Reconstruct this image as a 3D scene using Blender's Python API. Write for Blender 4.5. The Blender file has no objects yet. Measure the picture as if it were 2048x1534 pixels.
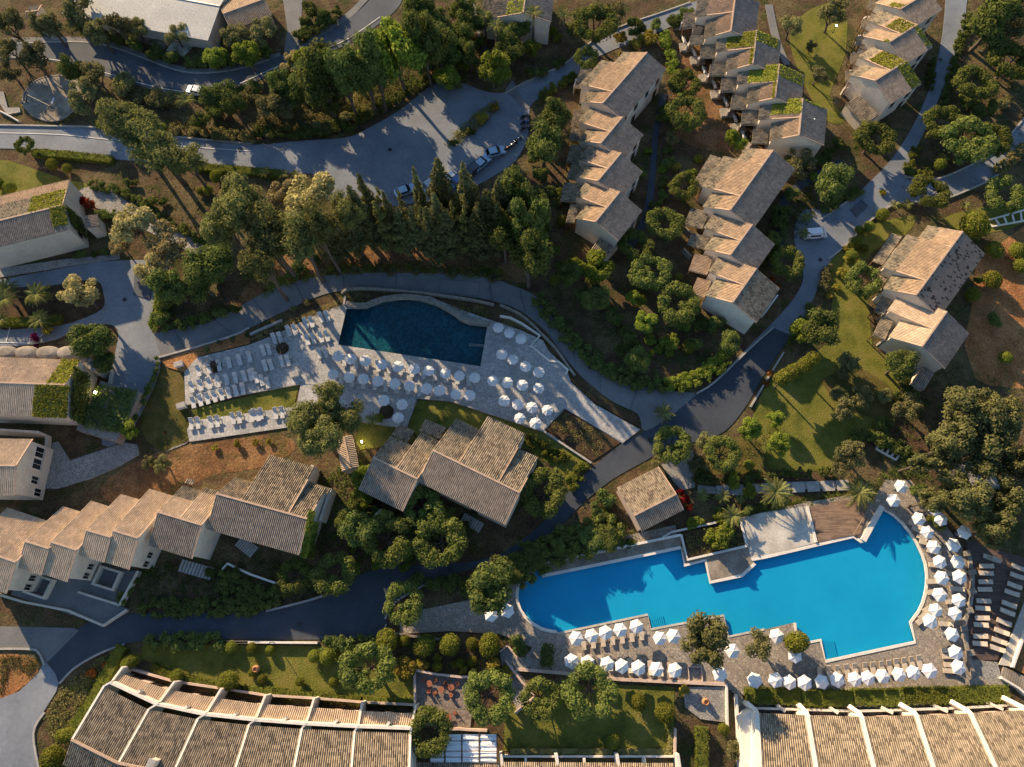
import bpy, bmesh, math, random
import numpy as np
from mathutils import Vector, Matrix

# ---------------------------------------------------------------- camera, sky, sun, exposure
SC = bpy.context.scene
COL = SC.collection
F, HC = 1421.0, 110.0                     # focal length in photo pixels, camera height
TH = math.atan(483 / F)                   # tilt from straight down
cT, sT = math.cos(TH), math.sin(TH)
cam = bpy.data.cameras.new('camera'); camo = bpy.data.objects.new('camera', cam); COL.objects.link(camo)
cam.sensor_fit = 'HORIZONTAL'; cam.sensor_width = 36; cam.lens = 36 * F / 2048
cam.clip_start = 1; cam.clip_end = 2000
camo.location = (0, 0, HC); camo.rotation_euler = (TH, 0, 0)
SC.camera = camo
SUN_EL = math.radians(20); SHADOW_AZ = math.radians(-52)
sd = Vector((math.cos(SHADOW_AZ) * math.cos(SUN_EL), math.sin(SHADOW_AZ) * math.cos(SUN_EL), -math.sin(SUN_EL)))
wd = bpy.data.worlds.new('World'); SC.world = wd; wd.use_nodes = True
nt = wd.node_tree; bg = nt.nodes['Background']
sk = nt.nodes.new('ShaderNodeTexSky'); sk.sky_type = 'NISHITA'; sk.sun_disc = False
sk.sun_elevation = SUN_EL
sk.sun_rotation = math.atan2(-sd.x, -sd.y)
sk.altitude = 0; sk.air_density = 1.2; sk.dust_density = 0.4; sk.ozone_density = 3.0
nt.links.new(sk.outputs[0], bg.inputs[0]); bg.inputs[1].default_value = 0.09
sl = bpy.data.lights.new('sun', 'SUN'); so = bpy.data.objects.new('sun', sl); COL.objects.link(so)
sl.energy = 5.0; sl.angle = math.radians(0.6); sl.color = (1.0, 0.74, 0.45)
so.rotation_euler = sd.to_track_quat('-Z', 'Y').to_euler(); so.location = (-60, 80, 90)
SC.view_settings.view_transform = 'Standard'; SC.view_settings.look = 'None'
SC.view_settings.exposure = 1.05; SC.view_settings.gamma = 1.0; SC.view_settings.use_curve_mapping = False
SC.cycles.max_bounces = 5; SC.cycles.diffuse_bounces = 3; SC.cycles.transparent_max_bounces = 8
SC.cycles.use_denoising = True

RNG = np.random.default_rng(7); random.seed(7)

# ---------------------------------------------------------------- photo pixel -> place
def G(p, z=0.0):
    x = (p[0] - 1024) / F; y = -(p[1] - 767) / F
    dz = y * sT - cT; t = (HC - z) / -dz
    return Vector((x * t, (y * cT + sT) * t, z))
def mpp(p): return 110.0 / F / (cT - (-(p[1] - 767) / F) * sT)      # metres per photo pixel on the ground
def fr(x0, y0, k): return lambda x, y: (x0 + x / k, y0 + y / k)
Z1, Z2, Z3, Z4, Z5 = fr(1100, 60, 5.113), fr(1100, 260, 5.113), fr(1340, 0, 4.512), fr(1340, 270, 5.113), fr(1340, 430, 5.113)
Z6, Z7 = fr(1640, 0, 5.479), fr(1700, 430, 4.408)
Y1, Y2, Y3 = fr(0, 860, 3.835), fr(280, 880, 3.835), fr(700, 800, 3.835)
Y4, Y5, Y6, Y7, Y8 = fr(100, 1234, 5.113), fr(450, 1234, 5.113), fr(1440, 1334, 3.368), fr(0, 340, 5.113), fr(0, 640, 5.113)
A1, A2, A3, A4 = fr(0, 0, 2.95), fr(500, 0, 2.95), fr(1000, 0, 2.95), fr(1528, 0, 2.95)
B1, B2, B3, B4 = fr(0, 500, 2.95), fr(500, 500, 2.95), fr(1000, 500, 2.95), fr(1528, 500, 2.95)
C1, C2, C3, C4 = fr(0, 1014, 2.95), fr(500, 1014, 2.95), fr(1000, 1014, 2.95), fr(1528, 1014, 2.95)
def fs(f, *xy): return [f(xy[i], xy[i + 1]) for i in range(0, len(xy), 2)]

# ---------------------------------------------------------------- materials
M = {}
def nodes(name):
    m = bpy.data.materials.new(name); m.use_nodes = True
    n = m.node_tree.nodes; l = m.node_tree.links; b = n['Principled BSDF']; M[name] = m
    return m, n, l, b
def N(n, t, **k):
    x = n.new(t)
    for a, v in k.items():
        if a in x.inputs.keys(): x.inputs[a].default_value = v
        else: setattr(x, a, v)
    return x
def ramp(n, stops):
    r = n.new('ShaderNodeValToRGB'); e = r.color_ramp.elements
    while len(e) < len(stops): e.new(0.5)
    for i, (p, c) in enumerate(stops): e[i].position = p; e[i].color = (*c, 1)
    return r
def mul(c, k): return tuple(min(1, v * k) for v in c)
def mat(name, c1, c2=None, scale=1.0, rough=0.85, bump=0.0, bscale=None, c3=None, detail=6, spec=0.3, metallic=0, grain=(0.78, 1.15)):
    m, n, l, b = nodes(name)
    c2 = c2 or mul(c1, 0.75)
    tc = N(n, 'ShaderNodeNewGeometry')
    no = N(n, 'ShaderNodeTexNoise', Scale=scale, Detail=detail, Roughness=0.62)
    l.new(tc.outputs['Position'], no.inputs['Vector'])
    st = [(0.36, c2), (0.64, c1)] if c3 is None else [(0.34, c2), (0.5, c1), (0.66, c3)]
    r = ramp(n, st); l.new(no.outputs[0], r.inputs[0])
    # fine grain over the patches
    fn = N(n, 'ShaderNodeTexNoise', Scale=scale * 14, Detail=3); l.new(tc.outputs['Position'], fn.inputs['Vector'])
    fr_ = ramp(n, [(0.3, (grain[0],) * 3), (0.7, (grain[1],) * 3)]); l.new(fn.outputs[0], fr_.inputs[0])
    mx = N(n, 'ShaderNodeMix', data_type='RGBA', blend_type='MULTIPLY'); mx.inputs[0].default_value = 1
    l.new(r.outputs[0], mx.inputs[6]); l.new(fr_.outputs[0], mx.inputs[7]); l.new(mx.outputs[2], b.inputs['Base Color'])
    b.inputs['Roughness'].default_value = rough; b.inputs['Specular IOR Level'].default_value = spec; b.inputs['Metallic'].default_value = metallic
    if bump:
        bn = N(n, 'ShaderNodeTexNoise', Scale=bscale or scale * 8, Detail=5); l.new(tc.outputs['Position'], bn.inputs['Vector'])
        bp = N(n, 'ShaderNodeBump', Strength=bump, Distance=0.1); l.new(bn.outputs[0], bp.inputs['Height']); l.new(bp.outputs[0], b.inputs['Normal'])
    return m
mat('asphalt', (0.1, 0.112, 0.132), (0.07, 0.08, 0.098), 0.16, 0.88, 0.15, 20, detail=9, grain=(0.9, 1.06))
mat('asphalt_new', (0.06, 0.072, 0.092), (0.043, 0.053, 0.07), 0.2, 0.85, 0.15, 20, detail=9, grain=(0.9, 1.06))
mat('concrete', (0.2, 0.2, 0.2), (0.145, 0.15, 0.158), 0.22, 0.9, 0.12, 12, detail=9, grain=(0.9, 1.06))
mat('carpark', (0.225, 0.25, 0.285), (0.15, 0.17, 0.2), 0.13, 0.88, 0.1, 14, detail=10, grain=(0.9, 1.06))
mat('kerbstone', (0.42, 0.4, 0.37), (0.3, 0.29, 0.28), 1.2, 0.9)
mat('lawn', (0.15, 0.152, 0.03), (0.088, 0.098, 0.02), 0.3, 0.95, 1.0, 5, c3=(0.195, 0.172, 0.046), spec=0.1)
mat('lawn_dry', (0.105, 0.092, 0.026), (0.06, 0.062, 0.016), 0.3, 0.95, 0.9, 7, c3=(0.16, 0.118, 0.045), spec=0.1)
def earth(name, soil1, soil2, dry, green):
    m, n, l, b = nodes(name); g = N(n, 'ShaderNodeNewGeometry')
    def nz(s, d=8, r=.65):
        x = N(n, 'ShaderNodeTexNoise', Scale=s, Detail=d, Roughness=r); l.new(g.outputs['Position'], x.inputs['Vector']); return x
    base = ramp(n, [(0.35, soil2), (0.62, soil1)]); l.new(nz(0.45, 10, .72).outputs[0], base.inputs[0])
    f1 = ramp(n, [(0.47, (0, 0, 0)), (0.56, (1, 1, 1))]); l.new(nz(0.16, 9, .7).outputs[0], f1.inputs[0])
    m1 = N(n, 'ShaderNodeMix', data_type='RGBA'); l.new(f1.outputs[0], m1.inputs[0]); l.new(base.outputs[0], m1.inputs[6]); m1.inputs[7].default_value = (*dry, 1)
    f2 = ramp(n, [(0.5, (0, 0, 0)), (0.6, (1, 1, 1))]); l.new(nz(0.23, 10, .75).outputs[0], f2.inputs[0])
    m2 = N(n, 'ShaderNodeMix', data_type='RGBA'); l.new(f2.outputs[0], m2.inputs[0]); l.new(m1.outputs[2], m2.inputs[6]); m2.inputs[7].default_value = (*green, 1)
    lit = ramp(n, [(0.36, (.55, .55, .55)), (0.6, (1.15, 1.15, 1.15))]); l.new(nz(3.2, 6, .7).outputs[0], lit.inputs[0])
    mm = N(n, 'ShaderNodeMix', data_type='RGBA', blend_type='MULTIPLY'); mm.inputs[0].default_value = 1; l.new(m2.outputs[2], mm.inputs[6]); l.new(lit.outputs[0], mm.inputs[7]); l.new(mm.outputs[2], b.inputs['Base Color'])
    bp = N(n, 'ShaderNodeBump', Strength=1.0, Distance=.25); l.new(nz(1.8, 9, .7).outputs[0], bp.inputs['Height']); l.new(bp.outputs[0], b.inputs['Normal']); b.inputs['Roughness'].default_value = .97; b.inputs['Specular IOR Level'].default_value = .1
earth('soil', (0.135, 0.088, 0.05), (0.07, 0.048, 0.03), (0.15, 0.118, 0.06), (0.062, 0.066, 0.022))
earth('brown_soil', (0.25, 0.13, 0.06), (0.13, 0.07, 0.036), (0.27, 0.155, 0.075), (0.12, 0.09, 0.035))
earth('red_soil', (0.4, 0.18, 0.07), (0.23, 0.105, 0.043), (0.42, 0.21, 0.09), (0.27, 0.145, 0.055))
mat('bed_soil', (0.1, 0.062, 0.035), (0.05, 0.036, 0.022), 0.6, 0.97, 0.8, 3, detail=8, spec=0.1)
mat('plaster', (0.66, 0.59, 0.49), (0.56, 0.5, 0.42), 0.5, 0.9, 0.05, 6)
mat('white_plaster', (0.78, 0.73, 0.65), (0.68, 0.63, 0.56), 0.6, 0.9, 0.05, 6)
mat('pink_plaster', (0.62, 0.48, 0.4), (0.52, 0.4, 0.33), 0.6, 0.9, 0.05, 6)
mat('stone_wall', (0.34, 0.3, 0.25), (0.2, 0.18, 0.155), 2.2, 0.95, 0.6, 6)
mat('ridge_tile', (0.56, 0.40, 0.29), (0.42, 0.3, 0.22), 2.0, 0.9)
mat('timber', (0.12, 0.07, 0.04), (0.07, 0.045, 0.03), 1.5, 0.85)
mat('pale_timber', (0.36, 0.27, 0.18), (0.25, 0.19, 0.13), 1.5, 0.85)
mat('bark', (0.16, 0.12, 0.09), (0.085, 0.065, 0.05), 3, 0.95, 0.5, 12)
mat('fabric', (0.8, 0.8, 0.79), (0.73, 0.73, 0.73), 0.8, 0.95, spec=0.1)
mat('shaded_fabric', (0.66, 0.66, 0.66), (0.58, 0.58, 0.59), 0.8, 0.95, spec=0.1)  # white parasol cloth with the upper terrace's shade put into its colour
mat('cream_fabric', (0.6, 0.52, 0.42), (0.5, 0.43, 0.35), 1.5, 0.95, spec=0.1)
mat('lounger_white', (0.6, 0.6, 0.58), (0.48, 0.48, 0.47), 1.5, 0.9, spec=0.1)
mat('metal', (0.42, 0.42, 0.42), None, 2, 0.4, metallic=0.6)
mat('dark_metal', (0.04, 0.04, 0.045), None, 2, 0.5)
mat('white_paint', (0.72, 0.72, 0.7), (0.6, 0.6, 0.58), 2, 0.8)
mat('orange_plastic', (0.33, 0.13, 0.075), (0.28, 0.105, 0.06), 2, 0.6)
mat('sand_render', (0.5, 0.47, 0.41), (0.38, 0.35, 0.3), 0.35, 0.85, c3=(0.58, 0.56, 0.5), detail=9)
mat('ledge', (0.26, 0.22, 0.175), (0.17, 0.15, 0.125), 0.4, 0.9, c3=(0.36, 0.32, 0.27), detail=9)
mat('pale_roof', (0.5, 0.5, 0.47), (0.42, 0.42, 0.4), 0.25, 0.7, detail=8)
mat('terracotta', (0.5, 0.25, 0.13), None, 3, 0.8)
mat('rubber', (0.02, 0.02, 0.02), None, 4, 0.9)
for nm, c in (('car_blue', (0.05, 0.12, 0.3)), ('car_pale_blue', (0.3, 0.45, 0.62)), ('car_white', (0.75, 0.77, 0.8)), ('car_dark', (0.03, 0.035, 0.045)), ('car_red', (0.35, 0.03, 0.03)), ('car_silver', (0.45, 0.48, 0.52))):
    mm = mat(nm, c, mul(c, 0.95), 2, 0.25, spec=0.6); mm.node_tree.nodes['Principled BSDF'].inputs['Coat Weight'].default_value = 0.6
def glassm(name, c, r=0.08):
    m, n, l, b = nodes(name); b.inputs['Base Color'].default_value = (*c, 1); b.inputs['Roughness'].default_value = r; b.inputs['Specular IOR Level'].default_value = 0.7
glassm('window_glass', (0.015, 0.018, 0.022))
def emis(name, c, s):
    m, n, l, b = nodes(name); b.inputs['Base Color'].default_value = (*c, 1); b.inputs['Emission Color'].default_value = (*c, 1); b.inputs['Emission Strength'].default_value = s
emis('lamp_glow', (1.0, 0.78, 0.45), 60)

def paving(name, ca, cb, cj, scale, joint=0.05, rand=1.0, bump=0.35):
    """Flat natural stones in mortar."""
    m, n, l, b = nodes(name); g = N(n, 'ShaderNodeNewGeometry')
    v = N(n, 'ShaderNodeTexVoronoi', Scale=scale, Randomness=rand); e = N(n, 'ShaderNodeTexVoronoi', feature='DISTANCE_TO_EDGE', Scale=scale, Randomness=rand)
    for q in (v, e): l.new(g.outputs['Position'], q.inputs['Vector'])
    w = N(n, 'ShaderNodeSeparateColor'); l.new(v.outputs['Color'], w.inputs[0])
    r = ramp(n, [(0.0, cb), (1.0, ca)]); l.new(w.outputs[0], r.inputs[0])
    big = N(n, 'ShaderNodeTexNoise', Scale=0.18, Detail=8); l.new(g.outputs['Position'], big.inputs['Vector'])
    br = ramp(n, [(0.3, (0.75,) * 3), (0.7, (1.12,) * 3)]); l.new(big.outputs[0], br.inputs[0])
    mm = N(n, 'ShaderNodeMix', data_type='RGBA', blend_type='MULTIPLY'); mm.inputs[0].default_value = 1
    l.new(r.outputs[0], mm.inputs[6]); l.new(br.outputs[0], mm.inputs[7])
    jr = ramp(n, [(joint * 0.5, (0, 0, 0)), (joint, (1, 1, 1))]); l.new(e.outputs['Distance'], jr.inputs[0])
    mx = N(n, 'ShaderNodeMix', data_type='RGBA'); l.new(jr.outputs[0], mx.inputs[0]); mx.inputs[6].default_value = (*cj, 1)
    l.new(mm.outputs[2], mx.inputs[7]); l.new(mx.outputs[2], b.inputs['Base Color'])
    bp = N(n, 'ShaderNodeBump', Strength=bump, Distance=0.05); l.new(jr.outputs[0], bp.inputs['Height']); l.new(bp.outputs[0], b.inputs['Normal'])
    b.inputs['Roughness'].default_value = 0.85; b.inputs['Specular IOR Level'].default_value = 0.25
paving('deck_stone', (0.5, 0.49, 0.47), (0.36, 0.355, 0.35), (0.27, 0.27, 0.26), 2.2, 0.06, 0.6)
paving('crazy_stone', (0.4, 0.35, 0.29), (0.27, 0.235, 0.2), (0.15, 0.13, 0.11), 2.5, 0.06)
paving('path_stone', (0.4, 0.38, 0.35), (0.27, 0.26, 0.245), (0.17, 0.16, 0.15), 3.0, 0.08)
paving('pink_tiles', (0.3, 0.25, 0.22), (0.23, 0.19, 0.17), (0.17, 0.14, 0.12), 2.5, 0.05, 0.15)

def tile_mat(name, c1, c2, c3, dark=0.0):
    """Barrel tiles: a colour for each tile from its place on the slope (UV in metres), courses as relief."""
    m, n, l, b = nodes(name); uv = N(n, 'ShaderNodeUVMap')
    dv = N(n, 'ShaderNodeVectorMath', operation='DIVIDE'); dv.inputs[1].default_value = (PITCH, COURSE, 1); l.new(uv.outputs[0], dv.inputs[0])
    fl = N(n, 'ShaderNodeVectorMath', operation='FLOOR'); l.new(dv.outputs[0], fl.inputs[0])
    wn = N(n, 'ShaderNodeTexWhiteNoise', noise_dimensions='2D'); l.new(fl.outputs[0], wn.inputs[0])
    st = [(0.0, c3), (0.3, c2), (0.75, c1), (1.0, mul(c1, 1.18))]
    if dark: st = [(0.0, mul(c3, 0.35)), (dark, mul(c3, 0.4)), (dark + 0.04, c2), (1.0, c1)]
    r = ramp(n, st); l.new(wn.outputs[0], r.inputs[0])
    g = N(n, 'ShaderNodeNewGeometry'); no = N(n, 'ShaderNodeTexNoise', Scale=0.55, Detail=7, Roughness=0.65); l.new(g.outputs['Position'], no.inputs['Vector'])
    nr = ramp(n, [(0.3, (0.8, 0.8, 0.78)), (0.62, (1.06, 1.05, 1.02))]); l.new(no.outputs[0], nr.inputs[0])
    mx = N(n, 'ShaderNodeMix', data_type='RGBA', blend_type='MULTIPLY'); mx.inputs[0].default_value = 1
    l.new(r.outputs[0], mx.inputs[6]); l.new(nr.outputs[0], mx.inputs[7]); l.new(mx.outputs[2], b.inputs['Base Color'])
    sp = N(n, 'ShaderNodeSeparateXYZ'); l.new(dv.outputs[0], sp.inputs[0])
    fu = N(n, 'ShaderNodeMath', operation='FRACT'); l.new(sp.outputs[0], fu.inputs[0])     # channel tiles darkened in colour to stand for shade in the grooves
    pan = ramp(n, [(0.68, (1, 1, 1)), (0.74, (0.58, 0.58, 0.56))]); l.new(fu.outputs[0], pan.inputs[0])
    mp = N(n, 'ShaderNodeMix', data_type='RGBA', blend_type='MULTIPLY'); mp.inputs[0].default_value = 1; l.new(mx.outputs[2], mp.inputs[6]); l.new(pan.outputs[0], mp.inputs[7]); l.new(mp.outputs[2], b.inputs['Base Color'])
    fc = N(n, 'ShaderNodeMath', operation='FRACT'); l.new(sp.outputs[1], fc.inputs[0])
    bp = N(n, 'ShaderNodeBump', Strength=0.5, Distance=0.05); l.new(fc.outputs[0], bp.inputs['Height']); l.new(bp.outputs[0], b.inputs['Normal'])
    b.inputs['Roughness'].default_value = 0.92; b.inputs['Specular IOR Level'].default_value = 0.15
PITCH, COURSE, TK = 0.29, 0.45, 1.32
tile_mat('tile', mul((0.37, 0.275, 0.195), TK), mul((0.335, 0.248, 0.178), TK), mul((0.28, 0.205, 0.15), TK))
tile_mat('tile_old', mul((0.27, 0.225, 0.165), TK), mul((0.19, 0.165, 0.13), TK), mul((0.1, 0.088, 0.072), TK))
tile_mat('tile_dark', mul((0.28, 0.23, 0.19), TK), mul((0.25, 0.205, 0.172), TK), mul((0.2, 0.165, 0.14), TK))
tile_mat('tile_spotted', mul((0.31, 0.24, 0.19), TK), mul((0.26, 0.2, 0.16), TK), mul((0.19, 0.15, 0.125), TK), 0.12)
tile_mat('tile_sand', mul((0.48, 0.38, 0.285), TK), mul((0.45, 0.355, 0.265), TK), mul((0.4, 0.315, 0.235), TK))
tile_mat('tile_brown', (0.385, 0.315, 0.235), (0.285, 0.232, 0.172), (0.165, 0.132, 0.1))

def planks(name, ca, cb, w, ang=0.0):
    m, n, l, b = nodes(name); g = N(n, 'ShaderNodeNewGeometry')
    mp = N(n, 'ShaderNodeMapping'); mp.inputs['Rotation'].default_value = (0, 0, ang); mp.inputs['Scale'].default_value = (0.12 / w, 1 / w, 1); l.new(g.outputs['Position'], mp.inputs[0])
    fl = N(n, 'ShaderNodeVectorMath', operation='FLOOR'); l.new(mp.outputs[0], fl.inputs[0])
    wn = N(n, 'ShaderNodeTexWhiteNoise', noise_dimensions='2D'); l.new(fl.outputs[0], wn.inputs[0])
    no = N(n, 'ShaderNodeTexNoise', Scale=0.6, Detail=8); l.new(g.outputs['Position'], no.inputs['Vector'])
    ad = N(n, 'ShaderNodeMath', operation='MULTIPLY_ADD'); l.new(wn.outputs[0], ad.inputs[0]); ad.inputs[1].default_value = 0.5; l.new(no.outputs[0], ad.inputs[2])
    r = ramp(n, [(0.4, cb), (1.0, ca)]); l.new(ad.outputs[0], r.inputs[0]); l.new(r.outputs[0], b.inputs['Base Color']); b.inputs['Roughness'].default_value = 0.85
planks('deck_wood', (0.27, 0.18, 0.12), (0.12, 0.08, 0.055), 0.16, 0.2)
planks('deck_wood_dark', (0.13, 0.085, 0.065), (0.06, 0.042, 0.036), 0.16, 0.0)

def foliage(name, c1, c2, tr=0.35, k=1.0):
    c1, c2 = mul(c1, k), mul(c2, k)
    """Leaves: two greens over the crown, a shift for each plant, light through the leaf."""
    m, n, l, b = nodes(name); n.remove(b)
    g = N(n, 'ShaderNodeNewGeometry'); oi = N(n, 'ShaderNodeObjectInfo')
    no = N(n, 'ShaderNodeTexNoise', Scale=0.9, Detail=5, Roughness=0.7); l.new(g.outputs['Position'], no.inputs['Vector'])
    rr = N(n, 'ShaderNodeMath', operation='MULTIPLY_ADD'); l.new(g.outputs['Random Per Island'], rr.inputs[0]); rr.inputs[1].default_value = 0.35; l.new(no.outputs[0], rr.inputs[2])
    r = ramp(n, [(0.42, c2), (0.85, c1)]); l.new(rr.outputs[0], r.inputs[0])
    hs = N(n, 'ShaderNodeHueSaturation'); l.new(r.outputs[0], hs.inputs['Color'])
    mr = N(n, 'ShaderNodeMapRange'); mr.inputs[3].default_value = 0.72; mr.inputs[4].default_value = 1.25; l.new(oi.outputs['Random'], mr.inputs[0]); l.new(mr.outputs[0], hs.inputs['Value'])
    mh = N(n, 'ShaderNodeMapRange'); mh.inputs[3].default_value = 0.485; mh.inputs[4].default_value = 0.512; l.new(oi.outputs['Random'], mh.inputs[0]); l.new(mh.outputs[0], hs.inputs['Hue'])
    d = N(n, 'ShaderNodeBsdfDiffuse'); t = N(n, 'ShaderNodeBsdfTranslucent'); s = N(n, 'ShaderNodeMixShader'); s.inputs[0].default_value = tr
    for q in (d, t): l.new(hs.outputs[0], q.inputs['Color'])
    l.new(d.outputs[0], s.inputs[1]); l.new(t.outputs[0], s.inputs[2]); l.new(s.outputs[0], n['Material Output'].inputs[0])
K = 1.85
foliage('leaf_olive', (0.108, 0.122, 0.032), (0.04, 0.052, 0.014), 0.35, K)
foliage('leaf_grey', (0.14, 0.132, 0.056), (0.055, 0.058, 0.025), 0.35, K)
foliage('leaf_dark', (0.09, 0.108, 0.03), (0.036, 0.05, 0.016), 0.35, K)
foliage('leaf_green', (0.15, 0.175, 0.03), (0.06, 0.085, 0.015), 0.45, K)
foliage('leaf_yellow', (0.24, 0.2, 0.04), (0.11, 0.1, 0.02), 0.45, K)
foliage('leaf_pale', (0.27, 0.23, 0.11), (0.12, 0.11, 0.045), 0.4, K)
foliage('leaf_oak', (0.1, 0.098, 0.038), (0.036, 0.04, 0.017), 0.3, K)
foliage('leaf_pine', (0.125, 0.125, 0.042), (0.045, 0.05, 0.02), 0.35, K)
foliage('leaf_conifer', (0.105, 0.108, 0.046), (0.04, 0.047, 0.022), 0.25, K)
foliage('leaf_topiary', (0.12, 0.125, 0.022), (0.055, 0.065, 0.012), 0.3, K)
foliage('leaf_hedge', (0.095, 0.105, 0.02), (0.04, 0.05, 0.012), 0.3, K)
foliage('leaf_ivy', (0.19, 0.19, 0.03), (0.085, 0.095, 0.016), 0.3, K)
foliage('leaf_palm', (0.15, 0.15, 0.05), (0.07, 0.08, 0.025), 0.3, K)
foliage('petal_red', (0.32, 0.025, 0.02), (0.06, 0.03, 0.012), 0.3)
foliage('petal_magenta', (0.2, 0.02, 0.09), (0.06, 0.01, 0.03), 0.3)
foliage('petal_orange', (0.45, 0.13, 0.04), (0.12, 0.08, 0.02), 0.3)
foliage('leaf_scrub', (0.16, 0.14, 0.055), (0.06, 0.062, 0.025), 0.3, K)
def water(name, tint, rough):
    m, n, l, b = nodes(name); n.remove(b)
    g = N(n, 'ShaderNodeNewGeometry'); w = N(n, 'ShaderNodeTexNoise', Scale=1.6, Detail=3); l.new(g.outputs['Position'], w.inputs['Vector'])
    bp = N(n, 'ShaderNodeBump', Strength=0.05, Distance=0.1); l.new(w.outputs[0], bp.inputs['Height'])
    t = N(n, 'ShaderNodeBsdfTransparent'); t.inputs[0].default_value = (*tint, 1)
    s = N(n, 'ShaderNodeBsdfGlossy', Roughness=rough); l.new(bp.outputs[0], s.inputs['Normal'])
    f = N(n, 'ShaderNodeFresnel', IOR=1.33); l.new(bp.outputs[0], f.inputs['Normal'])
    fb = N(n, 'ShaderNodeMath', operation='SUBTRACT'); fb.inputs[0].default_value = 1; l.new(g.outputs['Backfacing'], fb.inputs[1])
    fm = N(n, 'ShaderNodeMath', operation='MULTIPLY'); l.new(f.outputs[0], fm.inputs[0]); l.new(fb.outputs[0], fm.inputs[1])
    x = N(n, 'ShaderNodeMixShader'); l.new(fm.outputs[0], x.inputs[0]); l.new(t.outputs[0], x.inputs[1]); l.new(s.outputs[0], x.inputs[2]); l.new(x.outputs[0], n['Material Output'].inputs[0])
water('pool_water', (0.6, 0.94, 1.0), 0.04)
water('dark_water', (0.5, 0.82, 0.88), 0.04)
mat('pool_blue', (0.016, 0.36, 0.57), (0.013, 0.31, 0.52), 0.06, 0.8, detail=3, grain=(0.98, 1.02))
paving('pool_teal', (0.02, 0.12, 0.15), (0.004, 0.05, 0.072), (0.006, 0.05, 0.065), 2.6, 0.04, 0.3, 0.05)

# ---------------------------------------------------------------- objects
def link(name, me, parent=None, loc=None):
    o = bpy.data.objects.new(name, me); COL.objects.link(o)
    if parent is not None: o.parent = parent
    if loc is not None: o.location = loc
    return o
def tag(o, label=None, cat=None, group=None, kind=None):
    for k, v in (('label', label), ('category', cat), ('group', group), ('kind', kind)):
        if v: o[k] = v
    return o
def empty(name, loc=(0, 0, 0), rz=0.0):
    o = bpy.data.objects.new(name, None); COL.objects.link(o); o.location = loc; o.rotation_euler = (0, 0, rz); o.empty_display_size = 0.2
    return o
def rawmesh(name, v, f, m, uv=None, smooth=False):
    me = bpy.data.meshes.new(name); me.from_pydata([tuple(q) for q in v], [], f); me.materials.append(M[m])
    if uv is not None:
        u = me.uv_layers.new(name='UVMap')
        idx = np.empty(len(me.loops), dtype=np.int32); me.loops.foreach_get('vertex_index', idx)
        u.data.foreach_set('uv', np.asarray(uv, dtype=np.float32)[idx].ravel())
    if smooth: me.shade_smooth()
    return me
def mo(name, v, f, m, parent=None, **k):
    """A mesh object from world-space points, local to its parent's place."""
    if parent is not None:
        iv = parent.matrix_basis.inverted()
        if parent.parent is not None: iv = iv @ parent.parent.matrix_basis.inverted()
        v = [iv @ Vector(q) for q in v]
    return link(name, rawmesh(name, v, f, m, **k), parent)
def box_vf(c, s, rz=0.0):
    x, y, z = s[0] / 2, s[1] / 2, s[2] / 2; R = Matrix.Rotation(rz, 3, 'Z'); c = Vector(c)
    v = [c + R @ Vector(q) for q in ((-x, -y, -z), (x, -y, -z), (x, y, -z), (-x, y, -z), (-x, -y, z), (x, -y, z), (x, y, z), (-x, y, z))]
    return v, [(3, 2, 1, 0), (4, 5, 6, 7), (0, 1, 5, 4), (1, 2, 6, 5), (2, 3, 7, 6), (3, 0, 4, 7)]
def join(*vfs):
    V, Fc = [], []
    for v, f in vfs:
        n = len(V); V += list(v); Fc += [tuple(i + n for i in q) for q in f]
    return V, Fc
def box(name, c, s, m, parent=None, rz=0.0): v, f = box_vf(c, s, rz); return mo(name, v, f, m, parent)
def bar_vf(a, b, w, h):
    """Square bar from a to b."""
    a, b = Vector(a), Vector(b); d = (b - a).normalized(); s = d.cross(Vector((0, 0, 1)))
    s = s.normalized() * w / 2 if s.length > 1e-4 else Vector((w / 2, 0, 0)); u = s.cross(d).normalized() * h / 2
    v = [a - s - u, a + s - u, a + s + u, a - s + u, b - s - u, b + s - u, b + s + u, b - s + u]
    return v, [(0, 1, 2, 3), (7, 6, 5, 4), (0, 4, 5, 1), (1, 5, 6, 2), (2, 6, 7, 3), (3, 7, 4, 0)]
def bar(name, a, b, w, h, m, parent=None): v, f = bar_vf(a, b, w, h); return mo(name, v, f, m, parent)
def tube_vf(pts, rad, n=8):
    V, Fc = [], []; pts = [Vector(p) for p in pts]
    for i, p in enumerate(pts):
        d = (pts[min(i + 1, len(pts) - 1)] - pts[max(i - 1, 0)]).normalized(); x = d.orthogonal().normalized(); y = d.cross(x)
        for k in range(n): a = 2 * math.pi * k / n; V.append(p + (x * math.cos(a) + y * math.sin(a)) * rad[i])
    for i in range(len(pts) - 1):
        for k in range(n): a, b = i * n + k, i * n + (k + 1) % n; Fc.append((a, b, b + n, a + n))
    Fc.append(tuple(range(n))[::-1]); Fc.append(tuple((len(pts) - 1) * n + k for k in range(n)))
    return V, Fc
def lathe_vf(prof, n=12, c=(0, 0, 0)):
    V, Fc = [], []
    for r, z in prof:
        for k in range(n): a = 2 * math.pi * k / n; V.append((c[0] + r * math.cos(a), c[1] + r * math.sin(a), c[2] + z))
    for i in range(len(prof) - 1):
        for k in range(n): a, b = i * n + k, i * n + (k + 1) % n; Fc.append((a, b, b + n, a + n))
    Fc.append(tuple(range(n))[::-1]); Fc.append(tuple((len(prof) - 1) * n + k for k in range(n)))
    return V, Fc
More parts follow.
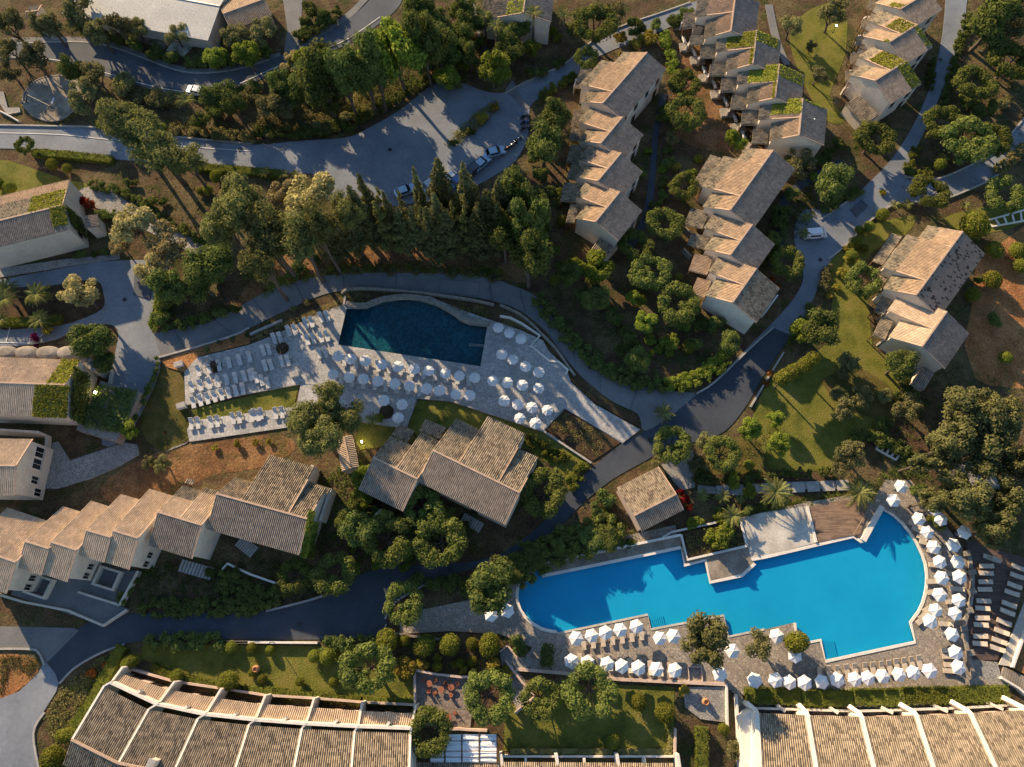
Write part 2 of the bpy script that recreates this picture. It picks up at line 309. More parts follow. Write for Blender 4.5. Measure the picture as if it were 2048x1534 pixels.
def smooth(pts, n=4, closed=False):
    """Catmull-Rom through the points."""
    P = [Vector((p[0], p[1])) for p in pts]; out = []; L = len(P)
    for i in range(L if closed else L - 1):
        g = (lambda j: P[j % L]) if closed else (lambda j: P[max(0, min(L - 1, j))])
        a, b, c, d = g(i - 1), g(i), g(i + 1), g(i + 2)
        for k in range(n):
            t = k / n; out.append(0.5 * ((2 * b) + (c - a) * t + (2 * a - 5 * b + 4 * c - d) * t * t + (3 * b - a - 3 * c + d) * t ** 3))
    if not closed: out.append(P[-1])
    return [(q.x, q.y) for q in out]
def slab_vf(W, zt, zb):
    bm = bmesh.new(); vs = [bm.verts.new((p[0], p[1], zt)) for p in W]; f = bm.faces.new(vs); f.normal_update()
    if f.normal.z < 0: f.normal_flip()
    bmesh.ops.triangulate(bm, faces=[f]); bm.verts.index_update()
    V = [v.co.copy() for v in bm.verts]; Fc = [tuple(v.index for v in q.verts) for q in bm.faces]; bm.free(); n = len(W)
    V += [Vector((p[0], p[1], zb)) for p in W]
    Fc += [(i, (i + 1) % n, n + (i + 1) % n, n + i) for i in range(n)]
    return V, Fc
LAYER = [0]
def sheet(name, px, m, kind='structure', z=None, thick=0.3, sm=0, label=None):
    """A surface laid on the ground, each a few millimetres above the last."""
    if z is None: LAYER[0] += 1; z = 0.012 + 0.003 * LAYER[0]
    if sm: px = smooth(px, sm, True)
    W = [G(p) for p in px]
    v, f = slab_vf(W, z, z - thick); o = mo(name, v, f, m); o['kind'] = kind
    if label: o['label'] = label
    return o
def strip(name, top, bot, m, n=4): return sheet(name, smooth(top, n) + smooth(bot, n)[::-1], m)
def poly_wall(name, px, w, h, m, sm=0, z0=0.0, parent=None, kind=None, closed=False):
    """A low wall or kerb along a line."""
    if sm: px = smooth(px, sm, closed)
    P = [G(p) for p in px]; V, Fc = [], []; L = len(P)
    for i, p in enumerate(P):
        a = P[(i - 1) % L] if closed else P[max(i - 1, 0)]; b = P[(i + 1) % L] if closed else P[min(i + 1, L - 1)]
        d = (b - a).normalized(); s = Vector((-d.y, d.x, 0)) * w / 2
        V += [p - s + Vector((0, 0, z0 - 0.1)), p + s + Vector((0, 0, z0 - 0.1)), p + s + Vector((0, 0, z0 + h)), p - s + Vector((0, 0, z0 + h))]
    for i in range(L if closed else L - 1):
        j = (i + 1) % L
        for k in range(4): Fc.append((i * 4 + k, i * 4 + (k + 1) % 4, j * 4 + (k + 1) % 4, j * 4 + k))
    if not closed: Fc += [(3, 2, 1, 0), tuple(4 * (L - 1) + k for k in range(4))]
    o = mo(name, V, Fc, m, parent)
    if kind: o['kind'] = kind
    return o
REG = []
def reg(o, look, cat, group, p): o['category'] = cat; o['group'] = group; REG.append((o, look, p)); return o

# ---------------------------------------------------------------- ground, roads, paths
# (the ground sheet itself is cut round the two pools further down)
# soil and lawns first (lowest)
sheet('ground', fs(B4, 1250, 60, 1534, -140, 1600, 500, 1534, 820, 1330, 800, 1250, 760, 1180, 560, 1230, 300), 'red_soil')
sheet('ground', [(560, 500), (700, 475), (1000, 470), (1060, 560), (980, 556), (800, 546), (640, 553), (520, 595), (470, 610)], 'brown_soil', sm=3)
sheet('ground', [(240, 940), (330, 900), (420, 885), (560, 870), (590, 900), (520, 935), (430, 950), (350, 985), (250, 1010), (200, 985)], 'brown_soil', sm=3)
sheet('ground', [(-20, 1310), (50, 1312), (78, 1330), (70, 1352), (30, 1385), (-20, 1415)], 'red_soil', sm=2)
sheet('ground', [(1360, 130), (1390, 70), (1430, 160), (1470, 230), (1460, 300), (1380, 290), (1340, 240)], 'brown_soil', sm=3)
sheet('lawn', [(1532, 770), (1590, 722), (1650, 690), (1665, 600), (1690, 530), (1735, 600), (1745, 690), (1780, 720), (1800, 790), (1790, 830), (1720, 880), (1660, 938), (1540, 938), (1480, 905), (1500, 850)], 'lawn', sm=3)
sheet('lawn', [(1640, 500), (1690, 462), (1740, 450), (1830, 430), (1810, 470), (1750, 500), (1700, 560), (1650, 590)], 'lawn', sm=3)
sheet('lawn', [(1580, 60), (1640, 10), (1690, 20), (1690, 110), (1660, 190), (1690, 240), (1650, 240), (1600, 150)], 'lawn', sm=3)
sheet('lawn', [(1880, 440), (1960, 415), (2060, 400), (2060, 440), (1960, 470)], 'lawn', sm=2)
sheet('lawn', [(1420, 900), (1500, 870), (1540, 940), (1500, 948), (1400, 945)], 'lawn_dry', sm=3)
sheet('lawn', [(284, 1290), (330, 1287), (640, 1292), (700, 1300), (826, 1320), (832, 1400), (560, 1384), (440, 1366), (340, 1338), (284, 1318)], 'lawn')
sheet('lawn', fs(C3, 30, 1240, 120, 1100, 330, 1040, 700, 1050, 1030, 1060, 1020, 1440, 20, 1440), 'lawn')
sheet('lawn', [(300, 770), (330, 738), (365, 748), (370, 805), (385, 835), (400, 845), (372, 882), (330, 905), (282, 860)], 'lawn_dry', sm=3)
sheet('lawn', [(380, 820), (598, 768), (588, 815), (402, 842)], 'lawn')
sheet('lawn', [(700, 852), (835, 800), (900, 805), (1085, 862), (1180, 925), (1140, 960), (1060, 900), (930, 870), (720, 900)], 'lawn')
sheet('lawn', [(-20, 320), (60, 335), (130, 360), (180, 370), (100, 400), (-20, 400)], 'lawn', sm=2)
sheet('lawn', [(640, 215), (700, 195), (800, 170), (790, 200), (720, 235), (640, 260)], 'lawn_dry', sm=2)
sheet('lawn', [(1640, 760), (1730, 740), (1800, 800), (1780, 840), (1700, 820)], 'lawn_dry', sm=2)
# roads
strip('road', [(-30, 90), (80, 87), (140, 84), (215, 92), (290, 118), (350, 140), (400, 147), (470, 140), (540, 120), (600, 92), (650, 67), (700, 36), (740, 0), (765, -40)],
      [(-30, 119), (60, 119), (130, 128), (220, 155), (300, 178), (360, 190), (420, 188), (480, 175), (560, 142), (620, 117), (690, 92), (760, 47), (800, 10), (815, -40)], 'asphalt')
sheet('road', [(562, -30), (607, -30), (600, 88), (588, 100), (568, 105), (575, 60)], 'concrete')
strip('pavement', [(-30, 78), (140, 74), (215, 82), (290, 108), (350, 130), (400, 137), (470, 130), (560, 105)], [(-30, 90), (140, 83), (215, 91), (290, 117), (350, 139), (400, 146), (470, 139), (562, 112)], 'concrete')
strip('pavement', [(612, 78), (650, 55), (695, 25), (730, -10)], [(620, 86), (656, 64), (703, 34), (742, -6)], 'concrete')
sheet('road', smooth([(-30, 252), (120, 255), (200, 258), (350, 276), (500, 290), (600, 282), (690, 276), (730, 260), (790, 227), (830, 197), (870, 168), (920, 165), (965, 182), (1005, 186), (1040, 170), (1060, 162), (1130, 130), (1165, 98), (1230, 60), (1330, 25), (1400, 0)], 3)
      + smooth([(1420, 25), (1370, 42), (1300, 72), (1200, 112), (1150, 152), (1085, 192), (1060, 215), (1058, 260), (1040, 310), (1000, 345), (900, 395), (800, 410), (720, 425), (665, 402), (640, 352), (560, 346), (400, 331), (220, 318), (70, 300), (-30, 297)], 3), 'carpark')
sheet('road', smooth([(1893, -40), (1886, 60), (1870, 140), (1850, 200), (1820, 262), (1780, 322), (1720, 382), (1690, 405), (1650, 418), (1610, 420), (1592, 445), (1588, 480), (1600, 520), (1606, 560), (1585, 600), (1550, 640), (1500, 690), (1430, 760), (1390, 790), (1350, 822), (1290, 862)], 3)
      + smooth([(1390, 880), (1445, 862), (1490, 812), (1520, 760), (1560, 700), (1600, 650), (1630, 590), (1648, 540), (1690, 490), (1740, 440), (1795, 405), (1870, 402), (1940, 377), (2000, 345), (2070, 285)], 3)
      + smooth([(2070, 215), (1990, 300), (1920, 340), (1860, 360), (1808, 352), (1838, 285), (1872, 210), (1900, 140), (1926, 60), (1938, -40)], 3), 'carpark')
sheet('road', smooth([(1545, 655), (1500, 695), (1430, 762), (1390, 792), (1350, 824), (1290, 862), (1240, 890), (1180, 940), (1120, 1000), (1080, 1050), (1000, 1108), (920, 1126), (850, 1130), (780, 1132), (720, 1150), (660, 1185), (600, 1205), (530, 1222), (280, 1226), (200, 1238), (150, 1262), (95, 1318)], 3)
      + smooth([(120, 1366), (150, 1335), (200, 1306), (250, 1287), (320, 1279), (400, 1278), (640, 1279), (774, 1272), (770, 1235), (790, 1203), (850, 1167), (960, 1132), (1060, 1092), (1120, 1052), (1160, 1012), (1220, 962), (1290, 922), (1340, 895), (1400, 882), (1450, 862), (1492, 812), (1522, 760), (1562, 700), (1585, 672)], 3), 'asphalt_new')
sheet('road', [(-30, 1252), (150, 1256), (158, 1262), (95, 1325), (80, 1300), (60, 1297), (-30, 1300)], 'concrete')
sheet('road', smooth([(90, 1320), (118, 1366), (90, 1420), (68, 1465), (80, 1560)], 3) + [(-40, 1560), (-30, 1410), (40, 1382), (78, 1345)], 'carpark')
strip('road', [(300, 668), (370, 655), (430, 640), (500, 602), (560, 572), (640, 553), (720, 546), (800, 546), (900, 548), (980, 556), (1020, 570), (1070, 592), (1110, 640), (1150, 690), (1200, 730), (1260, 765), (1320, 780), (1392, 786)],
      [(318, 715), (400, 692), (470, 670), (560, 627), (640, 592), (700, 581), (800, 584), (900, 590), (980, 601), (1040, 622), (1090, 662), (1120, 702), (1160, 750), (1220, 800), (1275, 828), (1290, 862), (1350, 826)], 'concrete')
sheet('road', smooth([(-30, 566), (120, 538), (230, 522), (335, 528), (318, 590), (300, 640), (308, 672), (322, 720), (310, 770), (280, 832), (252, 876), (205, 890), (214, 800), (228, 720), (236, 660), (200, 648), (150, 660), (110, 680), (40, 692), (-30, 694)], 3), 'carpark')
sheet('planting_bed', [(-30, 585), (100, 572), (190, 560), (208, 590), (205, 618), (160, 640), (110, 652), (-30, 656)], 'bed_soil', sm=3)
sheet('pavement', [(-30, 542), (120, 520), (240, 508), (240, 518), (120, 536), (-30, 560)], 'path_stone')
sheet('path', [(155, 385), (185, 373), (225, 383), (270, 415), (330, 450), (425, 500), (420, 520), (330, 480), (250, 440), (190, 415)], 'path_stone', sm=2)
sheet('path', fs(Y1, 380, 320, 400, 100, 450, 90, 540, 235, 960, 95, 1055, 115, 1070, 190, 900, 290, 700, 375, 450, 450, 340, 450), 'path_stone')
sheet('path', [(375, 885), (400, 862), (372, 888), (330, 905), (345, 895)], 'path_stone')
sheet('path', [(930, -20), (950, 10), (965, 60), (975, 100), (965, 102), (952, 60), (935, 15), (915, -20)], 'concrete')
sheet('path', [(1010, 180), (1025, 160), (1040, 190), (1060, 215), (1050, 222)], 'concrete')
strip('path', [(1335, 190), (1318, 260), (1312, 330), (1305, 410), (1285, 470), (1262, 500)], [(1322, 190), (1306, 260), (1300, 330), (1290, 410), (1270, 465), (1240, 500)], 'asphalt_new')
strip('path', [(1545, 10), (1560, 80), (1580, 130)], [(1530, 10), (1545, 80), (1568, 130)], 'concrete')
strip('path', [(1690, 330), (1620, 370), (1580, 400), (1568, 470), (1560, 540)], [(1680, 318), (1605, 360), (1562, 395), (1552, 460), (1535, 530)], 'asphalt_new')
sheet('path', fs(B3, 930, 1240, 1000, 1180, 1140, 1180, 1150, 1400, 1070, 1420, 1010, 1350), 'path_stone')
strip('path', [(1395, 970), (1470, 975), (1560, 965), (1690, 962)], [(1395, 985), (1470, 990), (1560, 980), (1690, 978)], 'path_stone')
sheet('path', [(1915, 930), (1965, 920), (2010, 985), (1990, 1010), (1950, 980)], 'path_stone')
sheet('terrace_floor', fs(A1, 640, 150, 1010, 240, 965, 295, 720, 205), 'ledge'); sheet('terrace_floor', fs(A1, 1020, 240, 1150, 262, 1085, 335, 982, 302), 'sand_render'); sheet('path', fs(A1, 1150, 235, 1240, 130, 1300, 170, 1300, 280, 1210, 295), 'path_stone'); sheet('path', fs(A1, 250, 190, 300, 185, 390, 235, 320, 240), 'path_stone')
# painted lines
def line(px, w, sm=4, m='white_paint'):
    LAYER[0] += 1; z = 0.014 + 0.003 * LAYER[0]
    P = [G(p) for p in smooth(px, sm)]; V, Fc = [], []
    for i, p in enumerate(P):
        d = (P[min(i + 1, len(P) - 1)] - P[max(i - 1, 0)]).normalized(); s = Vector((-d.y, d.x, 0)) * w / 2
        V += [p - s + Vector((0, 0, z)), p + s + Vector((0, 0, z))]
    Fc = [(2 * i, 2 * i + 2, 2 * i + 3, 2 * i + 1) for i in range(len(P) - 1)]
    tag(mo('road_marking', V, Fc, m), kind='structure')
line([(-20, 116), (60, 116), (130, 124), (220, 149), (300, 172), (370, 184), (430, 182)], 0.14)
line([(480, 168), (560, 132), (620, 108), (690, 82), (760, 35)], 0.14)
line([(-20, 266), (120, 270), (220, 280), (400, 296), (505, 303)], 0.14)
for q in ([(21, 656), (13, 686)], [(97, 657), (78, 678)], [(-10, 685), (60, 687)]): line(q, 0.16, 1)
for q in ([(525, 288), (560, 303)], [(528, 300), (550, 287)], [(555, 303), (582, 290)]): line(q, 0.1, 1, 'ridge_tile')
# expansion joints in the concrete lane, repair patches, manholes
top_ = smooth([(310, 668), (430, 640), (560, 572), (720, 546), (900, 548), (1020, 570), (1110, 640), (1200, 730), (1320, 780)], 5); bot_ = smooth([(322, 712), (465, 668), (585, 615), (720, 580), (900, 589), (1032, 618), (1118, 700), (1200, 785), (1285, 845)], 5)
for i in range(2, len(top_), 3): line([top_[i], bot_[i]], .07, 1, 'asphalt_new')
for q in ([(840, 1135), (880, 1131), (872, 1158), (846, 1164)], [(1700, 420), (1722, 400), (1735, 412), (1712, 436)], [(270, 545), (310, 545), (300, 600), (268, 590)], [(330, 165), (380, 172), (376, 184), (326, 176)], [(880, 560), (960, 566), (956, 592), (880, 586)]):
    sheet('road_patch', q, 'asphalt_new' if q[0][0] in (-1,) else ('concrete' if q[0][0] in (880,) else 'asphalt'))
for q in ((600, 1250), (900, 1140), (1300, 880), (1640, 520), (780, 300), (250, 600), (1180, 735), (480, 300), (1500, 740), (1880, 120)):
    p = G(q); v, f = lathe_vf([(.36, 0), (.36, .02), (.3, .02)], 14, (p.x, p.y, .16)); reg(mo('manhole_cover', v, f, 'dark_metal'), 'round dark manhole cover', 'manhole', 'manhole covers in the roads', q)
# kerbs
for px, h in (([(-30, 251), (120, 254), (200, 257), (350, 275), (505, 289)], .35), ([(1010, 188), (1060, 161), (1130, 129), (1165, 97), (1230, 59), (1330, 24), (1380, 6)], .3),
              ([(1808, 353), (1860, 361), (1920, 341), (1990, 301), (2060, 222)], .3), ([(1640, 440), (1690, 407), (1722, 382)], .3),
              ([(318, 717), (400, 694), (470, 672), (500, 657)], .5), ([(770, 1238), (790, 1205), (850, 1169)], .12),
              ([(-20, 1298), (60, 1298), (80, 1306), (90, 1330)], .3), ([(120, 1367), (150, 1336), (200, 1307), (250, 1288)], .2), ([(90, 1425), (68, 1467), (82, 1550)], .2),
              ([(1655, 520), (1690, 492), (1740, 442), (1795, 407), (1870, 404), (1940, 379), (2000, 347), (2060, 292)], .35), ([(-30, 90), (140, 84), (215, 92), (290, 118), (350, 140), (400, 147), (470, 140), (540, 120)], .13),
              ([(534, 1222), (600, 1206), (640, 1194), (660, 1185)], .5), ([(1393, 788), (1430, 764), (1500, 697), (1545, 657)], .5), ([(1500, 815), (1530, 765), (1566, 706)], .4)):
    poly_wall('kerb', px, 0.28, h, 'kerbstone', 4, kind='structure')

# ---------------------------------------------------------------- pool terraces and pools
def cut_deck(name, outer, hole, m, z, raw=None):
    """A paved terrace with the pool cut out of it."""
    W = raw or [G(p) for p in outer]; holes = [[G(p) for p in q] for q in (hole if isinstance(hole[0], list) else [hole])]
    bm = bmesh.new()
    def loop(P): vs = [bm.verts.new((p.x, p.y, z)) for p in P]; return [bm.edges.new((vs[i], vs[(i + 1) % len(vs)])) for i in range(len(vs))]
    ed = loop(W) + [e for q in holes for e in loop(q)]; bmesh.ops.triangle_fill(bm, edges=ed, use_beauty=True, use_dissolve=False)
    for f in bm.faces:
        f.normal_update()
        if f.normal.z < 0: f.normal_flip()
    r = bmesh.ops.extrude_edge_only(bm, edges=[e for e in bm.edges if len(e.link_faces) == 1]); 
    for v in [g for g in r['geom'] if isinstance(g, bmesh.types.BMVert)]: v.co.z = z - 0.35
    me = bpy.data.meshes.new(name); bm.to_mesh(me); bm.free(); me.materials.append(M[m]); o = link(name, me); o['kind'] = 'structure'; return o
pool1 = fs(B2, 572, 350, 630, 352, 690, 350, 725, 335, 790, 312, 880, 300, 945, 300, 1000, 305, 1050, 318, 1100, 335, 1150, 360, 1200, 390, 1245, 425, 1290, 445, 1400, 458, 1360, 690, 523, 562)
DZ = 0.3
cut_deck('pool_terrace', [(370, 745), (396, 716), (500, 691), (560, 667), (640, 627), (692, 608), (740, 606), (800, 590), (860, 594), (925, 622), (978, 640), (1042, 662), (1086, 682), (1096, 702), (1132, 737), (1142, 766), (1190, 810), (1280, 860), (1246, 886), (1128, 817), (1086, 862), (900, 800), (834, 796), (812, 858), (700, 842), (590, 835), (603, 766), (372, 808)], pool1, 'deck_stone', DZ)
sheet('pool_terrace', [(375, 860), (384, 842), (590, 814), (600, 842), (592, 853), (380, 884)], 'deck_stone', z=0.2)
def pool(name, px, m, wm, depth, wz, zt, label):
    W = [G(p) for p in px]; o = empty(name, (0, 0, 0)); tag(o, label, 'pool')
    v, f = slab_vf(W, wz - depth, wz - depth - 0.2); mo('pool_floor', v, f, m, o)
    n = len(W); V = [Vector((p.x, p.y, zt)) for p in W] + [Vector((p.x, p.y, wz - depth - 0.1)) for p in W]
    mo('pool_side', V, [(i, (i + 1) % n, n + (i + 1) % n, n + i) for i in range(n)], m, o)
    v, f = slab_vf(W, wz, wz - 0.01); nt_ = len(f) - n
    mo('water_surface', v[:n], f[:nt_], wm, o)
    return o
P1 = pool('swimming_pool', pool1, 'pool_teal', 'dark_water', 0.9, 0.22, DZ, 'dark teal swimming pool with wavy stone upper edge on pale terrace')
pool2 = fs(C3, 333, 737, 290, 730, 245, 718, 195, 690, 150, 650, 118, 605, 103, 560, 100, 520, 105, 480, 118, 440, 140, 400, 185, 365, 240, 345, 248, 408, 1065, 240, 1088, 345, 1210, 315, 1238, 445, 1425, 405, 1500, 335, 1478, 312) \
    + fs(C4, 0, 297, 520, 175, 572, 208, 685, 8, 760, 50, 810, 95, 855, 150, 895, 210, 930, 285, 948, 340, 956, 400, 955, 460, 945, 520, 930, 570, 905, 620, 860, 680, 888, 797, 360, 910, 330, 785, 195, 812, 178, 683, 0, 722) \
    + fs(C3, 1345, 765, 1318, 640, 890, 722, 870, 635, 345, 745)
cut_deck('pool_terrace', [(800, 1245), (815, 1225), (890, 1210), (960, 1195), (1010, 1170), (1030, 1140), (1075, 1110), (1350, 1050), (1358, 1095), (1490, 1065), (1478, 1036), (1615, 1004), (1700, 990), (1745, 1000), (1770, 960), (1820, 960), (1850, 1000), (1920, 1090), (1945, 1140), (1940, 1260), (1970, 1340), (1990, 1375), (1900, 1385), (1480, 1390), (1445, 1368), (1200, 1352), (1070, 1340), (1040, 1325), (1065, 1295), (1000, 1268), (900, 1262), (800, 1268)], pool2, 'crazy_stone', 0.2)
P2 = pool('swimming_pool', pool2, 'pool_blue', 'pool_water', 0.45, 0.12, 0.2, 'large bright blue swimming pool with rounded ends')
cut_deck('ground', None, [pool1, pool2], 'soil', 0.0, [Vector(q) for q in ((-420, -360, 0), (420, -360, 0), (420, 480, 0), (-420, 480, 0))])
# pool coping and details
def rim(px, w, h, m, parent, z0, name='coping'): return poly_wall(name, px, w, h, m, 0, z0, parent)
rim(pool2[:24], 0.45, 0.09, 'white_plaster', P2, 0.2)
rim(pool2[23:42], 0.4, 0.08, 'white_plaster', P2, 0.2)
rim(pool2[42:] + pool2[:1], 0.3, 0.06, 'sand_render', P2, 0.2)
w1 = poly_wall('pool_wall', fs(B2, 572, 322, 630, 335, 690, 333, 725, 318, 790, 297, 880, 284, 945, 284, 1005, 290, 1055, 304, 1105, 322, 1155, 348, 1205, 378, 1250, 412, 1300, 430, 1415, 443), .85, 0.45, 'stone_wall', 2, DZ, P1)
for i in range(7):                                      # steps into the blue pool
    for (a, b, c_, d_) in ((C3(885 + i * 12, 640), C3(903 + i * 12, 718), 0, 0), (C4(345 + i * 11, 790), C4(368 + i * 11, 900), 0, 0)):
        pa, pb = G(a), G(b); bar('pool_step', (pa.x, pa.y, 0.05 - 0.05 * i), (pb.x, pb.y, 0.05 - 0.05 * i), 0.22, 0.1, 'pool_blue', P2)
for k in range(2):
    a, b = G(B2(1295, 566 + k * 9)), G(B2(1380, 571 + k * 9)); v, f = tube_vf([(a.x, a.y, 0.3), (a.x, a.y, 0.9), (b.x, b.y, 0.9), (b.x, b.y, 0.3)], [0.035] * 4, 6); mo('handrail', v, f, 'metal', P1)
# ledges, planter, sand beach and wood deck behind the blue pool
sheet('pool_ledge', fs(C3, 245, 340, 1062, 172, 1066, 234, 252, 402), 'ledge', z=0.26)
sheet('pool_ledge', fs(C3, 1108, 322, 1448, 238, 1480, 312, 1496, 335, 1422, 400, 1242, 440, 1214, 314), 'ledge', z=0.26)
sheet('pool_beach', fs(C3, 1412, 72, 1534, 38, 1810, -5, 1860, 212, 1534, 294, 1480, 306), 'sand_render', z=0.265)
sheet('wood_deck', fs(C4, 256, 2, 470, -40, 620, -20, 565, 150, 540, 185, 520, 170, 302, 212), 'deck_wood', z=0.34)
sheet('planting_bed', fs(C3, 1070, 150, 1412, 85, 1448, 230, 1112, 305), 'bed_soil', z=0.27)
def wallthing(px, w, h, m, label, cat='wall', sm=0, z0=0.0, name='garden_wall'): return tag(poly_wall(name, px, w, h, m, sm, z0), label, cat)
wallthing(fs(C3, 245, 336, 1060, 168), .35, .9, 'white_plaster', 'low pale wall behind the long brown ledge of blue pool')
wallthing(fs(C3, 1064, 165, 1102, 312, 1450, 232), .35, .6, 'white_plaster', 'pale wall bent round the planted bed at blue pool')
wallthing(fs(C3, 1410, 70, 1450, 228), .3, .5, 'white_plaster', 'short pale wall between planted bed and sandy pool beach')
wallthing(fs(C4, 250, 0, 302, 210), .35, .5, 'white_plaster', 'low pale divider between sandy beach and wood deck')
wallthing(fs(C4, 686, 0, 575, 200), .8, .7, 'white_plaster', 'slanted white wall standing at blue pool beside wood deck')
wallthing(fs(C3, 955, 180, 1010, 150, 1320, 82), .3, .5, 'white_plaster', 'thin pale garden wall above the planted bed')
tag(bar('springboard_pole', G(C4(520, 165)) + Vector((0, 0, .5)), G(C4(590, 20)) + Vector((0, 0, 1.6)), .12, .12, 'pale_timber'), 'yellow slanted pole over the wood deck corner', 'pole')
# terrace edges
sheet('wood_deck', fs(C4, 1190, 190, 1330, 240, 1534, 300, 1534, 400, 1500, 560, 1440, 720, 1370, 905, 1270, 902, 1215, 900, 1190, 600), 'deck_wood_dark', z=0.22)
sheet('path', fs(C4, 1534, 560, 1570, 560, 1560, 720, 1450, 940, 1380, 930, 1440, 800, 1500, 640), 'sand_render', z=0.24)
sheet('path', fs(C4, 1280, 905, 1370, 915, 1420, 1080, 1330, 1060, 1280, 1000), 'path_stone', z=0.23)
sheet('planting_bed', fs(C4, 1534, 700, 1600, 700, 1600, 1000, 1534, 985, 1455, 945), 'red_soil', z=0.25)
wallthing(fs(C4, 1195, 270, 1215, 400, 1215, 500, 1195, 610, 1165, 715, 1190, 850, 1225, 1000), .5, .45, 'stone_wall', 'curved low stone wall between parasols and dark lounger deck', 'wall', 3, .2)
for q in ((1180, 275), (1213, 387), (1213, 500), (1195, 612), (1160, 716), (1200, 860)):
    p = G(C4(*q)); reg(box('stone_pillar', (p.x, p.y, .55), (.9, .75, .85), 'stone_wall', None, .2), 'short square stone pillar', 'pillar', 'stone pillars on the curved wall', C4(*q))
wallthing(fs(C4, 1534, 580, 1530, 720, 1450, 945), .25, .8, 'white_plaster', 'pale wall beside the sandy path at far side of deck')
wallthing(fs(C3, 95, 955, 330, 975, 700, 1015, 1330, 1045), .45, .55, 'pink_plaster', 'long pinkish wall below the lower parasol row')
wallthing([(372, 810), (602, 768)], .3, .4, 'kerbstone', 'pale kerb wall along lower left edge of the terrace')
wallthing([(604, 766), (836, 797), (812, 856)], .3, .35, 'kerbstone', 'bent pale wall around the middle parasols of upper terrace')
wallthing([(836, 797), (900, 802), (1086, 863), (1182, 927)], .3, .5, 'kerbstone', 'pale wall under the upper terrace above tiled houses')
wallthing([(1088, 861), (1130, 817), (1246, 887)], .18, .2, 'kerbstone', 'thin pale edging round the triangular planting bed')
sheet('planting_bed', [(1092, 858), (1130, 821), (1240, 886), (1185, 922)], 'bed_soil', z=0.16)
wallthing([(692, 595), (690, 612)], .3, .8, 'kerbstone', 'short pale pier wall at upper pool corner')
wallthing(fs(B2, 545, 265, 580, 240, 700, 235, 900, 250, 1100, 272, 1300, 300, 1440, 330), .35, .7, 'stone_wall', 'curved stone wall between concrete lane and upper pool', 'wall', 4)
wallthing(fs(B3, 0, 330, 80, 365, 150, 410, 240, 495, 330, 590, 400, 690, 440, 745), .35, .6, 'stone_wall', 'curved stone wall beside lane at the right of upper terrace', 'wall', 3)
wallthing(fs(B3, 0, 395, 60, 405, 130, 440, 235, 510, 180, 570, 290, 660, 345, 665, 400, 712, 385, 740), .3, .55, 'white_plaster', 'stepped pale wall at the right corner of upper terrace')
wallthing(fs(B2, 0, 505, 195, 420), .35, .6, 'kerbstone', 'pale lane wall at upper left of the terrace')
sheet('planting_bed', fs(B2, 560, 262, 700, 248, 900, 262, 1100, 285, 1300, 312, 1415, 335, 1410, 430, 1300, 425, 1205, 372, 1105, 318, 1005, 285, 880, 278, 790, 292, 690, 326, 620, 330, 560, 318), 'bed_soil', z=0.1)
sheet('planting_bed', fs(B2, 0, 520, 200, 440, 400, 350, 540, 290, 560, 330, 300, 420, 100, 500, 0, 545), 'bed_soil', z=0.09)
sheet('planting_bed', [(322, 720), (400, 697), (500, 662), (500, 688), (398, 713), (368, 745), (335, 735)], 'red_soil')
sheet('planting_bed', [(1135, 752), (1150, 760), (1200, 802), (1276, 834), (1280, 856), (1190, 806), (1145, 768)], 'bed_soil')
for c, r in ((B1(1275, 692), 1.1), (B2(195, 585), 1.05), (B2(808, 958), 1.15)):
    p = G(c); v, f = lathe_vf([(r, 0), (r, .12), (r - .12, .12), (r - .14, .05), (.05, .05)], 20, (p.x, p.y, DZ)); reg(mo('tree_pit', v, f, 'bed_soil'), 'round dark tree pit', 'tree pit', 'round tree pits in the upper terrace', c)
# playground circle
pg = [(45 + 0, 208), (52, 185), (70, 165), (95, 155), (125, 153), (155, 160), (178, 175), (170, 200), (150, 222), (125, 240), (95, 243), (65, 232)]
sheet('playground', pg, 'ledge', sm=3)
wallthing(pg, .25, .3, 'stone_wall', 'low stone rim wall around the oval playground', 'wall', 3).data
sw = empty('swing_frame', G((85, 205))); tag(sw, 'dark metal swing frame standing on oval playground', 'swing')
for a, b in (((55, 190), (100, 212)), ((100, 212), (112, 225)), ((100, 212), (88, 226)), ((55, 190), (52, 205)), ((55, 190), (66, 202))):
    ga, gb = G(a, 2.2), G(b, 2.2 if b == (100, 212) else .05); bar('frame_bar', ga, gb, .12, .12, 'dark_metal', sw)
tag(bar('seesaw', G((103, 208), .5), G((108, 195), .7), .35, .08, 'white_paint'), 'white seesaw board on the oval playground', 'seesaw')
sheet('path', fs(A1, 0, 545, 25, 545, 50, 640, 120, 640, 125, 665, 45, 680, 0, 610), 'path_stone')
wallthing(fs(A1, 0, 660, 60, 690, 120, 725), .2, .6, 'white_plaster', 'thin white curved wall below the oval playground', 'wall', 3)
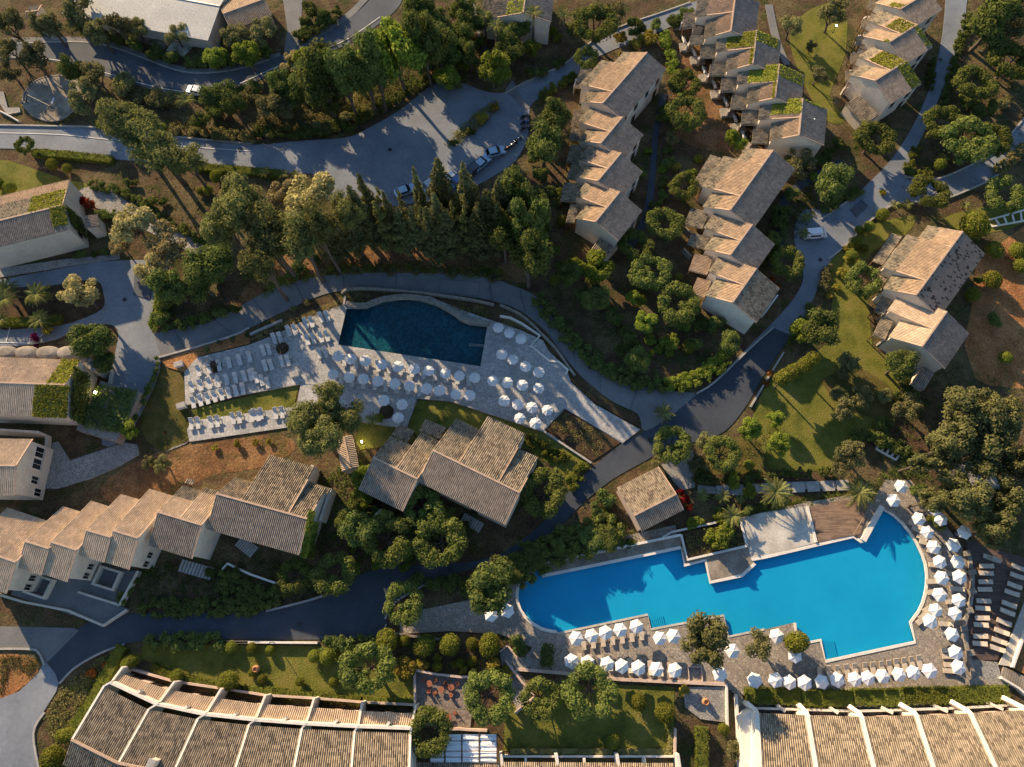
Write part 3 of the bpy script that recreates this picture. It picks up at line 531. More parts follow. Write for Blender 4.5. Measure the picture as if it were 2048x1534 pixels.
# parking forecourt in front of sand-tiled houses, terrace paving
sheet('forecourt', fs(Y1, 90, 1265, 200, 1050, 600, 1150, 690, 980, 1000, 1080, 1080, 1080, 940, 1345, 990, 1380, 810, 1500), 'concrete')
sheet('terrace_floor', fs(C2, 975, 965, 1290, 1000, 1330, 1060, 1300, 1300, 980, 1300), 'pink_tiles')
sheet('courtyard', fs(C3, 1080, 1060, 1330, 1060, 1330, 1270, 1180, 1250, 1090, 1180), 'path_stone')
sheet('path', fs(C3, 1335, 1060, 1380, 1100, 1400, 1534, 1440, 1534, 1440, 1150, 1400, 1060), 'crazy_stone')
sheet('path', fs(C3, 0, 870, 50, 820, 100, 880, 190, 900, 200, 940, 100, 960, 200, 1110, 100, 1200, 20, 990), 'path_stone')
for px, hh, mm_, lab in ((fs(C2, 975, 960, 1110, 985, 1240, 1000, 1340, 1000), 1.0, 'pink_plaster', 'pinkish parapet wall along the top of café terrace'), (fs(C2, 975, 960, 978, 1140, 972, 1180), 1.0, 'pink_plaster', 'pinkish side wall of café terrace beside ring olive'),
                    (fs(C2, 1140, 1310, 1230, 1305, 1300, 1310, 1400, 1315), .9, 'pink_plaster', 'pinkish low wall between café terrace and white canopies'),
                    (fs(C3, 1330, 1045, 1335, 1290), .7, 'white_plaster', 'white wall at right of the small courtyard'), (fs(C3, 1385, 1105, 1390, 1220, 1410, 1534), 1.0, 'white_plaster', 'tall white wall beside narrow stone path'),
                    (fs(C3, 1025, 1300, 1022, 1470), 1.2, 'pink_plaster', 'pinkish wall at right end of lower lawn'), (fs(C3, 0, 855, 45, 815, 105, 890), .8, 'pink_plaster', 'pinkish stair parapet beside the clipped balls'),
                    (fs(C3, 35, 905, 130, 1030, 205, 1115, 90, 1215), .9, 'pink_plaster', 'pinkish angled stair wall beside ring olive at lawn'),
                    (fs(Y4, 1750, 255, 2045, 255), .9, 'white_plaster', 'bright white road wall above lawn, short piece'), (fs(Y5, 0, 255, 960, 262), .9, 'white_plaster', 'long bright white road wall above the garden lawn'),
                    (fs(Y1, 0, 1260, 200, 1320, 540, 1385, 810, 1500, 990, 1380), .8, 'plaster', 'beige wall around concrete forecourt at the road bend'), (fs(Y1, 620, 1245, 940, 1345), .8, 'plaster', 'beige wall crossing the concrete forecourt'), (fs(Y1, 1085, 1085, 945, 1345), 1.2, 'plaster', 'beige retaining wall right of the concrete forecourt'),
                    (fs(Y8, 1165, 535, 1120, 800, 1080, 1060), .9, 'plaster', 'beige wall beside the lane below ivy house'), (fs(C2, 805, 690, 800, 735, 1010, 770, 1120, 780), .6, 'stone_wall', 'stone edge wall of paved strip beside the bend'),
                    (fs(Y2, 640, 995, 680, 950, 850, 1030, 1080, 1110), .6, 'white_plaster', 'thin white curved wall under brown-roofed house'), (fs(C4, 1380, 1005, 1480, 1065, 1530, 1110), .9, 'white_plaster', 'white stair wall at right end of long hedge')):
    wallthing(px, .3, hh, mm_, lab)
def steps(px0, px1, wd_, n, m, label, z1=0.0):
    """A flight of treads, each its own piece."""
    a, b = G(px0), G(px1); d = (b - a); o = empty('garden_steps', a); tag(o, label, 'steps'); rz = math.atan2(d.y, d.x)
    for i in range(n):
        c = a + d * ((i + .5) / n); box('tread', (c.x, c.y, .12 + z1 * (1 - i / n)), (d.length / n * .8, wd_, .24), m, o, rz)
steps(C3(35, 970), C3(150, 1140), 3.0, 12, 'pale_timber', 'wooden tread stairs beside the pinkish angled wall')
steps(C4(1395, 985), C4(1534, 1050), 2.2, 10, 'ledge', 'brown stairs at the right end of long hedge')
steps((1700, 970), (1430, 982), 1.6, 9, 'kerbstone', 'shallow stepped path above the wood deck')
steps(Y2(880, 865), Y2(760, 770), 1.8, 8, 'kerbstone', 'pale porch steps under the ivy-edged house')
steps(Y2(560, 1030), Y2(310, 960), 1.8, 10, 'kerbstone', 'pale porch steps under second brown house')
steps(Y3(1010, 985), Y3(860, 900), 1.6, 8, 'kerbstone', 'pale entrance steps beside lane under big house')
steps(B4(1085, 1330), B4(1170, 1310), 1.6, 6, 'pale_timber', 'short timber steps under the dark trees')
def railpath(a0, a1, b0, b1, n, label):
    A, B_, C_, D_ = G(a0), G(a1), G(b0), G(b1); o = empty('stepped_path', A); tag(o, label, 'steps')
    for p, q in ((A, B_), (C_, D_)): bar('kerb', p + Vector((0, 0, .15)), q + Vector((0, 0, .15)), .25, .35, 'white_plaster', o)
    for i in range(n + 1): t = i / n; bar('tread', A.lerp(B_, t) + Vector((0, 0, .1)), C_.lerp(D_, t) + Vector((0, 0, .1)), .3, .22, 'white_plaster', o)
railpath(A4(1310, 1305), A4(1560, 1235), A4(1345, 1340), A4(1560, 1300), 5, 'white-edged stepped path on the orange soil')
railpath(B4(690, 1125), B4(810, 1190), B4(660, 1175), B4(775, 1240), 4, 'white-edged footbridge steps below the lawn')

# ---------------------------------------------------------------- houses
UP = Vector((0, 0, 1))
def corrugated(name, a, b, d, m, parent, u0=0.0, v0=0.0, lift=0.0):
    """Barrel-tiled sheet: top edge a-b, d the vector down the slope."""
    L = (b - a).length; u = (b - a) / L; W = d.length; dn = d / W; nrm = u.cross(dn)
    if nrm.z < 0: nrm = -nrm
    n = max(3, round(L / PITCH)); V, UV, Fc = [], [], []
    prof = ((0.0, 0.0), (0.16, .085), (0.36, .13), (0.56, .085), (0.72, 0.0)); k = len(prof)
    xs = [((i + p[0]) * L / n, p[1]) for i in range(n) for p in prof] + [(L, 0.0)]
    for r, (w, dz) in enumerate(((0, 0), (W * .5, 0), (W, 0), (W, -.16))):
        for x, h in xs:
            V.append(a + u * x + dn * w + nrm * (h + lift) + UP * dz); UV.append((u0 + x * n * PITCH / L, v0 + w))
    m_ = len(xs)
    for r in range(3):
        for i in range(m_ - 1): Fc.append((r * m_ + i, r * m_ + i + 1, (r + 1) * m_ + i + 1, (r + 1) * m_ + i))
    c = len(V); V += [a + nrm * lift, a + u * L + nrm * lift, a + u * L + d + nrm * lift - UP * .0, a + d + nrm * lift]; UV += [(0, 0)] * 4
    q = [p - UP * .14 for p in V[c:c + 4]]; V += q; UV += [(0, 0)] * 4
    Fc += [(c, c + 3, c + 7, c + 4), (c + 1, c + 2, c + 6, c + 5), (c + 4, c + 5, c + 6, c + 7)]
    return mo(name, V, Fc, m, parent, uv=UV)
def prism(parent, a, b, d, m, end=.0, eave=.3, name='wall'):
    """Walls under a roof slope down to the ground."""
    u = (b - a).normalized(); h = Vector((d.x, d.y, 0)); k = 1 - eave / max(h.length, .5)
    T = [a + u * end, b - u * end, b - u * end + d * k, a + u * end + d * k]; T = [p - UP * .1 for p in T]
    Bt = [Vector((p.x, p.y, -.2)) for p in T]
    return mo(name, T + Bt, [(0, 1, 2, 3), (4, 7, 6, 5), (0, 4, 5, 1), (1, 5, 6, 2), (2, 6, 7, 3), (3, 7, 4, 0)], m, parent)
def perp(A, B, p):
    """Unit vector across the ridge towards p and the distance to it, in plan."""
    d = Vector((B.x - A.x, B.y - A.y, 0)).normalized(); q = Vector((p.x - A.x, p.y - A.y, 0)); q -= d * q.dot(d)
    return q.normalized(), q.length
def window(parent, c, n, w, h, fm='white_plaster', name='window'):
    """Window in a wall: frame proud of the wall, pane, bar and sill. c centre on the wall, n outward."""
    rz = math.atan2(n.y, n.x); t = Vector((-n.y, n.x, 0))
    fv = [box_vf(c + t * s * (w / 2 + .04), (.14, .08, h + .16), rz) for s in (-1, 1)] + [box_vf(c + UP * s * (h / 2 + .04), (.14, w + .0, .08), rz) for s in (-1, 1)] + [box_vf(c, (.1, .05, h), rz)]
    v, f = join(*fv); o = mo(name, v, f, fm, parent); v, f = box_vf(c + n * .015, (.04, w, h), rz); mo('pane', v, f, 'window_glass', o)
    if name == 'window': v, f = box_vf(c - UP * (h / 2 + .11) + n * .06, (.2, w + .2, .06), rz); mo('sill', v, f, 'kerbstone', o)
def lean(parent, A, B, D, zt, zb, m='tile_old', posts=True, solid=False, lift=0):
    a, b, q = G(A, zt), G(B, zt), G(D, zb); n, w = perp(a, b, q); d = n * w + UP * (zb - zt)
    corrugated('lower_roof', a, b, d, m, parent, lift=lift)
    if solid: prism(parent, a, b, d, 'plaster')
    elif posts:
        u = (b - a).normalized()
        for e in (a + u * .2, b - u * .2):
            p = e + d * .94; bar('post', Vector((p.x, p.y, 0)), p - UP * .12, .16, .16, 'timber', parent)
        bar('beam', a + d * .94 - UP * .2, b + d * .94 - UP * .2, .14, .2, 'timber', parent)
def ivy(parent, a, b, d, u0, u1, v0, v1, n, seed, lift=.12, m='leaf_ivy', ragged=.25):
    """Ivy lying on a roof slope."""
    r = np.random.default_rng(seed); L = b - a; nrm = L.cross(d).normalized()
    if nrm.z < 0: nrm = -nrm
    V, Fc = [], []; cl = r.random((9, 3))
    while len(Fc) < n:
        x, y = r.random(), r.random(); e = min(x, 1 - x, y, 1 - y) * 4
        if r.random() > e + (1 - ragged): continue
        if r.random() < ragged and min((x - c[0]) ** 2 + (y - c[1]) ** 2 for c in cl) > .03: continue
        c = a + L * (u0 + (u1 - u0) * x) + d * (v0 + (v1 - v0) * y) + nrm * (lift * (.3 + 1.5 * r.random()))
        t1 = Vector(r.normal(size=3)) ; t1 = (t1 - nrm * t1.dot(nrm) * .6).normalized(); t2 = t1.cross(nrm + Vector(r.normal(size=3)) * .5).normalized(); s = .1 + .14 * r.random()
        k = len(V); V += [c - t1 * s, c + t2 * s * .7, c + t1 * s, c - t2 * s * .7]; Fc.append((k, k + 1, k + 2, k + 3))
    o = mo('ivy', V, Fc, m, parent); o['kind'] = 'stuff'
def gable(name, label, A, B, R, zr, zR, lits, wm='plaster', sm='tile_dark', lm='tile', om='tile_old', win=True, ivies=(), eave=.35, cat='house'):
    a, b = G(A, zr), G(B, zr); q = G(R, zR); n, w = perp(a, b, q)
    for _ in range(3): zR = max(zR, zr - .29 * w); n, w = perp(a, b, G(R, zR))      # shallow pitch
    o = empty(name, Vector((a.x, a.y, 0)).lerp(Vector((b.x, b.y, 0)), .5)); tag(o, label, cat, 'tiled houses of the resort')
    d = n * w + UP * (zR - zr); L = b - a; u = L.normalized()
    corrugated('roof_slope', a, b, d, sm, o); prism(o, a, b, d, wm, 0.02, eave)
    slopes = {'R': (a, b, d)}
    for i, (t0, t1, Lp, zL, split) in enumerate(lits):
        p, q2 = a + L * t0, a + L * t1; ln, lw = perp(a, b, G(Lp, zL))
        if ln.dot(n) > 0: ln = -ln
        ld = ln * lw + UP * (zL - zr); slopes[i] = (p, q2, ld)
        g = .0 if i == 0 else .01 * i
        p1, q1 = p + u * g, q2 - u * g
        if split < 1:
            corrugated('roof_slope', p1, q1, ld * split, lm, o, 7 * i); corrugated('weathered_roof_slope', p1 + ld * split, q1 + ld * split, ld * (1 - split), om, o, 7 * i, lift=-.05)
        else: corrugated('roof_slope', p1, q1, ld, lm, o, 7 * i)
        prism(o, p1, q1, ld, wm, .02 + .004 * i, eave)
        bar('verge', q1 + UP * .06, q1 + ld * split + UP * .06, .16, .12, 'ridge_tile', o)
    bar('ridge', a + UP * .07, b + UP * .07, .26, .16, 'ridge_tile', o)
    bar('verge', b + UP * .05, b + d + UP * .05, .14, .12, 'ridge_tile', o)
    if win:
        wl = L.length; k = max(2, int(wl / 3.2))
        base = a + n * (w - eave)
        for j in range(k):
            c = base + u * ((j + .5) * wl / k); hz = zR - 1.7
            if hz > 1.2: window(o, Vector((c.x, c.y, hz)), n, .9, 1.1, 'timber')
            if j % 2 == 0: window(o, Vector((c.x, c.y, 1.05)), n, 1.0, 2.1, 'timber', 'door')
    for (k, u0, u1, v0, v1, cnt, sd_) in ivies: s = slopes[k]; ivy(o, s[0], s[1], s[2], u0, u1, v0, v1, cnt, sd_)
    o['_'] = 0; del o['_']
    return o, a, b, n, w, slopes
def pergola(o, A, B, D, z, k=4, m='timber'):
    """Open timber beams over a small terrace."""
    a, b, q = G(A, z), G(B, z), G(D, z); n, w = perp(a, b, q); d = n * w
    for t in (0, 1): bar('pergola_beam', a + d * t, b + d * t, .16, .2, m, o)
    for i in range(k): t = (i + .5) / k; bar('rafter', a.lerp(b, t) + UP * .14, a.lerp(b, t) + d + UP * .14, .1, .1, m, o)
    for e in (a + d, b + d): bar('post', Vector((e.x, e.y, 0)), e - UP * .1, .16, .16, m, o)
def sidewall(o, A, B, h, m='white_plaster', w=.25):
    a, b = G(A), G(B); v, f = bar_vf(a + UP * h / 2, b + UP * h / 2, w, h); mo('side_wall', v, f, m, o)

# row beside the car park
h, *_ = gable('terrace_house', 'long ridged house nearest the car park lane, first of its row', Z1(990, 230), Z1(535, 750), Z1(1175, 415), 7.4, 5.0,
      [(0, .286, Z1(710, 270), 4.6, .6), (.286, .78, Z1(345, 510), 4.7, .72), (.78, 1, Z1(345, 690), 4.6, .55)])
lean(h, Z1(430, 395), Z1(350, 600), Z1(255, 555), 3.4, 2.9); pergola(h, Z1(420, 540), Z1(350, 600), Z1(310, 560), 2.7); sidewall(h, Z1(420, 740), Z1(330, 720), 2.4); sidewall(h, Z1(260, 560), Z1(240, 650), 1.6)
h, *_ = gable('terrace_house', 'second house down from lane in car park row', Z1(738, 890), Z1(515, 1160), Z1(950, 1080), 6.8, 4.6, [(0, .56, Z1(315, 900), 4.6, .75), (.56, 1, Z1(305, 1110), 4.2, .55)])
lean(h, Z1(350, 820), Z1(320, 985), Z1(230, 915), 3.2, 2.7); pergola(h, Z1(400, 930), Z1(330, 985), Z1(330, 890), 2.7); sidewall(h, Z1(400, 1000), Z1(250, 985), 2); lean(h, Z1(330, 1010), Z1(290, 1130), Z1(180, 1140), 3.0, 2.6)
h, *_ = gable('terrace_house', 'third house down from lane in car park row', Z2(725, 235), Z2(487, 520), Z2(945, 430), 6.8, 4.6, [(0, .57, Z2(310, 265), 4.6, .7), (.57, 1, Z2(277, 455), 4.2, .55)])
lean(h, Z2(345, 160), Z2(300, 335), Z2(185, 260), 3.2, 2.7); pergola(h, Z2(370, 300), Z2(340, 350), Z2(310, 280), 2.7); sidewall(h, Z2(370, 360), Z2(230, 340), 2); lean(h, Z2(330, 345), Z2(270, 515), Z2(182, 460), 3.0, 2.6)
h, *_ = gable('terrace_house', 'lowest house of car park row with blank gable wall', Z2(712, 630), Z2(463, 940), Z2(937, 830), 6.8, 4.6, [(0, .53, Z2(280, 640), 4.6, .75), (.53, 1, Z2(275, 880), 4.3, .62)])
lean(h, Z2(310, 550), Z2(270, 740), Z2(110, 695), 3.2, 2.7); pergola(h, Z2(350, 680), Z2(300, 750), Z2(285, 690), 2.7); lean(h, Z2(300, 760), Z2(250, 950), Z2(170, 905), 3.0, 2.6); pergola(h, Z2(330, 900), Z2(270, 970), Z2(270, 870), 2.6)
lean(h, Z2(505, 1105), Z2(650, 1200), Z2(400, 1262), 3.2, 2.5, 'tile_brown', solid=True); sidewall(h, Z2(650, 1210), Z2(575, 1340), 2.4, 'plaster')

# ivy-topped row
ROW2 = ((Z3(592, -70), Z3(548, 280), Z3(797, 95), (Z3(225, 150), Z3(310, 310)), 'topmost house of ivy row with bare tiles', ()),
        (Z3(780, 275), Z3(745, 580), Z3(1000, 375), (Z3(415, 430), Z3(505, 600)), 'second house of ivy row, ivy over half its ridge', ((0, .05, .9, .0, .72, 1500, 1), ('R', 0, .3, 0, .9, 700, 2), (1, .0, 1, 0, .12, 300, 3))),
        (Z3(985, 580), Z3(945, 885), Z3(1210, 690), (Z3(605, 735), Z3(690, 910)), 'third house of ivy row, ivy thick on lit slope', ((0, .02, .98, 0, .72, 1900, 4), ('R', 0, .35, 0, .95, 700, 5), (1, .0, 1, 0, .1, 200, 6))),
        (Z3(1195, 890), Z3(1162, 1220), Z3(1415, 1000), (Z3(800, 1050), Z3(900, 1225)), 'lowest house of ivy row beside tall lamp post', ((0, .0, .8, 0, .7, 1500, 7), ('R', 0, .06, 0, .9, 150, 8))))
for i, (A, B, R, Ls, lab, iv) in enumerate(ROW2):
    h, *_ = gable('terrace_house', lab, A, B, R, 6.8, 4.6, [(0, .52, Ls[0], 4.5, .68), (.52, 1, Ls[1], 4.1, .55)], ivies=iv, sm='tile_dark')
    for (p, q, r) in (((( 230, 110), (220, 250), (120, 200)), ((300, 320), (292, 400), (175, 400))), (((410, 400), (405, 525), (272, 520)), ((500, 580), (490, 685), (352, 680))), (((600, 680), (590, 830), (455, 825)), ((700, 870), (685, 990), (543, 988))), (((800, 980), (790, 1130), (642, 1125)), ((890, 1170), (880, 1300), (738, 1298))))[i]:
        lean(h, Z3(*p), Z3(*q), Z3(*r), 3.1, 2.6); sidewall(h, Z3(r[0] + 10, r[1] - 5), Z3(r[0] - 35, r[1] + 75), 1.7); pergola(h, Z3(q[0] + 20, q[1] - 80), Z3(q[0] + 15, q[1]), Z3(q[0] + 90, q[1] - 40), 2.6, 3)
        v, f = box_vf(G(Z3(r[0] - 30, r[1] + 40)) + UP * .3, (2.6, 1.8, .6), .1); mo('terrace_block', v, f, 'stone_wall', h)

# middle row beside the road
h, *_ = gable('terrace_house', 'long ridged house heading the middle row below lamp post', Z4(1052, 155), Z4(612, 770), Z4(1270, 360), 7.4, 5.0, [(0, .25, Z4(735, 190), 4.7, .55), (.25, .77, Z4(365, 465), 4.6, .68), (.77, 1, Z4(362, 690), 4.5, .55)])
lean(h, Z4(525, 235), Z4(335, 545), Z4(235, 490), 3.4, 2.9); pergola(h, Z4(455, 500), Z4(400, 590), Z4(340, 520), 2.8); pergola(h, Z4(450, 730), Z4(400, 800), Z4(350, 730), 2.7); sidewall(h, Z4(440, 590), Z4(330, 560), 2.2)
h, *_ = gable('terrace_house', 'second house down of the middle row', Z4(840, 915), Z4(615, 1225), Z4(1075, 1110), 6.8, 4.6, [(0, .54, Z4(355, 930), 4.5, .6), (.54, 1, Z4(362, 1140), 4.2, .55)])
lean(h, Z4(400, 790), Z4(330, 960), Z4(120, 970), 3.2, 2.6); pergola(h, Z4(455, 960), Z4(410, 1030), Z4(340, 960), 2.7); lean(h, Z4(400, 1050), Z4(350, 1170), Z4(140, 1200), 3.0, 2.5); sidewall(h, Z4(120, 975), Z4(200, 1045), 1.5, 'stone_wall'); sidewall(h, Z4(125, 1205), Z4(200, 1280), 1.5, 'stone_wall')
h, *_ = gable('terrace_house', 'lowest house of middle row with white gable at road', Z5(880, 545), Z5(637, 895), Z5(1112, 765), 6.8, 4.5, [(0, .5, Z5(400, 560), 4.5, .72), (.5, 1, Z5(370, 800), 4.2, .6)], wm='white_plaster', sm='tile_brown')
lean(h, Z5(440, 440), Z5(380, 615), Z5(205, 530), 3.3, 2.8, 'tile'); pergola(h, Z5(475, 590), Z5(430, 660), Z5(370, 600), 2.7); lean(h, Z5(420, 680), Z5(350, 850), Z5(228, 765), 3.0, 2.6, 'tile'); pergola(h, Z5(465, 840), Z5(440, 890), Z5(370, 840), 2.7)
sidewall(h, Z5(1060, 870), Z5(930, 1050), 2.0, 'white_plaster')

# top right row
for i, (A, B, R, lits, lab, iv) in enumerate(((Z6(1200, -95), Z6(880, 100), Z6(1330, 115), [(0, 1, Z6(650, 10), 4.4, 1)], 'topmost house of the upper row right of the lawn', ((0, .8, 1, 0, .5, 250, 11),)),
        (Z6(1065, 270), Z6(755, 465), Z6(1215, 530), [(0, .56, Z6(570, 195), 4.5, .6), (.56, 1, Z6(500, 385), 4.2, 1)], 'middle house of the upper row right of lawn', ((0, .1, .98, 0, .5, 700, 12), ('R', 0, .15, 0, .9, 250, 13), (1, .85, 1, 0, .2, 80, 14))),
        (Z6(940, 670), Z6(600, 885), Z6(1095, 935), [(0, .5, Z6(455, 590), 4.5, .75), (.5, 1, Z6(370, 790), 4.2, .62)], 'lowest house of upper row with tall pale gable', ((0, .0, .95, 0, .68, 1400, 15), ('R', 0, .3, 0, .95, 800, 16))))):
    h, *_ = gable('terrace_house', lab, A, B, R, 6.9, 4.6, lits, ivies=iv)
    q = (((520, 70), (640, 40), (560, 140)), ((450, 280), (560, 240), (500, 340)), ((340, 660), (440, 610), (400, 720)))[i]
    for k in range(2 if i else 1):
        dx, dy = (-60 * k, 190 * k)
        lean(h, Z6(q[1][0] + dx + 20, q[1][1] + dy - 30), Z6(q[2][0] + dx + 60, q[2][1] + dy - 30), Z6(q[0][0] + dx, q[0][1] + dy), 3.1, 2.6, 'tile_old'); pergola(h, Z6(q[1][0] + dx + 70, q[1][1] + dy + 40), Z6(q[2][0] + dx + 80, q[2][1] + dy + 60), Z6(q[0][0] + dx + 30, q[0][1] + dy + 60), 2.7, 3)
        sidewall(h, Z6(q[2][0] + dx + 100, q[2][1] + dy + 80), Z6(q[2][0] + dx - 120, q[2][1] + dy + 130), 1.8)
lean(h, Z6(435, 1045), Z6(640, 1270), Z6(300, 1170), 3.3, 2.7, 'tile_brown', solid=True); sidewall(h, Z6(240, 1000), Z6(330, 1070), 1.2)

# house on the right of the road
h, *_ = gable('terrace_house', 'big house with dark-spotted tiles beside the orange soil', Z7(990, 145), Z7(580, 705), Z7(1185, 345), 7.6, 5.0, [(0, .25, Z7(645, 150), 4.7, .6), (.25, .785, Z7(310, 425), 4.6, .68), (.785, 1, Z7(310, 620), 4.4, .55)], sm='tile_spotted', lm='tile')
lean(h, Z7(460, 190), Z7(290, 440), Z7(155, 470), 3.4, 2.8); pergola(h, Z7(405, 450), Z7(340, 530), Z7(265, 460), 2.8); pergola(h, Z7(410, 660), Z7(370, 720), Z7(280, 660), 2.7); lean(h, Z7(340, 530), Z7(310, 600), Z7(250, 560), 3, 2.6); sidewall(h, Z7(330, 540), Z7(220, 500), 2.2); sidewall(h, Z7(300, 720), Z7(200, 750), 2)
h, *_ = gable('terrace_house', 'lower house on lawn edge attached below spotted roof', Z7(850, 850), Z7(632, 1160), Z7(1045, 1050), 6.9, 4.5, [(0, .52, Z7(345, 820), 4.4, .68), (.52, 1, Z7(330, 1090), 4.2, .55)], lm='tile_sand', om='tile_sand')
lean(h, Z7(390, 720), Z7(300, 880), Z7(170, 915), 3.2, 2.6); pergola(h, Z7(440, 870), Z7(380, 940), Z7(320, 860), 2.8); lean(h, Z7(385, 930), Z7(310, 1100), Z7(172, 1130), 3.0, 2.5); pergola(h, Z7(450, 1090), Z7(400, 1140), Z7(330, 1080), 2.7); sidewall(h, Z7(240, 920), Z7(290, 990), 1.8); sidewall(h, Z7(230, 1150), Z7(350, 1100), 2)
lean(h, Z7(640, 1345), Z7(740, 1405), Z7(515, 1470), 3.0, 2.5, 'tile_dark', solid=True)

# sand-tiled row at the lower left
SR = (((Y1(-240, 890), Y1(125, 1012)), Y1(80, 1265), [(0, 1, Y1(0, 580), 4.4, 1)], 'leftmost sand-tiled house at the edge of the photo'),
      ((Y1(190, 850), Y1(378, 908)), Y1(165, 1065), [(0, 1, Y1(440, 575), 3.4, 1)], 'second sand-tiled house from the left'),
      ((Y1(390, 855), Y1(590, 920)), Y1(545, 1175), [(0, 1, Y1(500, 482), 3.4, 1)], 'third sand-tiled house from the left'),
      ((Y1(660, 765), Y1(852, 820)), Y1(640, 970), [(0, 1, Y1(720, 437), 3.4, 1)], 'fourth sand-tiled house from the left'),
      ((Y1(865, 768), Y1(1062, 828)), Y1(1020, 1080), [(0, 1, Y1(940, 392), 3.4, 1)], 'fifth sand-tiled house, last before brown roofs'))
for i, ((A, B), R, lits, lab) in enumerate(SR):
    h, a, b, n, w, s = gable('terrace_house', lab, A, B, R, 7.8 + .02 * i, 4.8, lits, lm='tile_sand', sm='tile_sand', om='tile_sand', win=False, eave=.5)
    for t in (.3, .7):
        c = a.lerp(b, t) + n * (w - .5); window(h, Vector((c.x, c.y, 2.9)), n, 1.3, 1.3, 'plaster')
    u = (b - a).normalized(); c = b + n * (w * .45); window(h, Vector((c.x, c.y, 2.8)) - u * .02, u, .8, 1.3, 'plaster'); c = b + n * (w * .75); window(h, Vector((c.x, c.y, 2.8)) - u * .02, u, .8, 1.3, 'plaster')
    if i in (2, 4):                                    # boxed balcony
        bx = Y1(330, 1200) if i == 2 else Y1(850, 1140); p = G(bx); rz = math.atan2(u.y, u.x)
        for dx, dy, sx, sy in ((0, 1.3, 3.5, .3), (0, -1.3, 3.5, .3), (1.6, 0, .3, 2.3), (-1.6, 0, .3, 2.3)):
            cc = p + Matrix.Rotation(rz, 3, 'Z') @ Vector((dx, dy, 0)); box('balcony_wall', (cc.x, cc.y, .65), (sx, sy, 1.3), 'plaster', h, rz)
        box('balcony_floor', (p.x, p.y, .15), (2.9, 2.3, .1), 'asphalt_new', h, rz)
h, *_ = gable('terrace_house', 'smaller brown-tiled house joined to the sand-tiled row', Y2(135, 550), Y2(475, 652), Y2(415, 915), 7.4, 4.6, [(0, .5, Y2(180, 305), 3.6, .6), (.5, 1, Y2(430, 345), 3.8, .85)], lm='tile_sand', sm='tile_dark', wm='plaster')
lean(h, Y2(400, 345), Y2(340, 330), Y2(395, 305), 3.3, 3.0, posts=False)
h, a, b, n, w, s = gable('terrace_house', 'wide brown-tiled house with ivy down its right wall', Y2(585, 410), Y2(1290, 605), Y2(1210, 880), 7.6, 4.6, [(0, .27, Y2(555, 240), 3.6, .6), (.27, .79, Y2(965, 105), 3.6, .72), (.79, 1, Y2(1290, 330), 4.0, .45)], lm='tile_brown', sm='tile_dark')
ivy(h, b + UP * .1, b + UP * .1 + (b - a).normalized() * .9, n * w + UP * (-3), 0, 1, -.25, 1, 1100, 21, .3, 'leaf_green', .1)
ivy(h, b + (b - a).normalized() * .15, b + n * w - UP * 3 + (b - a).normalized() * .15, -UP * 4.4, 0, 1, 0, 1, 1200, 22, .25, 'leaf_green', .1)
lean(h, Y2(1290, 345), Y2(1450, 400), Y2(1300, 320), 4.0, 3.6, posts=False); sidewall(h, Y2(1370, 230), Y2(1340, 310), 3.6, 'plaster', .5); sidewall(h, Y2(1500, 400), Y2(1420, 640), 3.2, 'plaster', .4)
h, *_ = gable('terrace_house', 'house left of pair, below lamp, with bright green shrub', Y3(178, 440), Y3(517, 605), Y3(345, 825), 7.0, 4.4, [(0, .52, Y3(290, 260), 4.2, .55), (.52, 1, Y3(510, 230), 4.0, .55)], lm='tile_brown', sm='tile_dark')
lean(h, Y3(320, 265), Y3(440, 325), Y3(380, 182), 3.6, 2.9, 'tile_old'); lean(h, Y3(530, 235), Y3(690, 300), Y3(590, 152), 3.6, 2.9, 'tile_old'); sidewall(h, Y3(250, 850), Y3(200, 900), 1.5)
h, *_ = gable('terrace_house', 'largest brown-tiled house directly below the upper terrace', Y3(635, 385), Y3(1300, 710), Y3(1185, 955), 7.6, 4.6, [(0, .3, Y3(790, 130), 3.4, .45), (.3, .76, Y3(1000, 95), 3.4, .7), (.76, 1, Y3(1420, 430), 3.6, .4)], lm='tile_brown', sm='tile_dark')
h, *_ = gable('pool_house', 'small square house with patchy tiles beside red bougainvillea', (1268, 1031), (1352, 988), (1281, 1064), 3.5, 2.5, [(0, 1, (1230, 977), 2.3, 1)], lm='tile_brown', sm='tile_dark', wm='pink_plaster', win=False)
# slatted lean-to by the big pine
h = empty('shed', G((692, 905))); tag(h, 'small narrow shed with striped ridged roof by the pine', 'shed')
a, b = G(B2(555, 1100), 3.2), G(B2(595, 1290), 3.2)
for D in (B2(505, 1120), B2(625, 1200)):
    n, w = perp(a, b, G(D, 2.7)); d = n * w - UP * .5; corrugated('roof_slope', a, b, d, 'tile_sand', h); prism(h, a, b, d, 'plaster', .05, .3)
bar('ridge', a + UP * .06, b + UP * .06, .2, .14, 'ridge_tile', h)

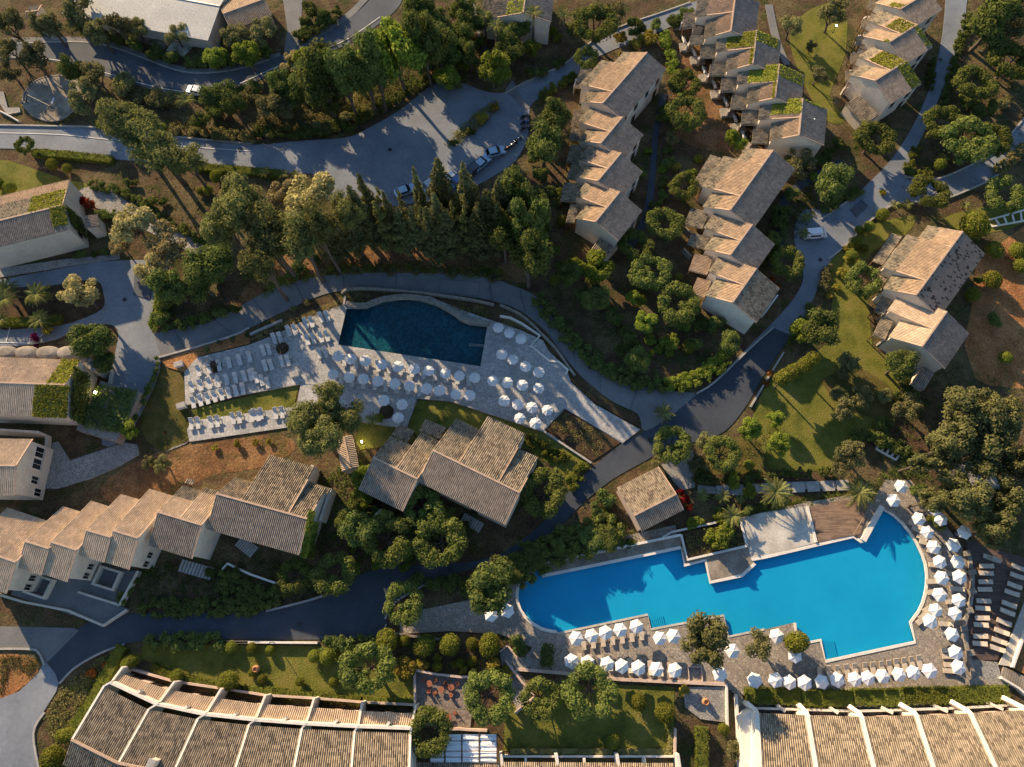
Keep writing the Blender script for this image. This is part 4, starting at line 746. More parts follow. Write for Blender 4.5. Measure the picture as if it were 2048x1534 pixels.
# houses at the left edge
h, a, b, n, w, s = gable('villa', 'grey-tiled villa with ivy on its ridge at left edge', Y7(-320, 595), Y7(640, 362), Y7(690, 612), 7.2, 4.6, [(0, 1, Y7(665, 108), 4.0, .62)], lm='tile_old', om='tile', sm='tile_dark', wm='plaster', win=False,
      ivies=((0, .62, 1, 0, .62, 1600, 31), ('R', .86, 1.02, 0, .8, 900, 32)))
u = (b - a).normalized()
ivy(h, b + u * .12 + UP * .1, b + u * .12 + n * w * .7 - UP * 1.8, -UP * 4.5, 0, 1, 0, 1, 1500, 33, .35, 'leaf_dark', .2)
for t, z in ((.35, 4.2), (.7, 2.6), (.15, 2.4)): c = b + n * w * t; window(h, Vector((c.x, c.y, z)), u, .7, .9, 'timber')
lean(h, Y7(860, 470), Y7(880, 590), Y7(1010, 520), 3.6, 3.0, 'tile_dark', solid=True)
h, a, b, n, w, s = gable('villa', 'cream-tiled hall smothered in ivy at its end', Y8(-420, 625), Y8(670, 662), Y8(530, 990), 7.4, 4.4, [(0, 1, Y8(770, 410), 5.2, 1)], lm='tile_sand', sm='tile_sand', wm='plaster', win=False,
      ivies=((0, .82, 1, 0, 1, 1300, 41), ('R', .72, 1.04, .02, 1.02, 3200, 42)))
u = (b - a).normalized()
ivy(h, b + u * .2 + UP * .1 - n * 3, b + u * .2 + n * w - UP * 2.5, -UP * 4.6, 0, 1, 0, .9, 3600, 43, .45, 'leaf_dark', .15)
for i in range(4):
    c = G(Y8(-60 + i * 215 + 110, 330), 4.7); v, f = lathe_vf([(2.1, -.2), (2.05, .5), (1.75, 1.0), (1.1, 1.35), (.3, 1.45)], 16, (0, 0, 0)); mo('barrel_vault', [Vector((c.x + q[0], c.y + q[1] * .55, c.z + q[2] * .4 - .3)) for q in v], f, 'ledge', h)
for p_, q_ in ((Y8(840, 400), 0), (Y8(940, 460), 1)): c = G(p_, 4); box('parapet_block', (c.x, c.y, 2.1), (1.9, 1.7, 4.2), 'stone_wall', h, -.45)
c = b + u * 4.2 + n * 2.4; mo('annex_wall', *box_vf((c.x, c.y, 1.0), (7, 8.5, 2.0), math.atan2(u.y, u.x) - .25), 'stone_wall', h)
ivy(h, Vector((c.x - 3.6, c.y - 3.6, 2.05)), Vector((c.x + 3.2, c.y - 4.6, 2.05)), Vector((1, 8, 0)), 0, 1, .1, 1, 2600, 44, .3, 'leaf_dark', .35)
h, a, b, n, w, s = gable('villa', 'beige villa with tall end windows at left edge', Y1(-330, 268), Y1(125, 273), Y1(125, 500), 7.6, 5.4, [(0, 1, Y1(200, 70), 5.4, 1)], lm='tile_sand', sm='tile_sand', wm='plaster', win=False)
u = (b - a).normalized()
for t in (-.28, -.72): c = b - n * (w * -t) * 1.0; window(h, Vector((c.x, c.y, 3.3)) + u * .0, u, 1.5, 1.9, 'white_plaster')
for t, z in ((.3, 3.0), (.7, 1.7)): c = b + n * w * t; window(h, Vector((c.x, c.y, z)), u, 1.1, 1.5, 'white_plaster')
sidewall(h, Y1(0, 30), Y1(390, 55), 3.2, 'plaster', .35); sidewall(h, Y1(390, 55), Y1(375, 320), 1.2, 'plaster', .3)
# top edge
h = empty('hall', G((300, 30))); tag(h, 'broad pale metal-roofed hall at the top left', 'hall')
a, b = G((150, -40), 4.4), G((440, 12), 4.4)
for D in ((290, 58), (300, -90)):
    n, w = perp(a, b, G(D, 3.5)); d = n * w - UP * .9; V = [a, b, b + d, a + d]; mo('roof_panel', V + [p - UP * .12 for p in V], [(0, 1, 2, 3), (3, 2, 6, 7), (1, 0, 4, 5), (2, 1, 5, 6), (0, 3, 7, 4), (7, 6, 5, 4)], 'pale_roof', h); prism(h, a, b, d, 'plaster', .3, .9)
bar('ridge', a + UP * .05, b + UP * .05, .3, .12, 'metal', h)
h, *_ = gable('cottage', 'small orange-tiled cottage beside the pale hall', (446, 28), (528, -2), (560, 25), 4.6, 3.4, [(0, 1, (440, 8), 3.4, 1)], wm='pink_plaster', sm='tile', win=False); lean(h, (470, 12), (420, 30), (430, 5), 3, 2.7)
h, *_ = gable('villa', 'villa with cream gable wall at the top edge', (1056, -45), (1046, 26), (1100, 60), 7, 4.6, [(0, 1, (965, 12), 4.4, .6)], win=False, sm='tile_dark', lm='tile_old', ivies=((0, .6, 1, 0, .4, 300, 61),))
h, *_ = gable('gazebo', 'small blue-grey roofed gazebo among olives at top left', (52, 24), (76, 22), (62, 34), 3.4, 2.6, [(0, 1, (62, 12), 2.6, 1)], sm='tile_old', lm='tile_old', win=False, cat='gazebo')

# ---------------------------------------------------------------- long stepped building rows at the bottom
def path3(name, pts, w, h, m, parent):
    """Party wall: top follows the points (pixel, height), down to the ground."""
    P = [G(p, z) for p, z in pts]; V, Fc = [], []
    for i, p in enumerate(P):
        d = (P[min(i + 1, len(P) - 1)] - P[max(i - 1, 0)]); d.z = 0; d.normalize(); s = Vector((-d.y, d.x, 0)) * w / 2
        V += [Vector((p.x, p.y, -.1)) - s, Vector((p.x, p.y, -.1)) + s, p + s, p - s]
    for i in range(len(P) - 1):
        for k in range(4): Fc.append((i * 4 + k, i * 4 + (k + 1) % 4, i * 4 + 4 + (k + 1) % 4, i * 4 + 4 + k))
    Fc += [(3, 2, 1, 0), tuple(4 * (len(P) - 1) + k for k in range(4))]
    return mo(name, V, Fc, m, parent)
def quadroof(parent, a, b, c, d_, m, name='roof_panel'):
    """Tiled panel between two walls that are not parallel: a-b upper edge in the picture, d_-c lower."""
    L = ((b - a).length + (c - d_).length) / 2; n = round(L / PITCH); W = (d_ - a).length; V, UV, Fc = [], [], []
    prof = ((0.0, 0.0), (0.16, .09), (0.36, .14), (0.56, .09), (0.72, 0.0)); nr = (b - a).cross(d_ - a).normalized()
    if nr.z < 0: nr = -nr
    xs = [((i + p[0]) / n, p[1]) for i in range(n) for p in prof] + [(1, 0)]
    for t in (0, .5, 1):
        for x, h in xs: V.append(a.lerp(b, x).lerp(d_.lerp(c, x), t) + nr * h); UV.append((x * n * PITCH, W * t))
    m_ = len(xs)
    for r in range(2):
        for i in range(m_ - 1): Fc.append((r * m_ + i, r * m_ + i + 1, (r + 1) * m_ + i + 1, (r + 1) * m_ + i))
    return mo(name, V, Fc, m, parent, uv=UV)
ZA, ZB, ZC, ZD, ZE = 3.1, 3.5, 4.7, 4.4, 6.4           # strip eave, strip top, parapet, main eave, ridge
walls1 = [[Y4(740, 510), Y4(630, 660), Y4(550, 705), Y4(225, 1250)], [Y4(1270, 660), Y4(1110, 880), Y4(1010, 940), Y4(700, 1490)], [Y4(1750, 730), Y4(1595, 985), Y4(1510, 1040), Y4(1255, 1600)],
          [Y5(410, 800), Y5(315, 1040), Y5(245, 1100), Y5(85, 1610)], [Y5(910, 830), Y5(832, 1080), Y5(785, 1140), Y5(690, 1620)], [Y5(1400, 870), Y5(1362, 1110), Y5(1325, 1165), Y5(1285, 1630)], [Y5(1950, 900), Y5(1905, 1130), Y5(1895, 1180), Y5(1880, 1640)]]
h = empty('terrace_building', G((500, 1450))); tag(h, 'long terraced building with seven party walls at lower left', 'building')
for i, w_ in enumerate(walls1):
    path3('party_wall', [(w_[0], 3.4), (w_[1], 3.9), (w_[1], 4.75), (w_[2], 4.6), (w_[3], ZE + .14)], .27, 0, 'white_plaster', h)
for i in range(6):
    l, r = walls1[i], walls1[i + 1]
    def lp(p, q, t): return (p[0] + (q[0] - p[0]) * t, p[1] + (q[1] - p[1]) * t)
    e0, e1 = lp(l[0], l[1], .38), lp(r[0], r[1], .38)
    quadroof(h, G(e0, ZA), G(e1, ZA), G(lp(r[0], r[1], .96), ZB), G(lp(l[0], l[1], .96), ZB), 'tile_sand', 'lower_roof')
    pa, pb = G(lp(l[1], l[2], .2), ZC), G(lp(r[1], r[2], .2), ZC); pa.z = pb.z = 0; bar('parapet', pa + UP * (ZC - 1.1), pb + UP * (ZC - 1.1), .36, 2.2, 'white_plaster', h)
    mid = pa.lerp(pb, .52); bar('buttress', mid + UP * 4.1, mid + UP * 4.1 - (G(l[2]) - G(l[1])).normalized() * .75, .35, .9, 'white_plaster', h)
    q0, q1 = lp(l[2], l[3], .012), lp(r[2], r[3], .012)
    quadroof(h, G(q0, ZD), G(q1, ZD), G(r[3], ZE), G(l[3], ZE), 'tile_brown')
    fa, fb = G(l[0], 1.1), G(r[0], 1.1); fa.z = fb.z = 0; bar('terrace_wall', fa + UP * .55, fb + UP * .55, .3, 1.1, 'pink_plaster', h)
    ba, bb = G(lp(l[0], l[1], .5), 3), G(lp(r[0], r[1], .5), 3); ba.z = bb.z = 0; bar('wall', ba + UP * 1.45, bb + UP * 1.45, .3, 2.9, 'pink_plaster', h)
    for t in (.3, .7):
        c = ba.lerp(bb, t); nn = Vector((bb.y - ba.y, ba.x - bb.x, 0)).normalized(); nn = nn if nn.y > 0 else -nn; window(h, Vector((c.x, c.y, 1.2)) + nn * .15, nn, 1.5, 2.1, 'timber', 'door')
    za, zb_ = G(l[3], ZE), G(r[3], ZE); dn = (za - G(l[2], ZE)); dn.z = 0; dn.normalize()
    quadroof(h, za + UP * .05, zb_ + UP * .05, zb_ + dn * 3.5 - UP * 1.6, za + dn * 3.5 - UP * 1.6, 'tile_brown', 'rear_roof'); bar('ridge', za + UP * .12, zb_ + UP * .12, .3, .2, 'ridge_tile', h)
p = G(Y4(1060, 1490), 7); box('chimney', (p.x, p.y, 6.6), (.8, .8, 2.0), 'plaster', h, -.3); box('chimney_cap', (p.x, p.y, 7.7), (1.05, 1.05, .16), 'kerbstone', h, -.3)
walls2 = [[Y6(180, 240), Y6(240, 290), Y6(250, 310), Y6(272, 720)], [Y6(530, 250), Y6(580, 300), Y6(590, 325), Y6(655, 720)], [Y6(870, 262), Y6(940, 310), Y6(955, 335), Y6(1050, 720)], [Y6(1215, 250), Y6(1305, 300), Y6(1325, 325), Y6(1455, 720)], [Y6(1560, 232), Y6(1665, 290), Y6(1690, 312), Y6(1880, 720)], [Y6(1910, 205), Y6(2040, 270), Y6(2065, 290), Y6(2310, 720)]]
h = empty('terrace_building', G((1760, 1470))); tag(h, 'long terraced building with wide brown roof panels at lower right', 'building')
for w_ in walls2: path3('party_wall', [(w_[0], 2.0), (w_[1], 3.4), (w_[2], 4.7), (w_[3], ZE + .22)], .6, 0, 'white_plaster', h)
for i in range(5):
    l, r = walls2[i], walls2[i + 1]
    quadroof(h, G(l[2], ZD), G(r[2], ZD), G(r[3], ZE), G(l[3], ZE), 'tile_brown')
    for t0, hh, ww in ((.05, .9, .25), (.75, 1.5, .3)):
        bar('terrace_wall', G(lp(l[0], l[1], t0), hh) - UP * hh / 2, G(lp(r[0], r[1], t0), hh) - UP * hh / 2, ww, hh, 'white_plaster', h)
    m0, m1 = lp(lp(l[0], r[0], .5), lp(l[1], r[1], .5), .15), lp(lp(l[0], r[0], .52), lp(l[1], r[1], .52), 1.0)
    bar('divider', G(m0) + UP * .7, G(m1) + UP * .9, .4, 1.6, 'white_plaster', h)
    ba, bb = G(l[2], 4), G(r[2], 4); ba.z = bb.z = 0; nn = Vector((0, 1, 0)); bar('wall', ba + UP * 2 - nn * .4, bb + UP * 2 - nn * .4, .3, 4, 'pink_plaster', h)
    for t in (.27, .75): c = ba.lerp(bb, t) - nn * .25; window(h, Vector((c.x, c.y, 1.2)), nn, 1.6, 2.1, 'timber', 'door')
sheet('terrace_floor', [Y6(180, 240), Y6(870, 262), Y6(1560, 232), Y6(1910, 205), Y6(2065, 290), Y6(1690, 330), Y6(955, 350), Y6(250, 325)], 'path_stone')
v, f = slab_vf([G(q, 5) for q in fs(Y6, 175, 350, 245, 300, 262, 720, 190, 720)], 3.2, -.1); mo('side_block', v, f, 'white_plaster', h)
# bottom middle: low tiled strip and white canopies
h = empty('lower_block', G((1180, 1520))); tag(h, 'low dark-paned block with tiled edge below lower lawn', 'building')
for i, x in enumerate((0, 320, 670, 1020)): sidewall(h, C3(x + 5, 1440), C3(x + 25, 1570), 2.6, 'white_plaster', .4)
for x in (150, 490, 840): sidewall(h, C3(x, 1470), C3(x + 5, 1560), 1.8, 'white_plaster', .3)
sidewall(h, C3(0, 1465), C3(1020, 1465), 1.0, 'white_plaster', .25)
quadroof(h, G(C3(10, 1505), 2.4), G(C3(1025, 1512), 2.4), G(C3(1025, 1600), 3.4), G(C3(10, 1600), 3.4), 'tile_brown')
quadroof(h, G(C2(985, 1508), 2.4), G(C2(1475, 1508), 2.4), G(C2(1475, 1600), 3.2), G(C2(985, 1600), 3.2), 'tile_brown')
cn = empty('canopy_frame', G(C2(1260, 1420))); tag(cn, 'timber frame carrying white fabric canopies beside café terrace', 'canopy')
cols = (1060, 1150, 1250, 1352, 1458); rows = (1338, 1380, 1440, 1475, 1508)
for x in cols: bar('beam', G(C2(x, 1330), 2.75), G(C2(x, 1512), 2.75), .1, .14, 'timber', cn)
for x in (1060, 1458):
    for y in (1335, 1508): p = G(C2(x, y)); bar('post', p, p + UP * 2.7, .16, .16, 'timber', cn)
for ci in range(4):
    for ri in range(4):
        x0, x1, y0, y1 = cols[ci] + 4, cols[ci + 1] - 4, rows[ri] + 3, rows[ri + 1] - 2; V, Fc = [], []
        if ci == 0 and ri == 0: continue
        for j in range(5):
            for k in range(4): q = G(C2(x0 + (x1 - x0) * k / 3, y0 + (y1 - y0) * j / 4), 2.72); V.append(q + UP * (.05 * math.sin(j * 2.2 + ci + ri * 1.7) + random.uniform(-.04, .04)))
        for j in range(4):
            for k in range(3): a_ = j * 4 + k; Fc.append((a_, a_ + 1, a_ + 5, a_ + 4))
        mo('fabric_panel', V, Fc, 'fabric', cn)

# ---------------------------------------------------------------- plants
def leaves(blobs, n, s0, s1, seed, shell=.62, squash=1.0, up=.35, core=True, aspect=.55):
    """Leaf sprays spread over clumps; blobs = [(x, y, z, r)]."""
    r = np.random.default_rng(seed); B = np.asarray(blobs, float); w = B[:, 3] ** 2; w /= w.sum()
    i = r.choice(len(B), n, p=w); d = r.normal(size=(n, 3)); d /= np.linalg.norm(d, axis=1)[:, None]
    low = d[:, 2] < -.35; d[low, 2] *= -.6; d /= np.linalg.norm(d, axis=1)[:, None]
    rad = B[i, 3] * (shell + (1.12 - shell) * r.random(n) ** .6); c = B[i, :3] + d * rad[:, None] * np.array([1, 1, squash])
    nr = d + r.normal(size=(n, 3)) * .55; nr[:, 2] += up; nr /= np.linalg.norm(nr, axis=1)[:, None]
    t = np.cross(nr, r.normal(size=(n, 3))); t /= np.linalg.norm(t, axis=1)[:, None]; b = np.cross(nr, t)
    s = (s0 + (s1 - s0) * r.random(n))[:, None]
    V = np.stack([c - t * s, c + b * s * aspect, c + t * s, c - b * s * aspect], 1).reshape(-1, 3)
    Fc = np.arange(4 * n).reshape(-1, 4)
    return V, Fc
def leafmesh(name, blobs, n, s0, s1, seed, m, cores=.7, **k):
    V, Fc = leaves(blobs, n, s0, s1, seed, **k); me = bpy.data.meshes.new(name)
    if cores:                                          # inner twigs and leaves that close the crown
        r = np.random.default_rng(seed + 99); bm = bmesh.new()
        for x, y, z, q in blobs:
            g = bmesh.ops.create_icosphere(bm, subdivisions=1, radius=q * cores)
            for v in g['verts']: v.co = v.co * (0.8 + .4 * r.random()) + Vector((x, y, z))
        cv = np.array([v.co for v in bm.verts]); bm.verts.index_update(); cf = [[v.index for v in f.verts] for f in bm.faces]; bm.free()
        fl = Fc.tolist() + [[i + len(V) for i in f] for f in cf]; V = np.vstack([V, cv])
    else: fl = Fc.tolist()
    me.from_pydata(V.tolist(), [], fl); me.materials.append(M[m]); return me
def blobs_in(n, rx, rz, zc, r0, r1, seed, flat=0.0):
    r = np.random.default_rng(seed); out = []
    for _ in range(n):
        d = r.normal(size=3); d /= np.linalg.norm(d); k = r.random() ** .45
        out.append((d[0] * rx * k, d[1] * rx * k, zc + d[2] * rz * k * (1 if d[2] > 0 else 1 - flat), r0 + (r1 - r0) * r.random()))
    return out
def trunkmesh(name, h, r, limbs, seed, bend=.3):
    g = random.Random(seed); pts = [(0, 0, -.2)]; x = y = 0
    for i in range(1, 5): x += g.uniform(-bend, bend) * .4; y += g.uniform(-bend, bend) * .4; pts.append((x, y, h * i / 4))
    parts = [tube_vf(pts, [r * 1.25, r, r * .88, r * .75, r * .55], 8)]
    for k in range(limbs[0]):
        a = 2 * math.pi * k / limbs[0] + g.uniform(-.4, .4); s = Vector(pts[g.choice((2, 3, 4))]); e = Vector((x + math.cos(a) * limbs[1], y + math.sin(a) * limbs[1], h + limbs[2] * g.uniform(.6, 1.1)))
        m_ = s.lerp(e, .5) + Vector((g.uniform(-.2, .2), g.uniform(-.2, .2), .25)); parts.append(tube_vf([s, m_, e], [r * .5, r * .34, r * .12], 6))
    v, f = join(*parts); return rawmesh(name, v, f, 'bark')
PROTO = {}
def proto(key, mk, R, h0): PROTO[key] = (mk, R, h0)
# each kind: variants of (crown mesh, trunk mesh), crown radius R, crown-centre height
def ringblobs(seed, lumps=17, tr=.27):
    r = np.random.default_rng(seed); out = []
    gap = r.random() * 6.28; fill = (.0, .35, .1, .55, .2)[seed % 5]
    for k in range(int(fill * 14)): a = gap + r.normal() * .9; q = 3 * (.1 + .45 * r.random()); out.append((math.cos(a) * q, math.sin(a) * q, 3.35 + r.normal() * .25, 3 * (.17 + .06 * r.random())))
    for k in range(lumps):
        a = 2 * math.pi * k / lumps + r.normal() * .1
        if abs((a - gap + 3.14) % 6.28 - 3.14) < .22 and seed % 3 == 0: continue
        q = 3 * (.69 + r.normal() * .06); out.append((math.cos(a) * q, math.sin(a) * q, 3.3 + r.normal() * .15, 3 * (tr - .07 + .13 * r.random())))
    for k in range(5): a = r.random() * 6.28; q = 3 * (.72 + .28 * r.random()); out.append((math.cos(a) * q, math.sin(a) * q, 3.2 + r.normal() * .4, 3 * .15))
    return out
def mk(key, R, hc, items): PROTO[key] = dict(R=R, hc=hc, v=items)
mk('R', 3.0, 3.3, [(leafmesh('crown', ringblobs(s), 3400, .09, .2, s, 'leaf_olive', .78, shell=.8), trunkmesh('trunk', 2.0, .22, (8, 2.0, 1.2), s)) for s in (101, 102, 103, 104, 105)])
mk('O', 3.0, 3.4, [(leafmesh('crown', blobs_in(16, 2.3, 1.2, 3.4, .55, 1.0, s), 2600, .1, .22, s, 'leaf_grey', .55), trunkmesh('trunk', 2.2, .2, (6, 1.7, 1.3), s)) for s in (111, 112, 113, 114)])
mk('B', 3.0, 4.4, [(leafmesh('crown', blobs_in(26, 2.3, 2.2, 4.4, .7, 1.15, s, .4), 4200, .1, .24, s, 'leaf_dark', .7), trunkmesh('trunk', 3.0, .24, (6, 1.5, 2.0), s)) for s in (121, 122, 123, 124)])
mk('D', 3.0, 4.4, [(leafmesh('crown', blobs_in(40, 2.4, 1.9, 4.4, .45, .85, s, .4), 5200, .08, .2, s, 'leaf_oak', .68), trunkmesh('trunk', 3.0, .26, (7, 1.6, 2.0), s)) for s in (125, 126, 127)])
mk('G', 3.0, 4.0, [(leafmesh('crown', blobs_in(26, 2.3, 2.0, 4.0, .6, 1.1, s, .4), 3800, .12, .28, s, 'leaf_green', .68), trunkmesh('trunk', 2.6, .2, (6, 1.5, 1.8), s)) for s in (131, 132, 133)])
mk('M', 3.0, 4.4, [(leafmesh('crown', blobs_in(24, 2.4, 1.7, 4.4, .5, .95, s, .4), 3600, .1, .24, s, 'leaf_pale', .45), trunkmesh('trunk', 3.2, .18, (7, 1.7, 1.6), s)) for s in (141, 142)])
mk('P', 4.0, 10.5, [(leafmesh('crown', blobs_in(30, 3.0, 2.6, 10.5, .9, 1.5, s, .2), 6500, .12, .3, s, 'leaf_pine', .6, aspect=.4), trunkmesh('trunk', 9.4, .3, (8, 2.0, 1.8), s, .6)) for s in (151, 152, 153)])
def cone_blobs(seed):
    r = np.random.default_rng(seed); out = []
    for k in range(44):
        t = (k / 43) ** .9; z = 1.6 + 10.0 * t; q = 1.9 * (1 - t) ** .85 * (.7 + .5 * r.random()); a = k * 2.4 + r.normal() * .3; out.append((math.cos(a) * q * .72, math.sin(a) * q * .72, z - q * .15, .2 + q * .36))
    return out
mk('C', 1.9, 6.0, [(leafmesh('crown', cone_blobs(s), 4600, .12, .32, s, 'leaf_conifer', .45, up=.0, aspect=.32), trunkmesh('trunk', 6.0, .2, (2, .5, .4), s, .1)) for s in (161, 162, 163, 164)] + [(leafmesh('crown', cone_blobs(165)[::2], 3000, .14, .34, 165, 'leaf_pine', .4, up=.0, aspect=.32), trunkmesh('trunk', 6.0, .2, (4, .9, .4), 165, .1))])
mk('S', 1.0, .95, [(leafmesh('crown', [(0, 0, .95, .9), (.1, .08, 1.02, .86), (-.08, .1, .9, .88)], 1500, .05, .1, s, 'leaf_topiary', .93, shell=.93, up=.1, squash=.95), trunkmesh('trunk', .5, .09, (0, 0, 0), s, .02)) for s in (171, 172)])
mk('H', 1.5, .9, [(leafmesh('crown', blobs_in(12, 1.05, .5, .85, .35, .62, s, .6), 1500, .08, .18, s, 'leaf_dark', .7), None) for s in (181, 182, 183)])
mk('K', 1.5, .9, [(leafmesh('crown', blobs_in(12, 1.05, .5, .85, .35, .62, s, .6), 1500, .09, .2, s, 'leaf_green', .65), None) for s in (184, 185)])
mk('Y', 1.5, .9, [(leafmesh('crown', blobs_in(12, 1.05, .5, .85, .35, .6, s, .6), 1500, .08, .18, s, 'leaf_yellow', .65), None) for s in (186, 187)])
mk('W', 1.5, .9, [(leafmesh('crown', blobs_in(12, 1.05, .45, .8, .35, .6, s, .6), 1500, .08, .17, s, 'leaf_grey', .65), None) for s in (188, 189)])
mk('F', 1.2, .9, [(leafmesh('crown', blobs_in(9, .8, .4, .9, .3, .5, 190), 900, .07, .15, 190, 'petal_red', .5), None)])
mk('V', 1.2, 1.2, [(leafmesh('crown', blobs_in(9, .7, .8, 1.2, .3, .5, 191), 900, .07, .15, 191, 'petal_magenta', .5), None)])
mk('A', 1.2, .8, [(leafmesh('crown', blobs_in(9, .8, .3, .7, .3, .5, 192), 800, .07, .15, 192, 'petal_orange', .5), None)])
LOOK = {'R': ('ring-pruned olive tree', 'olive tree', 'ring-pruned olive trees'), 'O': ('loose grey-green olive tree', 'olive tree', 'open olive trees'), 'B': ('dense dark green tree', 'tree', 'dense dark trees'), 'D': ('brownish dark oak-like tree', 'tree', 'brownish dark trees'), 'G': ('bright green leafy tree', 'tree', 'bright green trees'),
        'M': ('pale feathery tree', 'tree', 'pale feathery trees'), 'P': ('tall spreading pine', 'pine tree', 'tall pines'), 'C': ('tall pointed conifer', 'conifer', 'conifers below the car park'), 'S': ('clipped round topiary', 'topiary', 'clipped topiary balls'), 'H': ('dark loose shrub', 'shrub', 'dark shrubs'),
        'K': ('bright green shrub', 'shrub', 'bright green shrubs'), 'Y': ('yellowish shrub', 'shrub', 'yellowish shrubs'), 'W': ('silvery shrub', 'shrub', 'silvery shrubs'), 'F': ('red flowering shrub', 'shrub', 'flowering shrubs'), 'V': ('magenta flowering shrub', 'shrub', 'flowering shrubs'), 'A': ('orange flowering shrub', 'shrub', 'flowering shrubs'), 'L': ('feather palm', 'palm', 'palms'), 'T': ('tall slim fan palm', 'palm', 'palms'), 'U': ('spiky yucca', 'yucca', 'yuccas')}
NAME = {'R': 'olive_tree', 'O': 'olive_tree', 'B': 'broadleaf_tree', 'G': 'broadleaf_tree', 'D': 'broadleaf_tree', 'M': 'feathery_tree', 'P': 'pine_tree', 'C': 'conifer_tree', 'S': 'topiary_ball', 'H': 'shrub', 'K': 'shrub', 'Y': 'shrub', 'W': 'shrub', 'F': 'flowering_shrub', 'V': 'flowering_shrub', 'A': 'flowering_shrub'}
cnt = [0]
def plant(key, x, y, r, hk=None, sy=1.0, z0=0.0):
    """A plant by the photo pixel of its crown, the crown's radius in pixels and, if given, its crown-centre height."""
    P = PROTO[key]; m_ = mpp((x, y)); s = r * m_ / P['R']; cnt[0] += 1; g = random.Random(cnt[0] * 77)
    sz = s if hk is None else hk / P['hc']
    if key in 'P': sz = s * .45 + .55 * 1.0 if hk is None else sz
    p = G((x, y), P['hc'] * sz + z0); o = empty(NAME[key], (p.x, p.y, z0), g.random() * 6.28)
    o.scale = (s * g.uniform(.88, 1.12), s * sy * g.uniform(.88, 1.12), sz * g.uniform(.92, 1.12))
    cm, tm = P['v'][cnt[0] % len(P['v'])]
    link('crown', cm, o)
    if tm: link('trunk', tm, o)
    look, cat, grp = LOOK[key]; reg(o, look, cat, grp, (x, y)); return o
def conifer(x, y, h):                                  # by the pixel of its tip
    s = h / 11.8; p = G((x, y), h); cnt[0] += 1; g = random.Random(cnt[0]); o = empty('conifer_tree', (p.x, p.y, 0), g.random() * 6.28); k = s * g.uniform(.6, 1.15); o.scale = (k * g.uniform(.85, 1.15), k, s * g.uniform(.9, 1.06)); o.rotation_euler.x = g.uniform(-.06, .06); o.rotation_euler.y = g.uniform(-.06, .06)
    cm, tm = PROTO['C']['v'][cnt[0] % 5]; link('crown', cm, o); link('trunk', tm, o); reg(o, *LOOK['C'], (x, y))
def many(key, *t, h=None, z0=0.0):
    for i in range(0, len(t), 3): plant(key, t[i], t[i + 1], t[i + 2], h, 1.0, z0)
# palms: every frond its own part
def frondmesh(L, seed, droop):
    r = random.Random(seed); V, Fc = [], []; n = 9; pts = []
    for i in range(n + 1): t = i / n; pts.append(Vector((L * t * (1 - .12 * t), 0, L * (.42 * t - droop * t * t))))
    for i in range(n):
        for s in (-1, 1):
            for k in range(2):
                t = (i + .5 * k) / n; a = pts[i].lerp(pts[i + 1], .5 * k); w = L * .2 * math.sin(math.pi * min(1, t * .9 + .12)); e = a + Vector((L * .1, s * w, -w * .45 + r.uniform(-.03, .03))); b = a + Vector((L * .045, 0, .015)); q = len(V); V += [a, b, e]; Fc.append((q, q + 1, q + 2))
    for i in range(n): q = len(V); V += [pts[i] + Vector((0, -.03, 0)), pts[i] + Vector((0, .03, 0)), pts[i + 1] + Vector((0, .02, 0)), pts[i + 1] + Vector((0, -.02, 0))]; Fc.append((q, q + 1, q + 2, q + 3))
    return rawmesh('frond', V, Fc, 'leaf_palm')
FR = [frondmesh(1.0, s, d) for s, d in ((1, .5), (2, .75), (3, 1.0), (4, .3))]
PT = {}
def palm(kind, x, y, r, h, n=18):
    m_ = mpp((x, y)) * (1 - h / 110); p = G((x, y), h); cnt[0] += 1; g = random.Random(cnt[0]); o = empty({'L': 'palm_tree', 'T': 'palm_tree', 'U': 'yucca_plant'}[kind], (p.x, p.y, 0), g.random() * 6.28)
    key = (kind, round(h, 1))
    if key not in PT: v, f = tube_vf([(0, 0, -.2), (.05, .03, h * .4), (-.04, .05, h * .75), (0, 0, h)], [.26, .2, .17, .2] if kind != 'U' else [.14, .11, .1, .1], 8); PT[key] = rawmesh('trunk', v, f, 'bark')
    link('trunk', PT[key], o); L = r * m_ * 1.1
    for k in range(n):
        f = link('frond', FR[(0, 1, 2, 0, 3)[k % 5]], o, (0, 0, h - .05)); a = 2.4 * k; f.rotation_euler = (0, -.25 * (k % 4) / 3 + g.uniform(-.15, .15), a); q = L * g.uniform(.85, 1.1); f.scale = (q, q, q)
    reg(o, *LOOK[kind], (x, y)); return o
